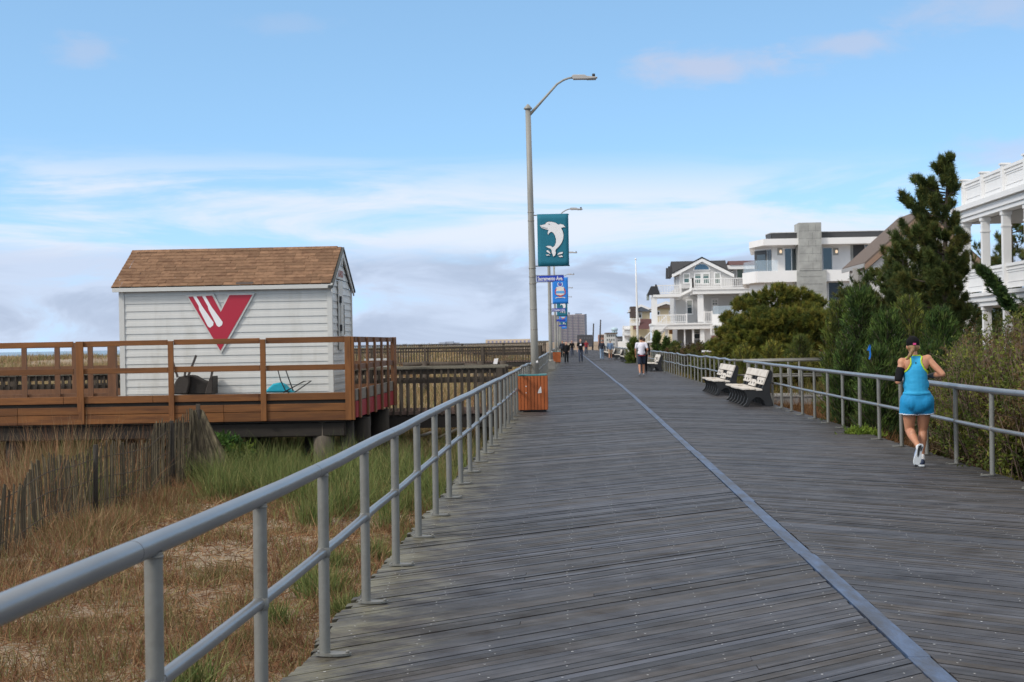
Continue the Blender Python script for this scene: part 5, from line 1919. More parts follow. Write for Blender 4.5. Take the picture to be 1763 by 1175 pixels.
# ---- far skyline
tower_m = mat('tower_facade', (.44, .37, .355), rough=.7, var=.05, scale=.01)
bluegrey = mat('tower_blue_glass', (.13, .15, .20), rough=.4, var=.1, scale=.02)
th = thing('apartment_tower', 'tall pinkish apartment tower on the horizon behind the banners', 'building', P(980, 590, 2800))
TY = 2800
bxp(MB(), 950, 542, 1006.5, 592, TY, TY + 25).build('wall', tower_m, th)
bxp(MB(), 1006.7, 541, 1010.5, 592, TY - .5, TY + 26).build('side_bay', bluegrey, th)
bxp(MB(), 978, 538, 981, 541.9, TY + 4, TY + 10).box(P(990, 542, TY).x, P(1002, 542, TY).x, TY + 4, TY + 12, P(990, 541.9, TY).z, P(990, 540, TY).z).build('roof_plant', bluegrey, th)
k = MB()
n_f = 17
for j in range(n_f):
    z0_ = 543.5 + j * (46 / n_f)
    bxp(k, 950.6, z0_, 1005.8, z0_ + 1.15, TY - .6, TY - .1)
k.build('window_row', bluegrey, th)
k = MB()
for px_ in (958, 967, 976, 985, 995):
    bxp(k, px_, 542.5, px_ + 1.3, 592, TY - 1.0, TY - .7)
k.build('bay_strip', mat('bay_strip_violet', (.19, .17, .22), rough=.6), th)
block('apartment_block', 'long cream apartment block on the skyline left of the lamp post', 836, 584.5, 912, 596, 2600, mat('cream_block', (.55, .45, .33), rough=.7, var=.05, scale=.02), (11, 1, mat('lilac_windows', (.24, .23, .33), rough=.5), .45, .6), 30, 'building')
block('apartment_block', 'cream block half behind the nearest lamp post with a dark roof', 925, 588, 948, 600, 1500, mat('cream_block_shaded', (.44, .38, .28), rough=.7), (4, 1, mat('lilac_windows', (.24, .23, .33)), .5, .3), 30, 'building', mat('dark_flat_roof', (.07, .07, .08)))
for k_, (a_, t_, b_, lab) in enumerate(((742, 592.5, 756, 'leftmost'), (755, 589.5, 766, 'middle'), (766, 588.3, 780, 'tallest'), (779, 590, 790, 'rightmost'))):
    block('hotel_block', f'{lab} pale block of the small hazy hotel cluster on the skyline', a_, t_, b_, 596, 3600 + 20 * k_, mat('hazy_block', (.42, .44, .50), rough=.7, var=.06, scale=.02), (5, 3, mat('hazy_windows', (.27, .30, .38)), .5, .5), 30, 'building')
pier = thing('fishing_pier', 'long thin pier on the sea horizon beyond the deck', 'pier', P(690, 597, 2400))
k = MB()
bxp(k, 640, 594.8, 748, 596.2, 2400, 2408)
for i in range(26):
    bxp(k, 641 + i * 4.2, 596.2, 641.8 + i * 4.2, 600, 2401, 2403)
bxp(k, 693, 592.5, 699, 594.8, 2400, 2408)
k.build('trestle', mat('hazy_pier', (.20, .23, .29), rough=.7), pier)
wt_ = thing('water_tower', 'pale blue water tower above the distant roofs', 'water tower', P(1058, 590, 900))
WTY = 900
wm_ = mat('water_tower_paint', (.42, .56, .64), rough=.5, var=.05, scale=.1)
c_ = P(1058, 567.5, WTY)
rr_ = abs(P(1064, 567, WTY).x - c_.x)
MB().ell(c_, (rr_, rr_, rr_ * .62), 18, 10).build('tank', wm_, wt_)
k = MB()
for i in range(6):
    an = i * math.pi / 3
    k.tube((c_.x + rr_ * .6 * math.cos(an), WTY + rr_ * .6 * math.sin(an), c_.z - rr_ * .3), (c_.x + rr_ * .75 * math.cos(an), WTY + rr_ * .75 * math.sin(an), -1), .28, n=6)
k.tube((c_.x, WTY, c_.z), (c_.x, WTY, -1), .5, n=8)
k.build('leg_frame', wm_, wt_)
for (px_, pt_, lab, lw_) in ((1021.5, 558, 'shorter leaning dark utility pole on the skyline', -1.2), (1033.5, 551.5, 'taller dark utility pole on the skyline', 0)):
    up_ = thing('utility_pole', lab, 'pole', P(px_ + lw_, 600, 330))
    a_, b_ = P(px_ - 1.5, 600, 330), P(px_ + .5, pt_, 330)
    MB().tube((a_.x, 330, -.5), b_, .16, .12, n=8).build('shaft', mat('pole_dark_wood', (.05, .045, .045), rough=.8), up_)
    MB().ell(b_, (.13, .13, .1), 8, 5).build('pole_cap', black_m, up_)
fp = thing('flagpole', 'tall bare white flagpole before the cream house', 'flagpole', P(1097, 610, 175))
a_, b_ = P(1098.5, 600, 175), P(1094.3, 448, 175)
MB().path([(a_.x, 175, -.5), a_.lerp(b_, .3), a_.lerp(b_, .7), b_], [.13, .12, .09, .05], 10).build('shaft', whitew, fp)
MB().ell(b_ + Vector((0, 0, .08)), .11, 8, 6).build('finial', whitew, fp)
MB().box(a_.x - .45, a_.x + .45, 174.6, 175.4, -.5, .6).build('plinth', whites, fp)

rbn = thing('blue_ribbon', 'bright blue ribbon tied in the dark cedars', 'ribbon', P(1497, 610, 30.5))
k = MB()
rp_ = [P(1494, 604, 30.5), P(1498, 594, 30.5), P(1497.5, 603, 30.5), P(1498.5, 612, 30.5), P(1496.5, 619, 30.5)]
for p, q in zip(rp_[:-1], rp_[1:]):
    k.bar(p, q, .02, .022, up=(1, 0, .2))
k.build('strip', mat('ribbon_blue', (.0, .16, .62), rough=.5), rbn)
# ------------------------------------------------------------------ trees and shrubs
leaf_m = leafmat('foliage', .65, .34)
grass_m = leafmat('grass_blades', .8, .25)
bark = mat('grey_brown_bark', (.075, .058, .045), rough=.95, var=.35, scale=8, stretch=(3, 3, .6), bump=.4, bscale=30)
twig_m = mat('bare_twigs', (.125, .085, .060), rough=.9, var=.25, scale=6)
PINE = [(.068, .098, .030), (.092, .118, .032), (.050, .074, .026), (.130, .128, .036)]
OLIVE = [(.165, .185, .036), (.215, .21, .040), (.115, .140, .032), (.085, .112, .030), (.22, .195, .042)]
CEDAR = [(.044, .080, .020), (.062, .102, .024), (.082, .125, .028), (.030, .056, .018)]
CEDAR2 = [(.070, .100, .022), (.10, .126, .027), (.048, .075, .020), (.13, .138, .030)]


def limbs(trunk, branches, parent, m=None, name='trunk'):
    k = MB()
    k.path(*trunk, 9)
    for pts_, rad in branches:
        k.path(pts_, rad, 6)
    return k.build(name, m or bark, parent)


def unit(v):
    v = np.asarray(v, float)
    return v / (np.linalg.norm(v, axis=-1, keepdims=True) + 1e-9)


def tufts(points, axes, n, length, width, spread, cols, name, parent, back=.25, quad=False, p=None):
    """Clusters of needles: n needles round every tuft point, fanned about the tuft's axis."""
    points, axes = np.asarray(points), unit(axes)
    m = len(points)
    pos = np.repeat(points, n, 0) + np.repeat(axes, n, 0) * (RNG.random((m * n, 1)) - .7) * back
    d = np.repeat(axes, n, 0) + RNG.normal(size=(m * n, 3)) * spread
    ln = length * (.6 + .6 * RNG.random(m * n))
    tone = pick(cols, m, .3, p)
    cc = np.repeat(tone, n, 0) * (1 + (RNG.random((m * n, 1)) - .5) * .5)
    return leaves(name, pos, d, ln, width, cc, leaf_m, parent, .15, quad)


def pine(x, y, h, label, z0=None, wmax=1.5, seed=1, n_needle=60, cols=PINE, lean=(0, 0), needle=.16, tw=.011, profile=None, levels=15, group=None, cat='tree', name='pine_tree', dens=1.0, lop=None, tight=.11):
    r = random.Random(seed)
    z0 = float(gz(x, y)) - .1 if z0 is None else z0
    th = thing(name, label, cat, (x, y, z0), group)
    base, top = Vector((x, y, z0)), Vector((x + lean[0], y + lean[1], z0 + h))
    br, tp, ta = [], [], []
    for lv in range(levels):
        f = .08 + .90 * lv / (levels - 1)
        rad = wmax * (profile(f) if profile else (1 - f) ** .8)
        if rad < .12:
            rad = .12
        nb = max(3, int((3.6 + 2.2 * (1 - f)) * dens))
        for b in range(nb):
            an = r.uniform(0, 2 * math.pi)
            L = rad * r.uniform(.42, 1.32) * (lop[0] - lop[1] * math.cos(an) if lop else 1)
            o = base.lerp(top, f + r.uniform(-.02, .02))
            rise_ = L * r.uniform(.15, .55)
            pts_ = [o, o + Vector((math.cos(an) * L * .5, math.sin(an) * L * .5, rise_ * .25)), o + Vector((math.cos(an) * L * .85, math.sin(an) * L * .85, rise_ * .65)),
                    o + Vector((math.cos(an) * L, math.sin(an) * L, rise_ * 1.1 + .05))]
            br.append((pts_, [.03 * h / 6 * (1 - f * .6), .02 * h / 6, .012 * h / 6, .006]))
            nt = max(5, int(L / .075 * dens))
            for q in range(nt):
                t = 1.0 - .72 * r.random() ** 1.3 if q else 1.0
                i = min(int(t * 3), 2)
                c = pts_[i].lerp(pts_[i + 1], t * 3 - i)
                off = Vector((r.gauss(0, tight), r.gauss(0, tight), r.gauss(.02, tight * .8))) * (L ** .5) * (1 if q else .3)
                tp.append(c + off)
                ta.append(Vector((math.cos(an) * .6, math.sin(an) * .6, .9)) + Vector((r.gauss(0, .35), r.gauss(0, .35), r.gauss(0, .2))))
    cand = [tuple(top)]
    for pts_, _ in br:
        for q in range(3):
            c = pts_[2].lerp(pts_[3], r.uniform(.2, 1.05)) + Vector((r.gauss(0, .05), r.gauss(0, .05), .03))
            cand.append(tuple(c))
    limbs(([base, base.lerp(top, .4), base.lerp(top, .75), top], [.12 * h / 6, .085 * h / 6, .05 * h / 6, .012]), br, th)
    tufts([tuple(v) for v in tp], [tuple(v) for v in ta], n_needle, needle, tw, .62, cols, 'crown', th, back=.16)
    tufts(cand, [(r.gauss(0, .15), r.gauss(0, .15), 1.0) for c in cand], 34, needle * 1.15, tw * .9, .20, [(c_[0] * 1.25, c_[1] * 1.15, c_[2] * 1.1) for c_ in cols], 'new_shoots', th, back=.10)
    return th


# the tall pine beside the porch house
P_Y = 47.0
cpx = P(1612, 560, P_Y)


def tall_profile(f):
    return float(np.interp(f, [0, .15, .38, .55, .70, .80, .9, 1], [1.10, 1.20, 1.05, .80, .72, .50, .42, .12]))


pine(cpx.x + .06, P_Y, P(1627, 281, P_Y).z + .18, 'tall dark pine with bristly upturned tips beside the porch house', wmax=1.42, seed=23, lean=(.38, .2),
     profile=tall_profile, levels=22, n_needle=74, dens=1.6, needle=.17, tw=.017, lop=(.80, .40), tight=.055)
pine(P(1556, 520, 50).x, 50.0, 4.3, 'lower bushy pine in front of the brown roofed house, left of the tall pine', wmax=1.5, seed=8, profile=lambda f: float(np.interp(f, [0, .3, .7, 1], [1.1, 1.1, .8, .15])), levels=16, n_needle=60, dens=1.4, tw=.016)
pine(16.6, 66.0, 6.0, 'shadowy pine seen between the columns of the porch house', wmax=2.2, seed=14, levels=14, n_needle=46, needle=.2, tw=.016, profile=lambda f: float(np.interp(f, [0, .5, 1], [1.1, .9, .2])))
pine(18.4, 69.0, 6.6, 'second shadowy pine beyond the porch columns, farther from the planks', wmax=2.2, seed=15, levels=14, n_needle=46, needle=.2, tw=.016, profile=lambda f: float(np.interp(f, [0, .5, 1], [1.1, .9, .2])), cols=CEDAR2)
pine(14.3, 62.5, 3.9, 'dark pine filling the lower porch openings', wmax=1.8, seed=16, levels=11, n_needle=46, needle=.2, tw=.016, profile=lambda f: float(np.interp(f, [0, .5, 1], [1.1, 1.0, .3])))


def spreading(x0, x1, y, ztop, label, seed, pads, cols, n=46, ln=.17, wd=.02, depth=2.2, name='spreading_tree', cat='tree', group=None):
    """Broad low tree: crooked limbs carrying flat pads of foliage. pads: (px-like fraction u 0..1, height fraction v, half width, half height)."""
    r = random.Random(seed)
    xm_ = (x0 + x1) / 2
    zb_ = float(gz(xm_, y)) - .1
    th = thing(name, label, cat, (xm_, y, zb_), group)
    base = Vector((xm_, y, zb_))
    H, Wd = ztop - zb_, x1 - x0
    br, tp, ta = [], [], []
    for (u, v, hw_, hh, fy) in [(*q, 0) for q in pads] + [(min(.97, max(.04, q[0] + r.uniform(-.06, .06))), q[1] * .93 - .02, q[2] * .9, q[3], 1) for q in pads if q[1] < .78 and q[3] > .055]:
        c = Vector((x0 + Wd * u, y + (r.uniform(-.5, .5) * depth if not fy else -depth * r.uniform(.45, .8)), zb_ + H * v))
        mid_ = base.lerp(c, .5) + Vector((r.uniform(-.2, .2), r.uniform(-.2, .2), .1))
        br.append(([base + Vector((0, 0, .1)), mid_, c], [.09, .055, .018]))
        nt = int(430 * hw_ * Wd * hh * H) + 40
        for q in range(nt):
            while True:
                a, b_, d = r.uniform(-1, 1), r.uniform(-1, 1), r.uniform(-1, 1)
                if a * a + b_ * b_ + d * d < 1 and r.random() < .25 + (a * a + b_ * b_ + d * d):
                    break
            p = c + Vector((a * hw_ * Wd, b_ * hw_ * Wd * .8, d * hh * H))
            tp.append(p)
            ta.append(Vector((a * .8, b_ * .8, .55 + .5 * max(d, -.2))) + Vector((r.gauss(0, .3), r.gauss(0, .3), r.gauss(0, .2))))
    limbs(([base, base + Vector((.05, 0, H * .35))], [.16, .10]), br, th)
    tufts([tuple(v) for v in tp], [tuple(v) for v in ta], n, ln, wd, .6, cols, 'crown', th, back=.18)
    return th


SY = 72.0
pads = [(.42, .82, .13, .10), (.58, .90, .16, .09), (.76, .86, .14, .10), (.90, .80, .09, .08), (.30, .80, .09, .07), (.22, .66, .10, .07), (.42, .66, .16, .10),
        (.62, .70, .18, .12), (.80, .68, .15, .12), (.95, .60, .08, .12), (.16, .52, .10, .07), (.34, .50, .15, .10), (.55, .50, .18, .12), (.74, .50, .14, .12),
        (.08, .38, .08, .06), (.22, .36, .13, .09), (.42, .32, .16, .12), (.60, .30, .15, .12), (.98, .42, .05, .06), (.12, .24, .08, .07), (.30, .18, .12, .10), (.48, .16, .14, .10), (.62, .14, .12, .1), (.88, .34, .05, .05), (.50, .06, .16, .1), (.72, .30, .10, .1), (.70, .12, .1, .1), (.36, .06, .1, .08)]
spreading(P(1216, 560, SY).x, P(1428, 560, SY).x, SY, P(1330, 489, SY).z, 'broad olive green spreading tree in front of the modern house', 5, pads, OLIVE, n=52, depth=2.6)


def cedar(x, y, h, w, label, seed, cols=CEDAR, n_shoot=170, per=34, group='feathery green cedars behind the landward railing', name='cedar_tree', lean=0.0, z0=None, tipup=.75, ln=.085, wd=.017):
    """Feathery evergreen: ascending plumes covered with small scale-like leaves."""
    r = random.Random(seed)
    z0 = float(gz(x, y)) - .05 if z0 is None else z0
    th = thing(name, label, 'tree', (x, y, z0), group)
    base = Vector((x, y, z0))
    br, pos, dr, cc = [], [], [], []
    for s in range(n_shoot):
        f = r.random() ** .85
        an = r.uniform(0, 2 * math.pi)
        o = base + Vector((lean * f, 0, h * (.02 + .88 * f)))
        R = w * (1 - f) ** .65 * r.uniform(.45, 1.08) + .10
        L = R * 1.15 + .10
        e_ = o + Vector((math.cos(an) * R, math.sin(an) * R, L * tipup * r.uniform(.5, 1.1)))
        mid_ = o.lerp(e_, .55) + Vector((0, 0, -.10 * L))
        pts_ = [o, mid_, e_]
        if s % 2 == 0:
            br.append((pts_, [.012, .008, .003]))
        tone = pick(cols, 1, .45)[0]
        if r.random() < .06:
            tone = np.array((.085, .10, .03))
        for q in range(int(per * (.4 + L))):
            t = r.uniform(.25, 1.03)
            c = pts_[0] * (1 - t) ** 2 + pts_[1] * (2 * t * (1 - t)) + pts_[2] * t * t
            ax = (pts_[2] - pts_[1]).normalized()
            sp = (1.05 - t) * .15 + .024
            pos.append((c.x + r.gauss(0, sp * .6), c.y + r.gauss(0, sp * .6), c.z + r.gauss(0, sp * .7)))
            dr.append((ax.x + r.gauss(0, .35), ax.y + r.gauss(0, .35), ax.z + .25 + r.gauss(0, .35)))
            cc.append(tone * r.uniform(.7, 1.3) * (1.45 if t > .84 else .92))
    limbs(([base, base + Vector((lean * .5, 0, h * .5)), base + Vector((lean, 0, h * .97))], [.055, .035, .008]), br, th)
    rs_ = RNG.random(len(pos))
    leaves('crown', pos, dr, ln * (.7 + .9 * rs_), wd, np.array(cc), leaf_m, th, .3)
    return th


def ced(px, pytop, Y, wpx, label, seed, **kw):
    if Y < 50:
        Y = max(Y, (5.0 + .8 * wpx * Y / F_PX) * F_PX / (px - 988.0))
    p = P(px, pytop, Y)
    z0 = float(gz(p.x, Y)) - .05
    return cedar(p.x, Y, p.z - z0 + .05, wpx / (F_PX / Y), label, seed, **kw)


ced(1443, 512, 36.0, 38, 'leftmost tall feathery cedar before the dark door of the modern house', 31, n_shoot=230, cols=CEDAR2)
ced(1476, 484, 34.5, 52, 'pointed dark cedar reaching the eave of the brown roofed house', 32, n_shoot=300, lean=.05)
ced(1528, 532, 33.2, 56, 'feathery cedar beside the blue ribbon, between the two taller cedars', 33, n_shoot=270)
ced(1566, 505, 37.0, 58, 'soft green cedar with drooping plumes right behind the runner\'s cap', 34, n_shoot=260, cols=CEDAR2)
ced(1618, 528, 34.0, 54, 'rounded dark cedar before the porch columns, right of the runner', 35, n_shoot=270)
ced(1458, 588, 31.5, 46, 'low dark cedar behind the railing left of the runner', 36, n_shoot=200)
ced(1510, 600, 30.8, 48, 'lowest dark cedar right behind the landward railing', 37, n_shoot=200)
ced(1600, 590, 31.0, 44, 'small dark cedar hidden behind the runner', 38, n_shoot=170)
ced(1378, 578, 66.0, 34, 'yellow green young cedar in front of the spreading tree', 39, cols=[(.075, .10, .02), (.10, .115, .025), (.05, .075, .02)], n_shoot=170, group=None)
ced(1330, 590, 68.0, 34, 'small olive cedar at the foot of the spreading tree', 40, cols=OLIVE, n_shoot=150, group=None)
ced(1281, 596, 68.0, 30, 'dark olive cedar at the left foot of the spreading tree', 41, cols=OLIVE, n_shoot=150, group=None)
ced(1092, 582, 125.0, 18, 'small round green cedar left of the man in a white shirt', 42, cols=CEDAR2, n_shoot=120, group=None, ln=.2, wd=.05)
ced(1131, 572, 130.0, 11, 'slim dark cedar before the stair of the grey beach house', 43, n_shoot=100, group=None, ln=.2, wd=.05)
ced(1147, 580, 128.0, 10, 'second slim dark cedar, right of the stair', 44, n_shoot=90, group=None, ln=.2, wd=.05)
ced(1163, 592, 120.0, 12, 'small dark cedar at the left end of the twiggy bushes', 45, n_shoot=90, group=None, ln=.2, wd=.05)

# the juniper reaching in from the right edge
jr = thing('juniper_tree', 'juniper at the right edge stretching one long scaly branch before the porch', 'tree', (9.3, 27.5, -.2))
JY = 27.5
jp = [P(1845, 640, JY), P(1790, 575, JY), P(1745, 530, JY), P(1715, 495, JY), P(1697, 470, JY), P(1688, 464, JY)]
limbs(([Vector((jp[0].x + .1, JY, -.4)), Vector((jp[0].x, JY, jp[0].z - .5)), jp[0]], [.10, .08, .05]), [(jp, [.045, .032, .022, .013, .007, .003]),
      ([jp[0], jp[0] + Vector((.3, .1, .7)), jp[0] + Vector((.4, .2, 1.3))], [.04, .025, .008])], jr)
tp, ta = [], []
r = random.Random(77)
for q in range(420):
    t = r.random() ** .8
    i = min(int(t * 5), 4)
    c = jp[i].lerp(jp[i + 1], t * 5 - i)
    wd_ = .10 * (1 - t) + .018
    tp.append((c.x + r.gauss(0, wd_ * .8), JY + r.gauss(0, wd_), c.z + r.gauss(0, wd_ * .8)))
    ta.append((-.6 + r.gauss(0, .4), r.gauss(0, .4), .6 + r.gauss(0, .4)))
for q in range(260):
    c = jp[0] + Vector((.3 + r.gauss(0, .3), r.gauss(0, .35), r.uniform(-1.2, 1.3)))
    tp.append(tuple(c))
    ta.append((r.gauss(0, .5), r.gauss(0, .5), .8))
tufts(tp, ta, 42, .075, .016, .55, [(.045, .085, .022), (.07, .11, .026), (.03, .06, .02)], 'crown', jr, back=.1)


def twiggy(x, y, h, w, label, seed, stems=46, leafy=.6, cols=None, z0=None, ls=.058, group='twiggy shrubs along the landward railing', bare=.35, name='twiggy_shrub'):
    r = random.Random(seed)
    z0 = float(gz(x, y)) - .04 if z0 is None else z0
    th = thing(name, label, 'shrub', (x, y, z0), group)
    cols = cols or [(.15, .175, .032), (.105, .135, .030), (.19, .20, .040), (.075, .10, .028), (.13, .085, .038), (.09, .06, .03)]
    k = MB()
    pos, dr, cc = [], [], []
    for s in range(stems):
        an, rd = r.uniform(0, 2 * math.pi), w * math.sqrt(r.random())
        b = Vector((x + math.cos(an) * rd * .35, y + math.sin(an) * rd * .35, z0))
        e_ = Vector((x + math.cos(an) * rd, y + math.sin(an) * rd, z0 + h * (1 - .30 * (rd / w) ** 2) * r.uniform(.62, 1.0)))
        m_ = b.lerp(e_, .55) + Vector((r.gauss(0, .07), r.gauss(0, .07), 0))
        k.path([b, m_, e_], [.013, .009, .003], 4)
        twigs = [(b, m_, e_)]
        for q in range(r.randint(3, 6)):
            t = r.uniform(.35, .95)
            o = b.lerp(m_, t / .55) if t < .55 else m_.lerp(e_, (t - .55) / .45)
            e2 = o + Vector((r.gauss(0, .13), r.gauss(0, .13), r.uniform(.1, .38) * h * .55))
            k.path([o, o.lerp(e2, .5) + Vector((r.gauss(0, .02), r.gauss(0, .02), 0)), e2], [.006, .0045, .002], 3)
            twigs.append((o, o.lerp(e2, .5), e2))
        if r.random() > bare:
            tone = pick(cols, 1, .25)[0]
            for (o, m2, e2) in twigs:
                for q in range(int(21 * leafy * (1 + (e2 - o).length))):
                    t = r.uniform(.2, 1.02)
                    c = o.lerp(e2, t)
                    pos.append((c.x + r.gauss(0, .028), c.y + r.gauss(0, .028), c.z + r.gauss(0, .03)))
                    dr.append((r.gauss(0, .7), r.gauss(0, .7), .5 + r.gauss(0, .5)))
                    cc.append(tone * r.uniform(.65, 1.4))
    k.build('stems', twig_m, th)
    leaves('foliage', pos, dr, ls * (.7 + .7 * RNG.random(len(pos))), ls * .42, np.array(cc), leaf_m, th, .3, quad=True)
    return th


def twg(px, pytop, Y, wm_, label, seed, **kw):
    if px > 1500 and Y < 30:
        Y = max(Y, (4.97 + wm_) * F_PX / (px - 988.0))
    p = P(px, pytop, Y)
    z0 = kw.pop('z0', float(gz(p.x, Y)) - .04)
    return twiggy(p.x, Y, (p.z - z0) * (1.12 if px > 1500 else 1), wm_, label, seed, z0=z0, **kw)


twg(1760, 560, 20.6, .75, 'tall twiggy shrub at the right edge, in front of the juniper branch', 51, stems=80, leafy=.8)
twg(1712, 590, 21.8, .70, 'twiggy shrub with bare tips before the porch columns', 52, stems=80, bare=.4)
twg(1668, 612, 23.2, .62, 'twiggy shrub right behind the runner\'s elbow', 53, stems=70, bare=.45)
twg(1735, 640, 19.6, .60, 'yellow green leafy shrub behind the nearest landward railing posts', 54, stems=80, leafy=1.3, bare=.1)
twg(1680, 690, 21.4, .55, 'low brownish shrub behind the railing post right of the runner', 55, stems=70, leafy=.7, bare=.3)
twg(1632, 660, 23.6, .55, 'olive shrub just right of the runner\'s shorts', 56, stems=70, leafy=.8)
twg(1765, 700, 18.9, .45, 'leafy shrub in the lower right corner by the deck edge', 57, stems=60, leafy=1.1, bare=.15)
twg(1640, 745, 23.4, .40, 'low leafy shrub at the runner\'s knees behind the railing', 58, stems=50, leafy=.9)
twg(1720, 770, 20.4, .38, 'short shrub at the foot of the nearest landward posts', 59, stems=50, leafy=.9)
twg(1790, 620, 19.4, .6, 'twiggy shrub mostly cut off by the right edge', 60, stems=60, leafy=1.0)
twg(1695, 650, 26.0, .8, 'broad brown shrub filling the gap behind the others by the porch', 61, stems=90, leafy=.6, bare=.5)
twg(1650, 640, 27.5, .7, 'dim shrub below the first porch column', 62, stems=80, leafy=.7, bare=.4)
twg(1690, 585, 30.0, .9, 'tall loose brown shrub before the second porch column', 63, stems=110, leafy=.6, bare=.45)
twg(1740, 572, 29.0, .9, 'tall loose shrub before the third porch column, beneath the juniper branch', 64, stems=110, leafy=.8, bare=.35)
twg(1785, 548, 26.0, .9, 'tallest leafy shrub at the right edge behind the others', 65, stems=110, leafy=1.0, bare=.25)
twg(1840, 620, 19.5, .7, 'leafy shrub beyond the right edge, nearest of the row', 67, stems=70, leafy=1.0)
twg(1880, 590, 21.5, .8, 'twiggy shrub beyond the right edge behind the nearest one', 68, stems=80, leafy=.9)
twg(1662, 600, 32.0, .8, 'dim loose shrub before the first porch column and the picket fence', 66, stems=90, leafy=.7, bare=.4)
BUSH = [(.085, .085, .022), (.055, .065, .020), (.11, .10, .025), (.10, .065, .03), (.06, .045, .025)]
for k_, (px_, pt_, Y_, w_, lab) in enumerate(((1160, 596, 104, 1.0, 'dark end of the brownish bush row right of the man in a white shirt'), (1180, 583, 100, 1.3, 'tallest grey brown bush below the grey beach house'),
                                             (1205, 588, 96, 1.2, 'brownish bush with yellow green top, second right of the tallest bush'), (1190, 600, 92, 1.0, 'olive bush low before the tallest grey brown bush'),
                                             (1228, 606, 80, .9, 'bright yellow green low bush before the red brown wall'), (1215, 612, 74, .7, 'low olive bush behind the far bench'),
                                             (1255, 612, 70, .7, 'low yellow green bush at the side ramp'), (1140, 612, 112, .9, 'dark low bush behind the bench beside the man in a white shirt'))):
    twg(px_, pt_, Y_, w_, lab, 70 + k_, stems=60, leafy=1.0, bare=.2, ls=.13, cols=BUSH if k_ < 4 else [(.11, .125, .022), (.085, .10, .02), (.14, .14, .03)], group='bushes behind the landward railing', name='bush')
for k_, (px_, pt_, Y_, w_, lab) in enumerate(((1330, 618, 57, .9, 'low golden green shrub beyond the side ramp'), (1375, 622, 56, .9, 'second low golden green shrub beyond the side ramp, nearer the cedars'), (1405, 600, 62, .8, 'yellow green shrub below the rust brown wall'))):
    twg(px_, pt_, Y_, w_, lab, 90 + k_, stems=60, leafy=1.1, bare=.15, ls=.09, cols=[(.11, .11, .022), (.14, .13, .03), (.08, .085, .02)], group=None, name='bush')

# the leafy bush under the deck corner and the little weed at the deck edge
twg(378, 752, 30.6, .36, 'bright green leafy bush beside the collapsed end of the sand fence', 101, stems=60, leafy=1.4, bare=0, ls=.11, cols=[(.05, .11, .025), (.075, .15, .03), (.035, .08, .02), (.13, .18, .03)], group=None, name='leafy_bush')
twg(1484, 738, 29.2, .16, 'small bright green weed at the landward deck edge', 102, stems=24, leafy=1.2, bare=0, ls=.06, cols=[(.16, .22, .03), (.12, .19, .03)], group=None, name='weed', z0=-.12)

# ------------------------------------------------------------------ grass
STRAW = [(.30, .185, .098), (.26, .140, .072), (.215, .102, .055), (.36, .26, .145), (.155, .078, .045)]
GREEN = [(.125, .165, .050), (.17, .205, .065), (.095, .135, .045), (.225, .22, .085)]
DUNE = [(.36, .26, .14), (.29, .20, .10), (.21, .19, .08), (.40, .29, .17), (.15, .165, .065)]


def patch(n, xf, y0, y1, ypow=1.0):
    y = y0 + (y1 - y0) * RNG.random(n) ** ypow
    lo, hi = xf(y)
    x = lo + (hi - lo) * RNG.random(n)
    return x, y


def vnoise(x, y, s, seed=0):
    return np.array([mnoise.noise((a * s, b * s, seed)) for a, b in zip(x, y)])


def grass(name, x, y, h, w, cols, leanamp, kindlabel, p=None, bnd=.5):
    pos = np.stack([x, y, gz(x, y) - .02], 1)
    d = np.stack([RNG.normal(size=len(x)) * leanamp, RNG.normal(size=len(x)) * leanamp, np.ones(len(x))], 1)
    o = leaves(name, pos, d, h, w, pick(cols, len(x), .3, p), grass_m, None, bnd)
    tag(o, kindlabel, 'grass', kind='stuff')
    return o


left_near = lambda y: (np.maximum(-.42 * y - 1.2, -11.5), np.full_like(y, XL - .03))
x, y = patch(250000, left_near, 3.6, 33, 1.15)
nz_ = vnoise(x, y, .9, 1) + .6 * vnoise(x, y, 3.1, 5)
keep = RNG.random(len(x)) < np.clip(.52 + nz_ * 1.6, .06, 1.0)
x, y, nz_ = x[keep], y[keep], nz_[keep]
h = (.06 + .15 * RNG.random(len(x)) ** 1.8) * np.clip(1 + nz_ * .6, .6, 1.5) * np.where(RNG.random(len(x)) < .05, 1.7, 1)
grass('dry_grass', x, y, h, .0032 + .00028 * y, STRAW + [(.12, .055, .032), (.15, .165, .058), (.19, .19, .07)], .42, 'short reddish dry grass covering the sand beside the planks', bnd=.8)
# flattened straw litter
x, y = patch(42000, left_near, 3.6, 33, 1.1)
pos = np.stack([x, y, gz(x, y) + .012], 1)
d = np.stack([RNG.normal(size=len(x)), RNG.normal(size=len(x)), .12 + .15 * RNG.random(len(x))], 1)
o = leaves('straw_litter', pos, d, .12 + .12 * RNG.random(len(x)), .0045 + .0003 * y, pick(STRAW, len(x), .35), grass_m, None, .3)
tag(o, 'fallen straw lying on the sand among the dry grass', 'straw', kind='stuff')


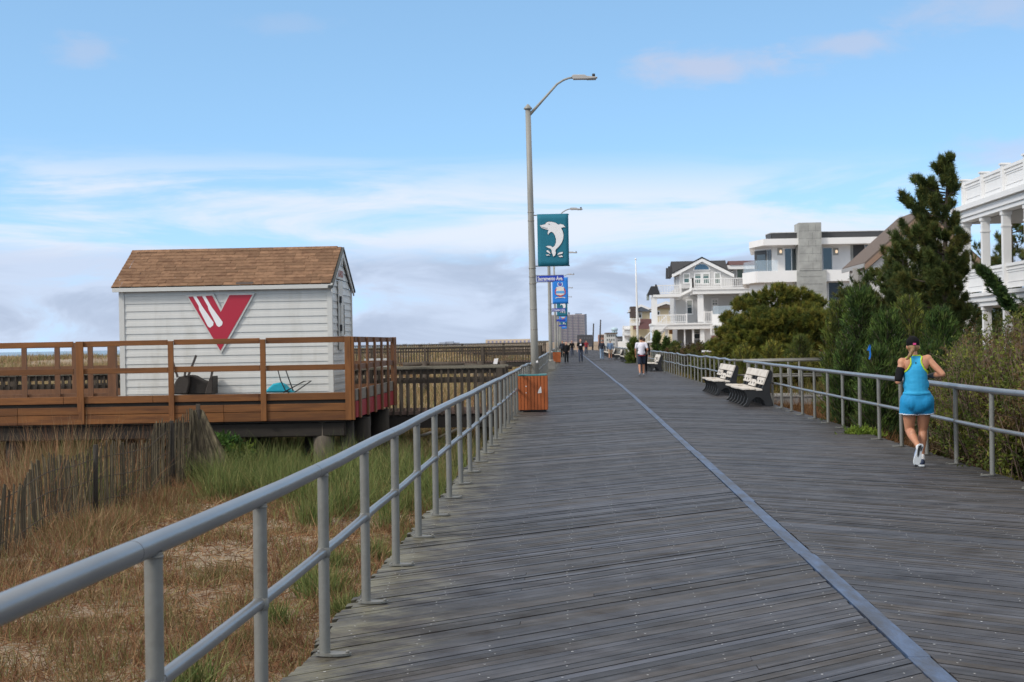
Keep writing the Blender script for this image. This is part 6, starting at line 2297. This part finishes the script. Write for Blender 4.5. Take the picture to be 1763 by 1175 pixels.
def clumps(name, label, centres, n, hh, spread, cols, w, lean=.28, bnd=.7):
    cx = np.repeat([c[0] for c in centres], n)
    cy = np.repeat([c[1] for c in centres], n)
    sc = np.repeat([c[2] for c in centres], n)
    m = len(cx)
    dx_, dy_ = RNG.normal(size=m) * spread * sc, RNG.normal(size=m) * spread * sc
    x, y = cx + dx_, cy + dy_
    pos = np.stack([x, y, gz(x, y) - .02], 1)
    d = np.stack([dx_ / spread * .16 + RNG.normal(size=m) * lean, dy_ / spread * .16 + RNG.normal(size=m) * lean, np.ones(m)], 1)
    o = leaves(name, pos, d, hh * sc * (.5 + .65 * RNG.random(m)), w, pick(cols, m, .3), grass_m, None, bnd)
    tag(o, label, 'grass', kind='stuff')


rc = random.Random(33)
gc = []
for (px_, py_, Y_) in ((430, 820, 28.5), (470, 805, 29.5), (515, 800, 29.8), (400, 840, 27), (560, 815, 29), (600, 800, 30.5), (640, 790, 31), (700, 840, 26.5), (720, 860, 25), (660, 830, 27.5),
                       (740, 880, 22.5), (755, 850, 25), (480, 870, 24.5), (560, 880, 23.5), (450, 845, 26.5), (360, 830, 29), (530, 830, 28), (615, 850, 26), (680, 870, 24.2), (690, 810, 29), (730, 820, 28)):
    p = P(px_, py_, Y_)
    for q in range(2):
        gc.append((min(p.x + rc.gauss(0, .3), XL - .25), Y_ + rc.gauss(0, .7), rc.uniform(.55, 1.15)))
for q in range(16):
    gc.append((rc.uniform(-2.6, XL - .25), rc.uniform(11, 27), rc.uniform(.35, .65)))
clumps('green_grass', 'green beach grass growing in clumps before the timber deck', gc, 230, .66, .15, GREEN, .010)
tc_ = []
for q in range(46):
    Y_ = rc.uniform(19, 31)
    tc_.append((-.333 * Y_ + rc.uniform(-.2, 1.6) if q % 3 else rc.uniform(-9.8, -7.2), Y_, rc.uniform(.7, 1.2)))
tc_ = [c for c in tc_ if c[0] < -6.9]
clumps('tall_dry_grass', 'tall thin dry stalks standing behind the sand fence', tc_, 75, 1.15, .28, STRAW, .008, .12, .35)
gc2 = [(-.333 * Y_ + rc.uniform(.1, 1.4), Y_, rc.uniform(.7, 1.2)) for Y_ in [rc.uniform(24, 30.5) for q in range(18)]]
gc2 = [c for c in gc2 if c[0] < -6.95]
clumps('green_grass', 'pale green tall grass behind the sand fence at the left edge', gc2, 150, .75, .22, [(.12, .14, .05), (.15, .165, .06), (.09, .115, .04)], .010, .2)
bc = [(rc.uniform(-6.4, -5.5), rc.uniform(17, 22.5), rc.uniform(.7, 1.1)) for q in range(14)] + [(-6.3 + rc.uniform(-.2, .6), rc.uniform(25, 30), rc.uniform(.6, 1.0)) for q in range(12)]
clumps('tall_dry_grass', 'straw coloured tufts at the near foot of the sand fence', bc, 110, .42, .18, STRAW[:4] + [(.16, .16, .06)], .008, .3)
sc_ = []
for q in range(150):
    Y_ = 4.2 + 26 * rc.random() ** 1.2
    lo = max(-.34 * Y_, -6.3)
    sc_.append((rc.uniform(lo, XL - .15), Y_, rc.uniform(.5, 1.0)))
clumps('mixed_grass_tufts', 'scattered yellow green tufts among the dry grass', sc_, 44, .34, .10, [(.17, .15, .06), (.20, .145, .07), (.11, .115, .042), (.15, .11, .055)], .0055, .4)

dune_x = lambda y: (-.40 * y - 3, np.full_like(y, -2.2))
x, y = patch(260000, dune_x, 41, 260, 1.6)
nz_ = vnoise(x, y, .12, 3) + .5 * vnoise(x, y, .5, 9)
keep = RNG.random(len(x)) < np.clip(.50 + nz_ * 1.4, .04, 1)
x, y, nz_ = x[keep], y[keep], nz_[keep]
red = vnoise(x, y, .16, 21) > .12
grass('dune_grass', x[red], y[red], .25 + .35 * RNG.random(red.sum()), .005 + .0003 * y[red], [(.25, .14, .075), (.20, .115, .065), (.16, .17, .06), (.30, .19, .10)], .32, 'reddish brown and green dune grass in patches on the dunes')
x, y, nz_ = x[~red], y[~red], nz_[~red]
grass('dune_grass', x, y, (.28 + .38 * RNG.random(len(x))) * np.clip(1 + nz_ * .5, .6, 1.5), .005 + .00030 * y, DUNE, .32, 'straw and green dune grass on the dunes towards the sea', p=[.28, .25, .22, .13, .12])
x, y = patch(26000, lambda y: (np.maximum(-.35 * y - 1, -14), np.full_like(y, -1.9)), 31.5, 45)
grass('dune_grass', x, y, .2 + .3 * RNG.random(len(x)), .014, DUNE + GREEN, .35, 'mixed grass under and around the timber deck')
# right-hand side
x, y = patch(68000, lambda y: (np.full_like(y, XR + .10), np.full_like(y, 9.0)), 4.0, 49, 1.0)
keep = RNG.random(len(x)) < np.clip(1.15 - (x - XR) / 3.6, .25, 1)
x, y = x[keep], y[keep]
tall = np.clip(.6 + .7 * vnoise(x, y, .7, 12), .2, 1.3)
grass('dry_grass', x, y, (.14 + .42 * RNG.random(len(x))) * tall, .007 + .0002 * y, [(.20, .10, .045), (.16, .075, .035), (.24, .14, .06), (.11, .055, .03)], .3, 'reddish brown dry grass along the landward railing', bnd=.7)
x, y = patch(60000, lambda y: (np.full_like(y, XR + .15), .30 * y + 6), 49, 140, 1.3)
grass('dry_grass', x, y, .25 + .45 * RNG.random(len(x)), .008 + .0003 * y, [(.16, .13, .04), (.11, .11, .03), (.19, .12, .05), (.08, .09, .03)], .3, 'mixed yellow and green ground cover before the beach houses', bnd=.7)
# ------------------------------------------------------------------ people
skin_m = mat('skin', (.50, .235, .135), rough=.5, var=.14, scale=11, second=(.46, .19, .115), sec_at=(.5, .7))
skin2_m = mat('paler_skin', (.56, .33, .24), rough=.5, var=.06, scale=9)


def blob(name, build, m, parent, voxel=.012, smooth=4):
    """One continuous skin: tapered limbs and rounded masses fused together and smoothed."""
    k = MB()
    build(k)
    o = k.build(name, m, parent)
    rm_ = o.modifiers.new('fuse', 'REMESH')
    rm_.mode = 'VOXEL'
    rm_.voxel_size = voxel
    sm_ = o.modifiers.new('soften', 'SMOOTH')
    sm_.iterations = smooth
    sm_.factor = .5
    bpy.context.view_layer.update()
    dg = bpy.context.evaluated_depsgraph_get()
    me = bpy.data.meshes.new_from_object(o.evaluated_get(dg))
    o.modifiers.clear()
    old = o.data
    o.data = me
    bpy.data.meshes.remove(old)
    me.name = name
    me.polygons.foreach_set('use_smooth', [True] * len(me.polygons))
    if not me.materials:
        me.materials.append(m)
    return o


def hand(k, w, d, side, pose=.6, r=.0095):
    """Palm, four curled fingers of unequal length and a thumb; d points from the wrist to the knuckles."""
    w, d = Vector(w), Vector(d).normalized()
    inw = Vector((-side, 0, 0))
    inw = (inw - d * inw.dot(d)).normalized()
    acr = d.cross(inw)
    pal = w + d * .075
    k.caps(w, pal, .026, .028, 10)
    for i, (ln, o) in enumerate(((.072, .030), (.080, .010), (.075, -.010), (.060, -.028))):
        b = pal + acr * o
        c1 = b + (d * (1 - pose * .5) + inw * pose * .6).normalized() * ln * .5
        c2 = c1 + (d * (1 - pose) + inw * pose * 1.2).normalized() * ln * .5
        k.caps(b, c1, r, r * .92, 8).caps(c1, c2, r * .92, r * .75, 8)
    t0 = w + d * .03 + acr * .026
    t1 = t0 + (d * .6 + acr * .7 + inw * .3).normalized() * .035
    k.caps(t0, t1, r * 1.15, r, 8).caps(t1, t1 + (d + inw * .5).normalized() * .03, r, r * .8, 8)


def shoe(k, heel, toe, r=.043):
    heel, toe = Vector(heel), Vector(toe)
    d = toe - heel
    k.caps(heel, heel + d * .45, r * .9, r * 1.02, 12).caps(heel + d * .35, toe, r * 1.02, r * .78, 12)
    k.caps(heel + Vector((0, 0, .02)), heel + d * .3 + Vector((0, 0, .035)), r * .85, r * .75, 10)


def person(label, loc, yaw, J, top_m, leg_m, shoe_m, hair_m, skin=skin_m, sleeve='short', legs='long', jacket=False, hair='short', extra=None, voxel=.014, face=True):
    """J: joints in the figure's own frame (x right, y facing direction, z up)."""
    th = thing('person', label, 'person', loc)
    th.rotation_euler.z = yaw
    ORIGIN[th.name] = Vector((0, 0, 0))
    V = {k_: Vector(v) for k_, v in J.items()}
    sg = (('L', -1), ('R', 1))

    def body(k):
        hd_ = V['head']
        k.ell(hd_ + Vector((0, .0, .02)), (.074, .090, .105)).ell(hd_ + Vector((0, .03, -.055)), (.052, .058, .058))
        k.ell(hd_ + Vector((0, .092, -.015)), (.014, .022, .022), 8, 6)
        for s in (-1, 1):
            k.ell(hd_ + Vector((s * .076, -.005, -.01)), (.014, .022, .032), 8, 6)
            k.ell(hd_ + Vector((s * .03, .078, .012)), (.014, .012, .010), 8, 6)
        k.caps(V['neck'] + Vector((0, 0, -.05)), hd_ + Vector((0, -.015, -.05)), .056, .052)
        k.caps(V['waist'], V['chest'], .118, .135, 16).caps(V['waist'], V['pelvis'], .118, .13, 16)
        k.ell(V['chest'] + Vector((0, 0, .02)), (.17, .115, .17)).ell(V['pelvis'], (.165, .12, .13))
        for n_, s in sg:
            k.caps(V['neck'] + Vector((0, 0, -.07)), V['sh' + n_], .055, .052).caps(V['sh' + n_], V['el' + n_], .048, .038).caps(V['el' + n_], V['wr' + n_], .038, .026)
            hand(k, V['wr' + n_], (V['wr' + n_] - V['el' + n_]) * .6 + Vector((0, .0, -.05)), s)
            k.caps(V['hip' + n_], V['kn' + n_], .083, .055).caps(V['kn' + n_], V['kn' + n_].lerp(V['an' + n_], .35), .053, .054).caps(V['kn' + n_].lerp(V['an' + n_], .35), V['an' + n_], .054, .034)
    blob('body', body, skin, th, voxel)

    def top(k):
        g = .02 if jacket else .013
        k.caps(V['waist'] + Vector((0, 0, -.10)), V['chest'], .135 + g, .14 + g, 16)
        k.ell(V['chest'] + Vector((0, 0, .02)), (.182 + g, .125 + g, .175 + g)).ell(V['pelvis'] + Vector((0, 0, .07)), (.17 + g, .128 + g, .12))
        for n_, s in sg:
            k.caps(V['neck'] + Vector((0, 0, -.075)), V['sh' + n_], .062 + g * .5, .06 + g * .5)
            e_ = V['sh' + n_].lerp(V['el' + n_], .62) if sleeve == 'short' else V['el' + n_]
            k.caps(V['sh' + n_], e_, .06 + g * .5, .052 + g * .4)
            if sleeve == 'long':
                k.caps(V['el' + n_], V['wr' + n_].lerp(V['el' + n_], .06), .05 + g * .4, .036 + g * .3)
    blob('jacket' if jacket else 'shirt', top, top_m, th, voxel)

    def bot(k):
        k.ell(V['pelvis'] + Vector((0, 0, -.02)), (.178, .135, .12))
        for n_, s in sg:
            if legs == 'long':
                k.caps(V['hip' + n_], V['kn' + n_], .096, .070).caps(V['kn' + n_], V['an' + n_] + Vector((0, 0, -.02)), .070, .058)
            else:
                k.caps(V['hip' + n_], V['hip' + n_].lerp(V['kn' + n_], .85), .10, .088)
    blob('trousers' if legs == 'long' else 'shorts', bot, leg_m, th, voxel)
    for n_, s in sg:
        h_, t_ = V['he' + n_], V['to' + n_]
        blob('shoe', lambda k: shoe(k, h_, t_), shoe_m, th, .010, 3)

    def hr_(k):
        hd_ = V['head']
        k.ell(hd_ + Vector((0, -.018, .035)), (.083, .090, .098))
        if hair == 'long':
            k.ell(hd_ + Vector((0, -.05, -.05)), (.085, .06, .12))
        elif hair == 'cap':
            k.ell(hd_ + Vector((0, .085, .055)), (.06, .06, .012))
    if hair_m:
        blob('hair' if hair != 'cap' else 'cap', hr_, hair_m, th, .010, 2)
    if face:
        for s in (-1, 1):
            MB().ell(V['head'] + Vector((s * .031, .086, .014)), (.010, .006, .007), 8, 5).build('eye', black_m, th)
        MB().ell(V['head'] + Vector((0, .083, -.062)), (.022, .008, .006), 8, 5).build('mouth', mat('lip', (.32, .11, .10), rough=.5), th)
    if extra:
        extra(th, V)
    return th


WALK = dict(head=(0, .03, 1.60), neck=(0, 0, 1.46), chest=(0, .0, 1.27), waist=(0, .0, 1.06), pelvis=(0, 0, .94),
            shL=(-.195, 0, 1.40), shR=(.195, 0, 1.40), elL=(-.255, .03, 1.12), elR=(.255, -.07, 1.12), wrL=(-.24, .17, .90), wrR=(.25, -.02, .87),
            hipL=(-.09, 0, .90), hipR=(.09, 0, .90), knL=(-.095, -.02, .50), knR=(.095, .13, .51), anL=(-.10, -.20, .13), anR=(.10, .16, .10),
            heL=(-.10, -.24, .075), toL=(-.105, -.06, .045), heR=(.10, .12, .047), toR=(.105, .31, .05))


def var(**kw):
    d = dict(WALK)
    d.update(kw)
    return d


def scaled(J, s):
    return {k_: tuple(c * s for c in v) for k_, v in J.items()}


wh_t = mat('white_tshirt', (.72, .70, .78), rough=.8, var=.04)
navy_t = mat('navy_shorts_cloth', (.02, .028, .055), rough=.8, var=.15)
dk_hair = mat('dark_hair', (.018, .013, .010), rough=.55, var=.3, scale=30)
red_hair = mat('reddish_hair', (.22, .055, .03), rough=.6, var=.3, scale=30)
grey_hair = mat('grey_hair', (.25, .22, .20), rough=.6, var=.2, scale=30)
blk_t = mat('black_cloth', (.009, .009, .011), spec=.2, rough=.9, var=.2)
jean_t = mat('dark_jeans', (.030, .042, .075), rough=.8, var=.2)
lightjean = mat('pale_blue_jeans', (.21, .29, .40), rough=.8, var=.15)
denim = mat('denim_shirt', (.11, .17, .27), rough=.8, var=.15)
navyj = mat('navy_sweater', (.013, .017, .030), rough=.85, var=.2)
khaki = mat('khaki_cloth', (.36, .26, .18), rough=.8, var=.1)
grey_shoe = mat('grey_shoe', (.22, .23, .26), rough=.6, var=.2)
dk_shoe = mat('dark_shoe', (.03, .03, .035), rough=.6)
redcloth = mat('dark_red_cloth', (.22, .012, .02), rough=.8)


def ground_at(px, py):
    d = ray(px, py)
    t = -CAM_Z / d.z
    return Vector((d.x * t, d.y * t, .004))


def red_hem(th, V):
    MB().path([(0.16 * math.cos(a), .135 * math.sin(a) + .0, .925) for a in np.linspace(0, 2 * math.pi, 25)], .026, 8).build('shirt_tail', redcloth, th)


g = ground_at(1105, 647.5)
person('man in white T-shirt and navy shorts walking away beside a bench', g, 0.05, scaled(var(elR=(.27, -.06, 1.13), wrR=(.25, .12, 1.02)), 1.05), wh_t, navy_t, grey_shoe, dk_hair, legs='short', extra=red_hem, face=False)
g = ground_at(1110, 643)
person('dark clothed person mostly hidden just ahead of the man in a white T-shirt', (g.x - .02, g.y, .004), 0.0, scaled(WALK, 1.02), blk_t, blk_t, dk_shoe, dk_hair, sleeve='long', face=False)
g = ground_at(975.5, 625.6)
person('woman in black jacket and leggings walking towards the camera', g, math.pi, scaled(var(wrL=(-.2, .2, 1.0), wrR=(.22, .05, .92)), .93), blk_t, blk_t, dk_shoe, red_hair, skin=skin2_m, sleeve='long', jacket=True, hair='long')


def badge(th, V):
    MB().ell(V['chest'] + Vector((-.01, .142, .03)), (.075, .012, .085), 14, 8).build('shirt_print', wh_t, th)


g = ground_at(1000, 624.2)
person('man in black T-shirt with a round pale print and dark jeans walking towards the camera', g, math.pi, scaled(WALK, 1.05), blk_t, jean_t, dk_shoe, red_hair, skin=skin2_m, extra=badge)
g = ground_at(1036.3, 620.0)
person('person in navy sweater and pale blue jeans walking away', g, 0.0, scaled(WALK, 1.0), navyj, lightjean, dk_shoe, grey_hair, sleeve='long', face=False)
g = ground_at(1051, 619.2)
person('person in loose denim shirt with bare legs walking away beside the navy sweater', g, 0.0, scaled(WALK, .98), denim, khaki, dk_shoe, grey_hair, sleeve='long', legs='short', jacket=True, face=False)
g = ground_at(985, 614)
person('tiny dark figure far up the boardwalk between the approaching couple', g, math.pi, scaled(WALK, 1.0), blk_t, jean_t, dk_shoe, dk_hair, sleeve='long', voxel=.02)
g = ground_at(968.5, 616)
person('tiny dark figure half hidden behind the woman in black', g, math.pi, scaled(WALK, 1.0), navyj, blk_t, dk_shoe, dk_hair, sleeve='long', voxel=.02)
g = ground_at(1009.5, 611)
person('tiny figure in a dark red top far behind the man in the black T-shirt', g, math.pi, scaled(WALK, 1.0), redcloth, jean_t, dk_shoe, dk_hair, sleeve='short', voxel=.02)

# ---- the runner
RX, RY = 4.225, 21.6
run = thing('person', 'woman in turquoise tank top and blue shorts running away with a black cap and ponytail', 'person', (RX, RY, 0))
ORIGIN[run.name] = Vector((0, 0, 0))
R_ = {k_: Vector(v) for k_, v in dict(head=(-.02, .06, 1.495), neck=(-.015, .03, 1.37), chest=(-.005, .02, 1.19), waist=(0, .01, 1.0), pelvis=(.01, 0, .84),
      shL=(-.165, .02, 1.30), shR=(.150, .0, 1.335), elL=(-.225, -.03, 1.06), elR=(.305, -.10, 1.145), wrL=(-.20, .19, 1.09), wrR=(.185, .14, 1.12),
      hipL=(-.085, 0, .82), hipR=(.10, 0, .82), knL=(-.075, .10, .455), knR=(.095, .12, .45), anL=(-.02, -.20, .255), anR=(.062, .05, .105)).items()}


def runner_body(k):
    V = R_
    hd_ = V['head']
    k.ell(hd_ + Vector((0, 0, .015)), (.072, .088, .100)).ell(hd_ + Vector((0, .03, -.05)), (.05, .056, .056)).ell(hd_ + Vector((0, .09, -.015)), (.013, .02, .02), 8, 6)
    for s in (-1, 1):
        k.ell(hd_ + Vector((s * .073, -.005, -.012)), (.012, .02, .03), 8, 6).ell(hd_ + Vector((s * .03, .076, .012)), (.013, .011, .010), 8, 6)
    k.caps(V['neck'] + Vector((0, -.01, -.06)), hd_ + Vector((0, -.02, -.05)), .050, .046)
    k.ell(V['chest'] + Vector((0, .01, .03)), (.150, .105, .165)).caps(V['waist'], V['chest'], .128, .135, 16).ell(V['waist'], (.150, .112, .12)).ell(V['pelvis'], (.175, .125, .125))
    for s in (-1, 1):
        k.ell((V['pelvis'].x + s * .075, -.055, .80), (.092, .085, .095))                 # seat
        k.ell((s * .085, -.055, 1.27), (.065, .035, .085))                               # shoulder blades
    for n_, s in (('L', -1), ('R', 1)):
        k.caps(V['neck'] + Vector((s * .02, -.01, -.055)), V['sh' + n_], .048, .050).ell(V['sh' + n_], (.055, .055, .055))
        k.caps(V['sh' + n_], V['el' + n_], .047, .038).caps(V['el' + n_], V['el' + n_].lerp(V['wr' + n_], .35), .037, .038).caps(V['el' + n_].lerp(V['wr' + n_], .35), V['wr' + n_], .038, .024)
        hand(k, V['wr' + n_], (V['wr' + n_] - V['el' + n_]), s, .75)
        kn, an = V['kn' + n_], V['an' + n_]
        k.caps(V['hip' + n_], V['hip' + n_].lerp(kn, .5), .100, .083, 14).caps(V['hip' + n_].lerp(kn, .5), kn, .083, .056, 14)
        k.caps(kn, kn.lerp(an, .32), .054, .058, 14).ell(kn.lerp(an, .30) + Vector((0, -.018, 0)), (.048, .046, .085)).caps(kn.lerp(an, .32), kn.lerp(an, .75), .056, .036, 12).caps(kn.lerp(an, .75), an, .036, .032, 12)


blob('body', runner_body, skin_m, run, .0085, 4)
tank_m = mat('turquoise_tank', (.020, .33, .60), rough=.75, var=.10, scale=7, stretch=(1, 1, 1.8), bump=1.0, bscale=10)
short_m = mat('blue_shorts', (.004, .24, .50), rough=.75, var=.14, scale=7, stretch=(2.2, 2.2, .8), bump=1.0, bscale=8)
neon = mat('neon_trim', (.50, .72, .03), rough=.6)


def tank_raw(k):
    V = R_
    k.ell(V['chest'] + Vector((0, .01, .03)), (.163, .118, .178)).caps(V['waist'] + Vector((0, 0, -.09)), V['chest'], .146, .148, 18).ell(V['waist'] + Vector((0, 0, .02)), (.166, .128, .13)).ell((.005, -.005, .91), (.178, .142, .055))
    k.caps(V['neck'] + Vector((-.03, -.012, -.065)), V['neck'] + Vector((-.08, 0, -.072)), .058, .056).caps(V['neck'] + Vector((.03, -.012, -.065)), V['neck'] + Vector((.08, 0, -.070)), .058, .056)
    for s in (-1, 1):
        k.ell((s * .085, -.055, 1.27), (.075, .046, .095))
        k.ell((s * .07, .10, 1.19), (.075, .06, .075))


tank = blob('tank_top', tank_raw, tank_m, run, .009, 5)
bm = bmesh.new()
bm.from_mesh(tank.data)


def half_width(z):
    return float(np.interp(z, [1.10, 1.145, 1.18, 1.215, 1.26, 1.31, 1.345, 1.37, 1.45], [.40, .165, .128, .098, .072, .060, .068, .085, .10]))


dead = []
for f in bm.faces:
    c_ = f.calc_center_median()
    cxr = c_.x - (-.012)
    if c_.y < .03:
        if c_.z > 1.10 and abs(cxr) > half_width(c_.z):
            dead.append(f)
    elif c_.z > 1.16 and abs(cxr) > half_width(c_.z) + .035:
        dead.append(f)
    elif c_.z > 1.30 and abs(cxr) < .055:
        dead.append(f)
    if c_.z > 1.378 or c_.z < .885:
        dead.append(f)
bmesh.ops.delete(bm, geom=list(set(dead)), context='FACES')
trim_edges = [(e_.verts[0].co.copy(), e_.verts[1].co.copy()) for e_ in bm.edges if len(e_.link_faces) == 1 and e_.verts[0].co.z > 1.05]
bm.to_mesh(tank.data)
bm.free()
so = tank.modifiers.new('cloth', 'SOLIDIFY')
so.thickness = .004
tr_ = MB()
for a_, b_ in trim_edges:
    d_ = (b_ - a_) * .25
    tr_.tube(a_ - d_, b_ + d_, .0085, n=6)
tr_.build('tank_trim', neon, tank)
MB().prism([(-.022, -.0955, 1.268), (-.012, -.0955, 1.268), (-.012, -.0955, 1.292), (-.008, -.0955, 1.300), (-.026, -.0955, 1.300), (-.022, -.0955, 1.292)], (0, .004, 0)).build('tank_mark', navy_m, tank)


def shorts_raw(k):
    V = R_
    k.ell(V['pelvis'] + Vector((0, 0, .02)), (.188, .138, .13)).ell((.005, -.004, .93), (.163, .128, .05))
    for n_, s in (('L', -1), ('R', 1)):
        k.ell((V['pelvis'].x + s * .070, -.045, .80), (.115, .10, .11))
        e_ = V['hip' + n_].lerp(V['kn' + n_], .44)
        k.caps(V['hip' + n_] + Vector((s * .006, 0, 0)), e_ + Vector((s * .014, -.005, 0)), .114, .112, 16)
    k.ell((V['pelvis'].x, -.05, .79), (.13, .095, .13))


sh = blob('shorts', shorts_raw, short_m, run, .0095, 5)
bm = bmesh.new()
bm.from_mesh(sh.data)
bmesh.ops.delete(bm, geom=[f for f in bm.faces if f.calc_center_median().z < .645 + .06 * abs(f.calc_center_median().x - .005)], context='FACES')
hem = [(e_.verts[0].co.copy(), e_.verts[1].co.copy()) for e_ in bm.edges if len(e_.link_faces) == 1]
bm.to_mesh(sh.data)
bm.free()
so = sh.modifiers.new('cloth', 'SOLIDIFY')
so.thickness = .004
hm = MB()
for a_, b_ in hem:
    d_ = (b_ - a_) * .25
    hm.tube(a_ - d_, b_ + d_, .006, n=6)
hm.build('hem', mat('white_hem', (.7, .72, .76), rough=.7), sh)
blob('arm_sleeve', lambda k: k.caps(R_['shL'].lerp(R_['elL'], .42), R_['elL'] + Vector((.004, .004, .03)), .056, .050, 14), blk_t, run, .009, 2)
blob('phone_band', lambda k: k.caps(R_['elR'].lerp(R_['wrR'], .55), R_['elR'].lerp(R_['wrR'], .90), .038, .031, 12), mat('grey_wrist_band', (.10, .10, .11), rough=.7, var=.3, scale=30), run, .009, 2)
capm = mat('black_cap', (.006, .006, .007), spec=.15, rough=.85, var=.15)


def cap_raw(k):
    hd_ = R_['head']
    k.ell(hd_ + Vector((0, -.004, .042)), (.085, .099, .088)).ell(hd_ + Vector((0, .115, .035)), (.066, .07, .012))


cp_ = blob('cap', cap_raw, capm, run, .008, 2)
hd_ = R_['head']
MB().prism([(hd_.x - .016, hd_.y - .106, hd_.z + .016), (hd_.x + .020, hd_.y - .106, hd_.z + .016), (hd_.x + .020, hd_.y - .104, hd_.z + .040), (hd_.x - .016, hd_.y - .104, hd_.z + .040)], (0, .01, 0)).build('cap_label', mat('pink_label', (.60, .05, .20), rough=.6), cp_)
blond = mat('blond_hair', (.21, .115, .048), rough=.5, var=.6, scale=40, stretch=(6, 6, 1), second=(.34, .22, .10), sec_at=(.52, .66))


def hair_raw(k):
    hd_ = R_['head']
    k.ell(hd_ + Vector((0, -.035, -.012)), (.072, .066, .060))
    k.ell(hd_ + Vector((-.012, -.085, -.008)), (.022, .03, .022), 10, 7)
    pts_ = [hd_ + Vector((-.012, -.105, -.01)), hd_ + Vector((-.034, -.135, -.055)), hd_ + Vector((-.062, -.135, -.11)), hd_ + Vector((-.095, -.12, -.155)), hd_ + Vector((-.105, -.11, -.20))]
    for a_, b_, r0_, r1_ in zip(pts_[:-1], pts_[1:], (.018, .029, .026, .019), (.029, .026, .019, .007)):
        k.caps(a_, b_, r0_, r1_, 10)


blob('hair', hair_raw, blond, run, .009, 2)
for s in (-1, 1):
    MB().ell(hd_ + Vector((s * .030, .083, .014)), (.010, .006, .007), 8, 5).build('eye', black_m, run)
MB().ell(hd_ + Vector((0, .080, -.058)), (.022, .008, .006), 8, 5).build('mouth', mat('lip', (.32, .11, .10), rough=.5), run)
shoe_b = mat('blue_white_shoe', (.30, .36, .50), rough=.6, var=.4, scale=22)
shoe_n = mat('navy_shoe', (.035, .05, .10), rough=.6, var=.4, scale=20)
sole_m = mat('white_sole', (.60, .63, .66), rough=.6, var=.1, scale=12)
sole_d = mat('dark_tread', (.02, .02, .022), rough=.7)
sock_m = mat('white_sock', (.68, .68, .70), rough=.85)
# trailing left foot: toes just touching the planks, sole turned back to the camera
hl, tl = Vector((-.008, -.232, .262)), Vector((-.055, -.205, .062))
ls = blob('shoe', lambda k: (k.caps(hl + Vector((0, .035, -.01)), hl.lerp(tl, .5) + Vector((0, .04, 0)), .040, .044, 12), k.caps(hl.lerp(tl, .45) + Vector((0, .04, 0)), tl + Vector((0, .03, .012)), .044, .036, 12),
                             k.caps(hl + Vector((.0, .05, .0)), R_['anL'] + Vector((0, .01, .0)), .038, .036, 10)), shoe_b, run, .008, 3)


def sole_outline(h, t, up, wid, n_=11):
    ax = (t - h).normalized()
    sd = ax.cross(up).normalized()
    L_ = (t - h).length + .07
    o = h - ax * .035
    prof = [(0, .018), (.04, .030), (.12, .034), (.35, .031), (.5, .032), (.68, .043), (.82, .043), (.93, .033), (1.0, .012)]
    lft = [o + ax * L_ * f + sd * w_ * wid for f, w_ in prof]
    rgt = [o + ax * L_ * f - sd * w_ * wid for f, w_ in reversed(prof)]
    return lft + rgt


upv = Vector((0, -1, .25)).normalized()
MB().prism(sole_outline(hl, tl, upv, 1.08), upv * .022).build('sole', sole_m, ls, bevel=.004)
c0, ax = hl + upv * .024, (tl - hl).normalized()
sdv = ax.cross(upv).normalized()
for prof_ in (((-.08, .0), (.0, .026), (.2, .027), (.42, .016), (.5, .006), (.4, -.004), (.2, .0), (.02, -.01)), ((-.04, -.022), (.05, -.026), (.22, -.018), (.2, -.008), (.05, -.012)),
              ((.86, -.02), (.86, .02), (.94, .018), (.98, 0), (.94, -.018))):
    MB().prism([c0 + ax * f * .27 + sdv * w_ for f, w_ in prof_], upv * .005).build('tread', sole_d, ls)
# planted right foot
hr_, tr2 = Vector((.060, .025, .052)), Vector((.075, .215, .045))
rs = blob('shoe', lambda k: shoe(k, hr_, tr2, .043), shoe_n, run, .008, 3)
MB().prism(sole_outline(hr_ * 1 - Vector((0, 0, hr_.z - .026)), tr2 - Vector((0, 0, tr2.z - .026)), Vector((0, 0, 1)), 1.08), (0, 0, -.024)).build('sole', sole_m, rs, bevel=.004)
blob('sock', lambda k: k.caps(R_['anR'] + Vector((0, -.005, .02)), R_['anR'] + Vector((0, -.01, -.02)), .040, .042, 12), sock_m, run, .009, 2)
blob('sock', lambda k: k.caps(R_['anL'], R_['anL'] + Vector((.005, -.01, -.02)), .040, .041, 12), sock_m, run, .009, 2)
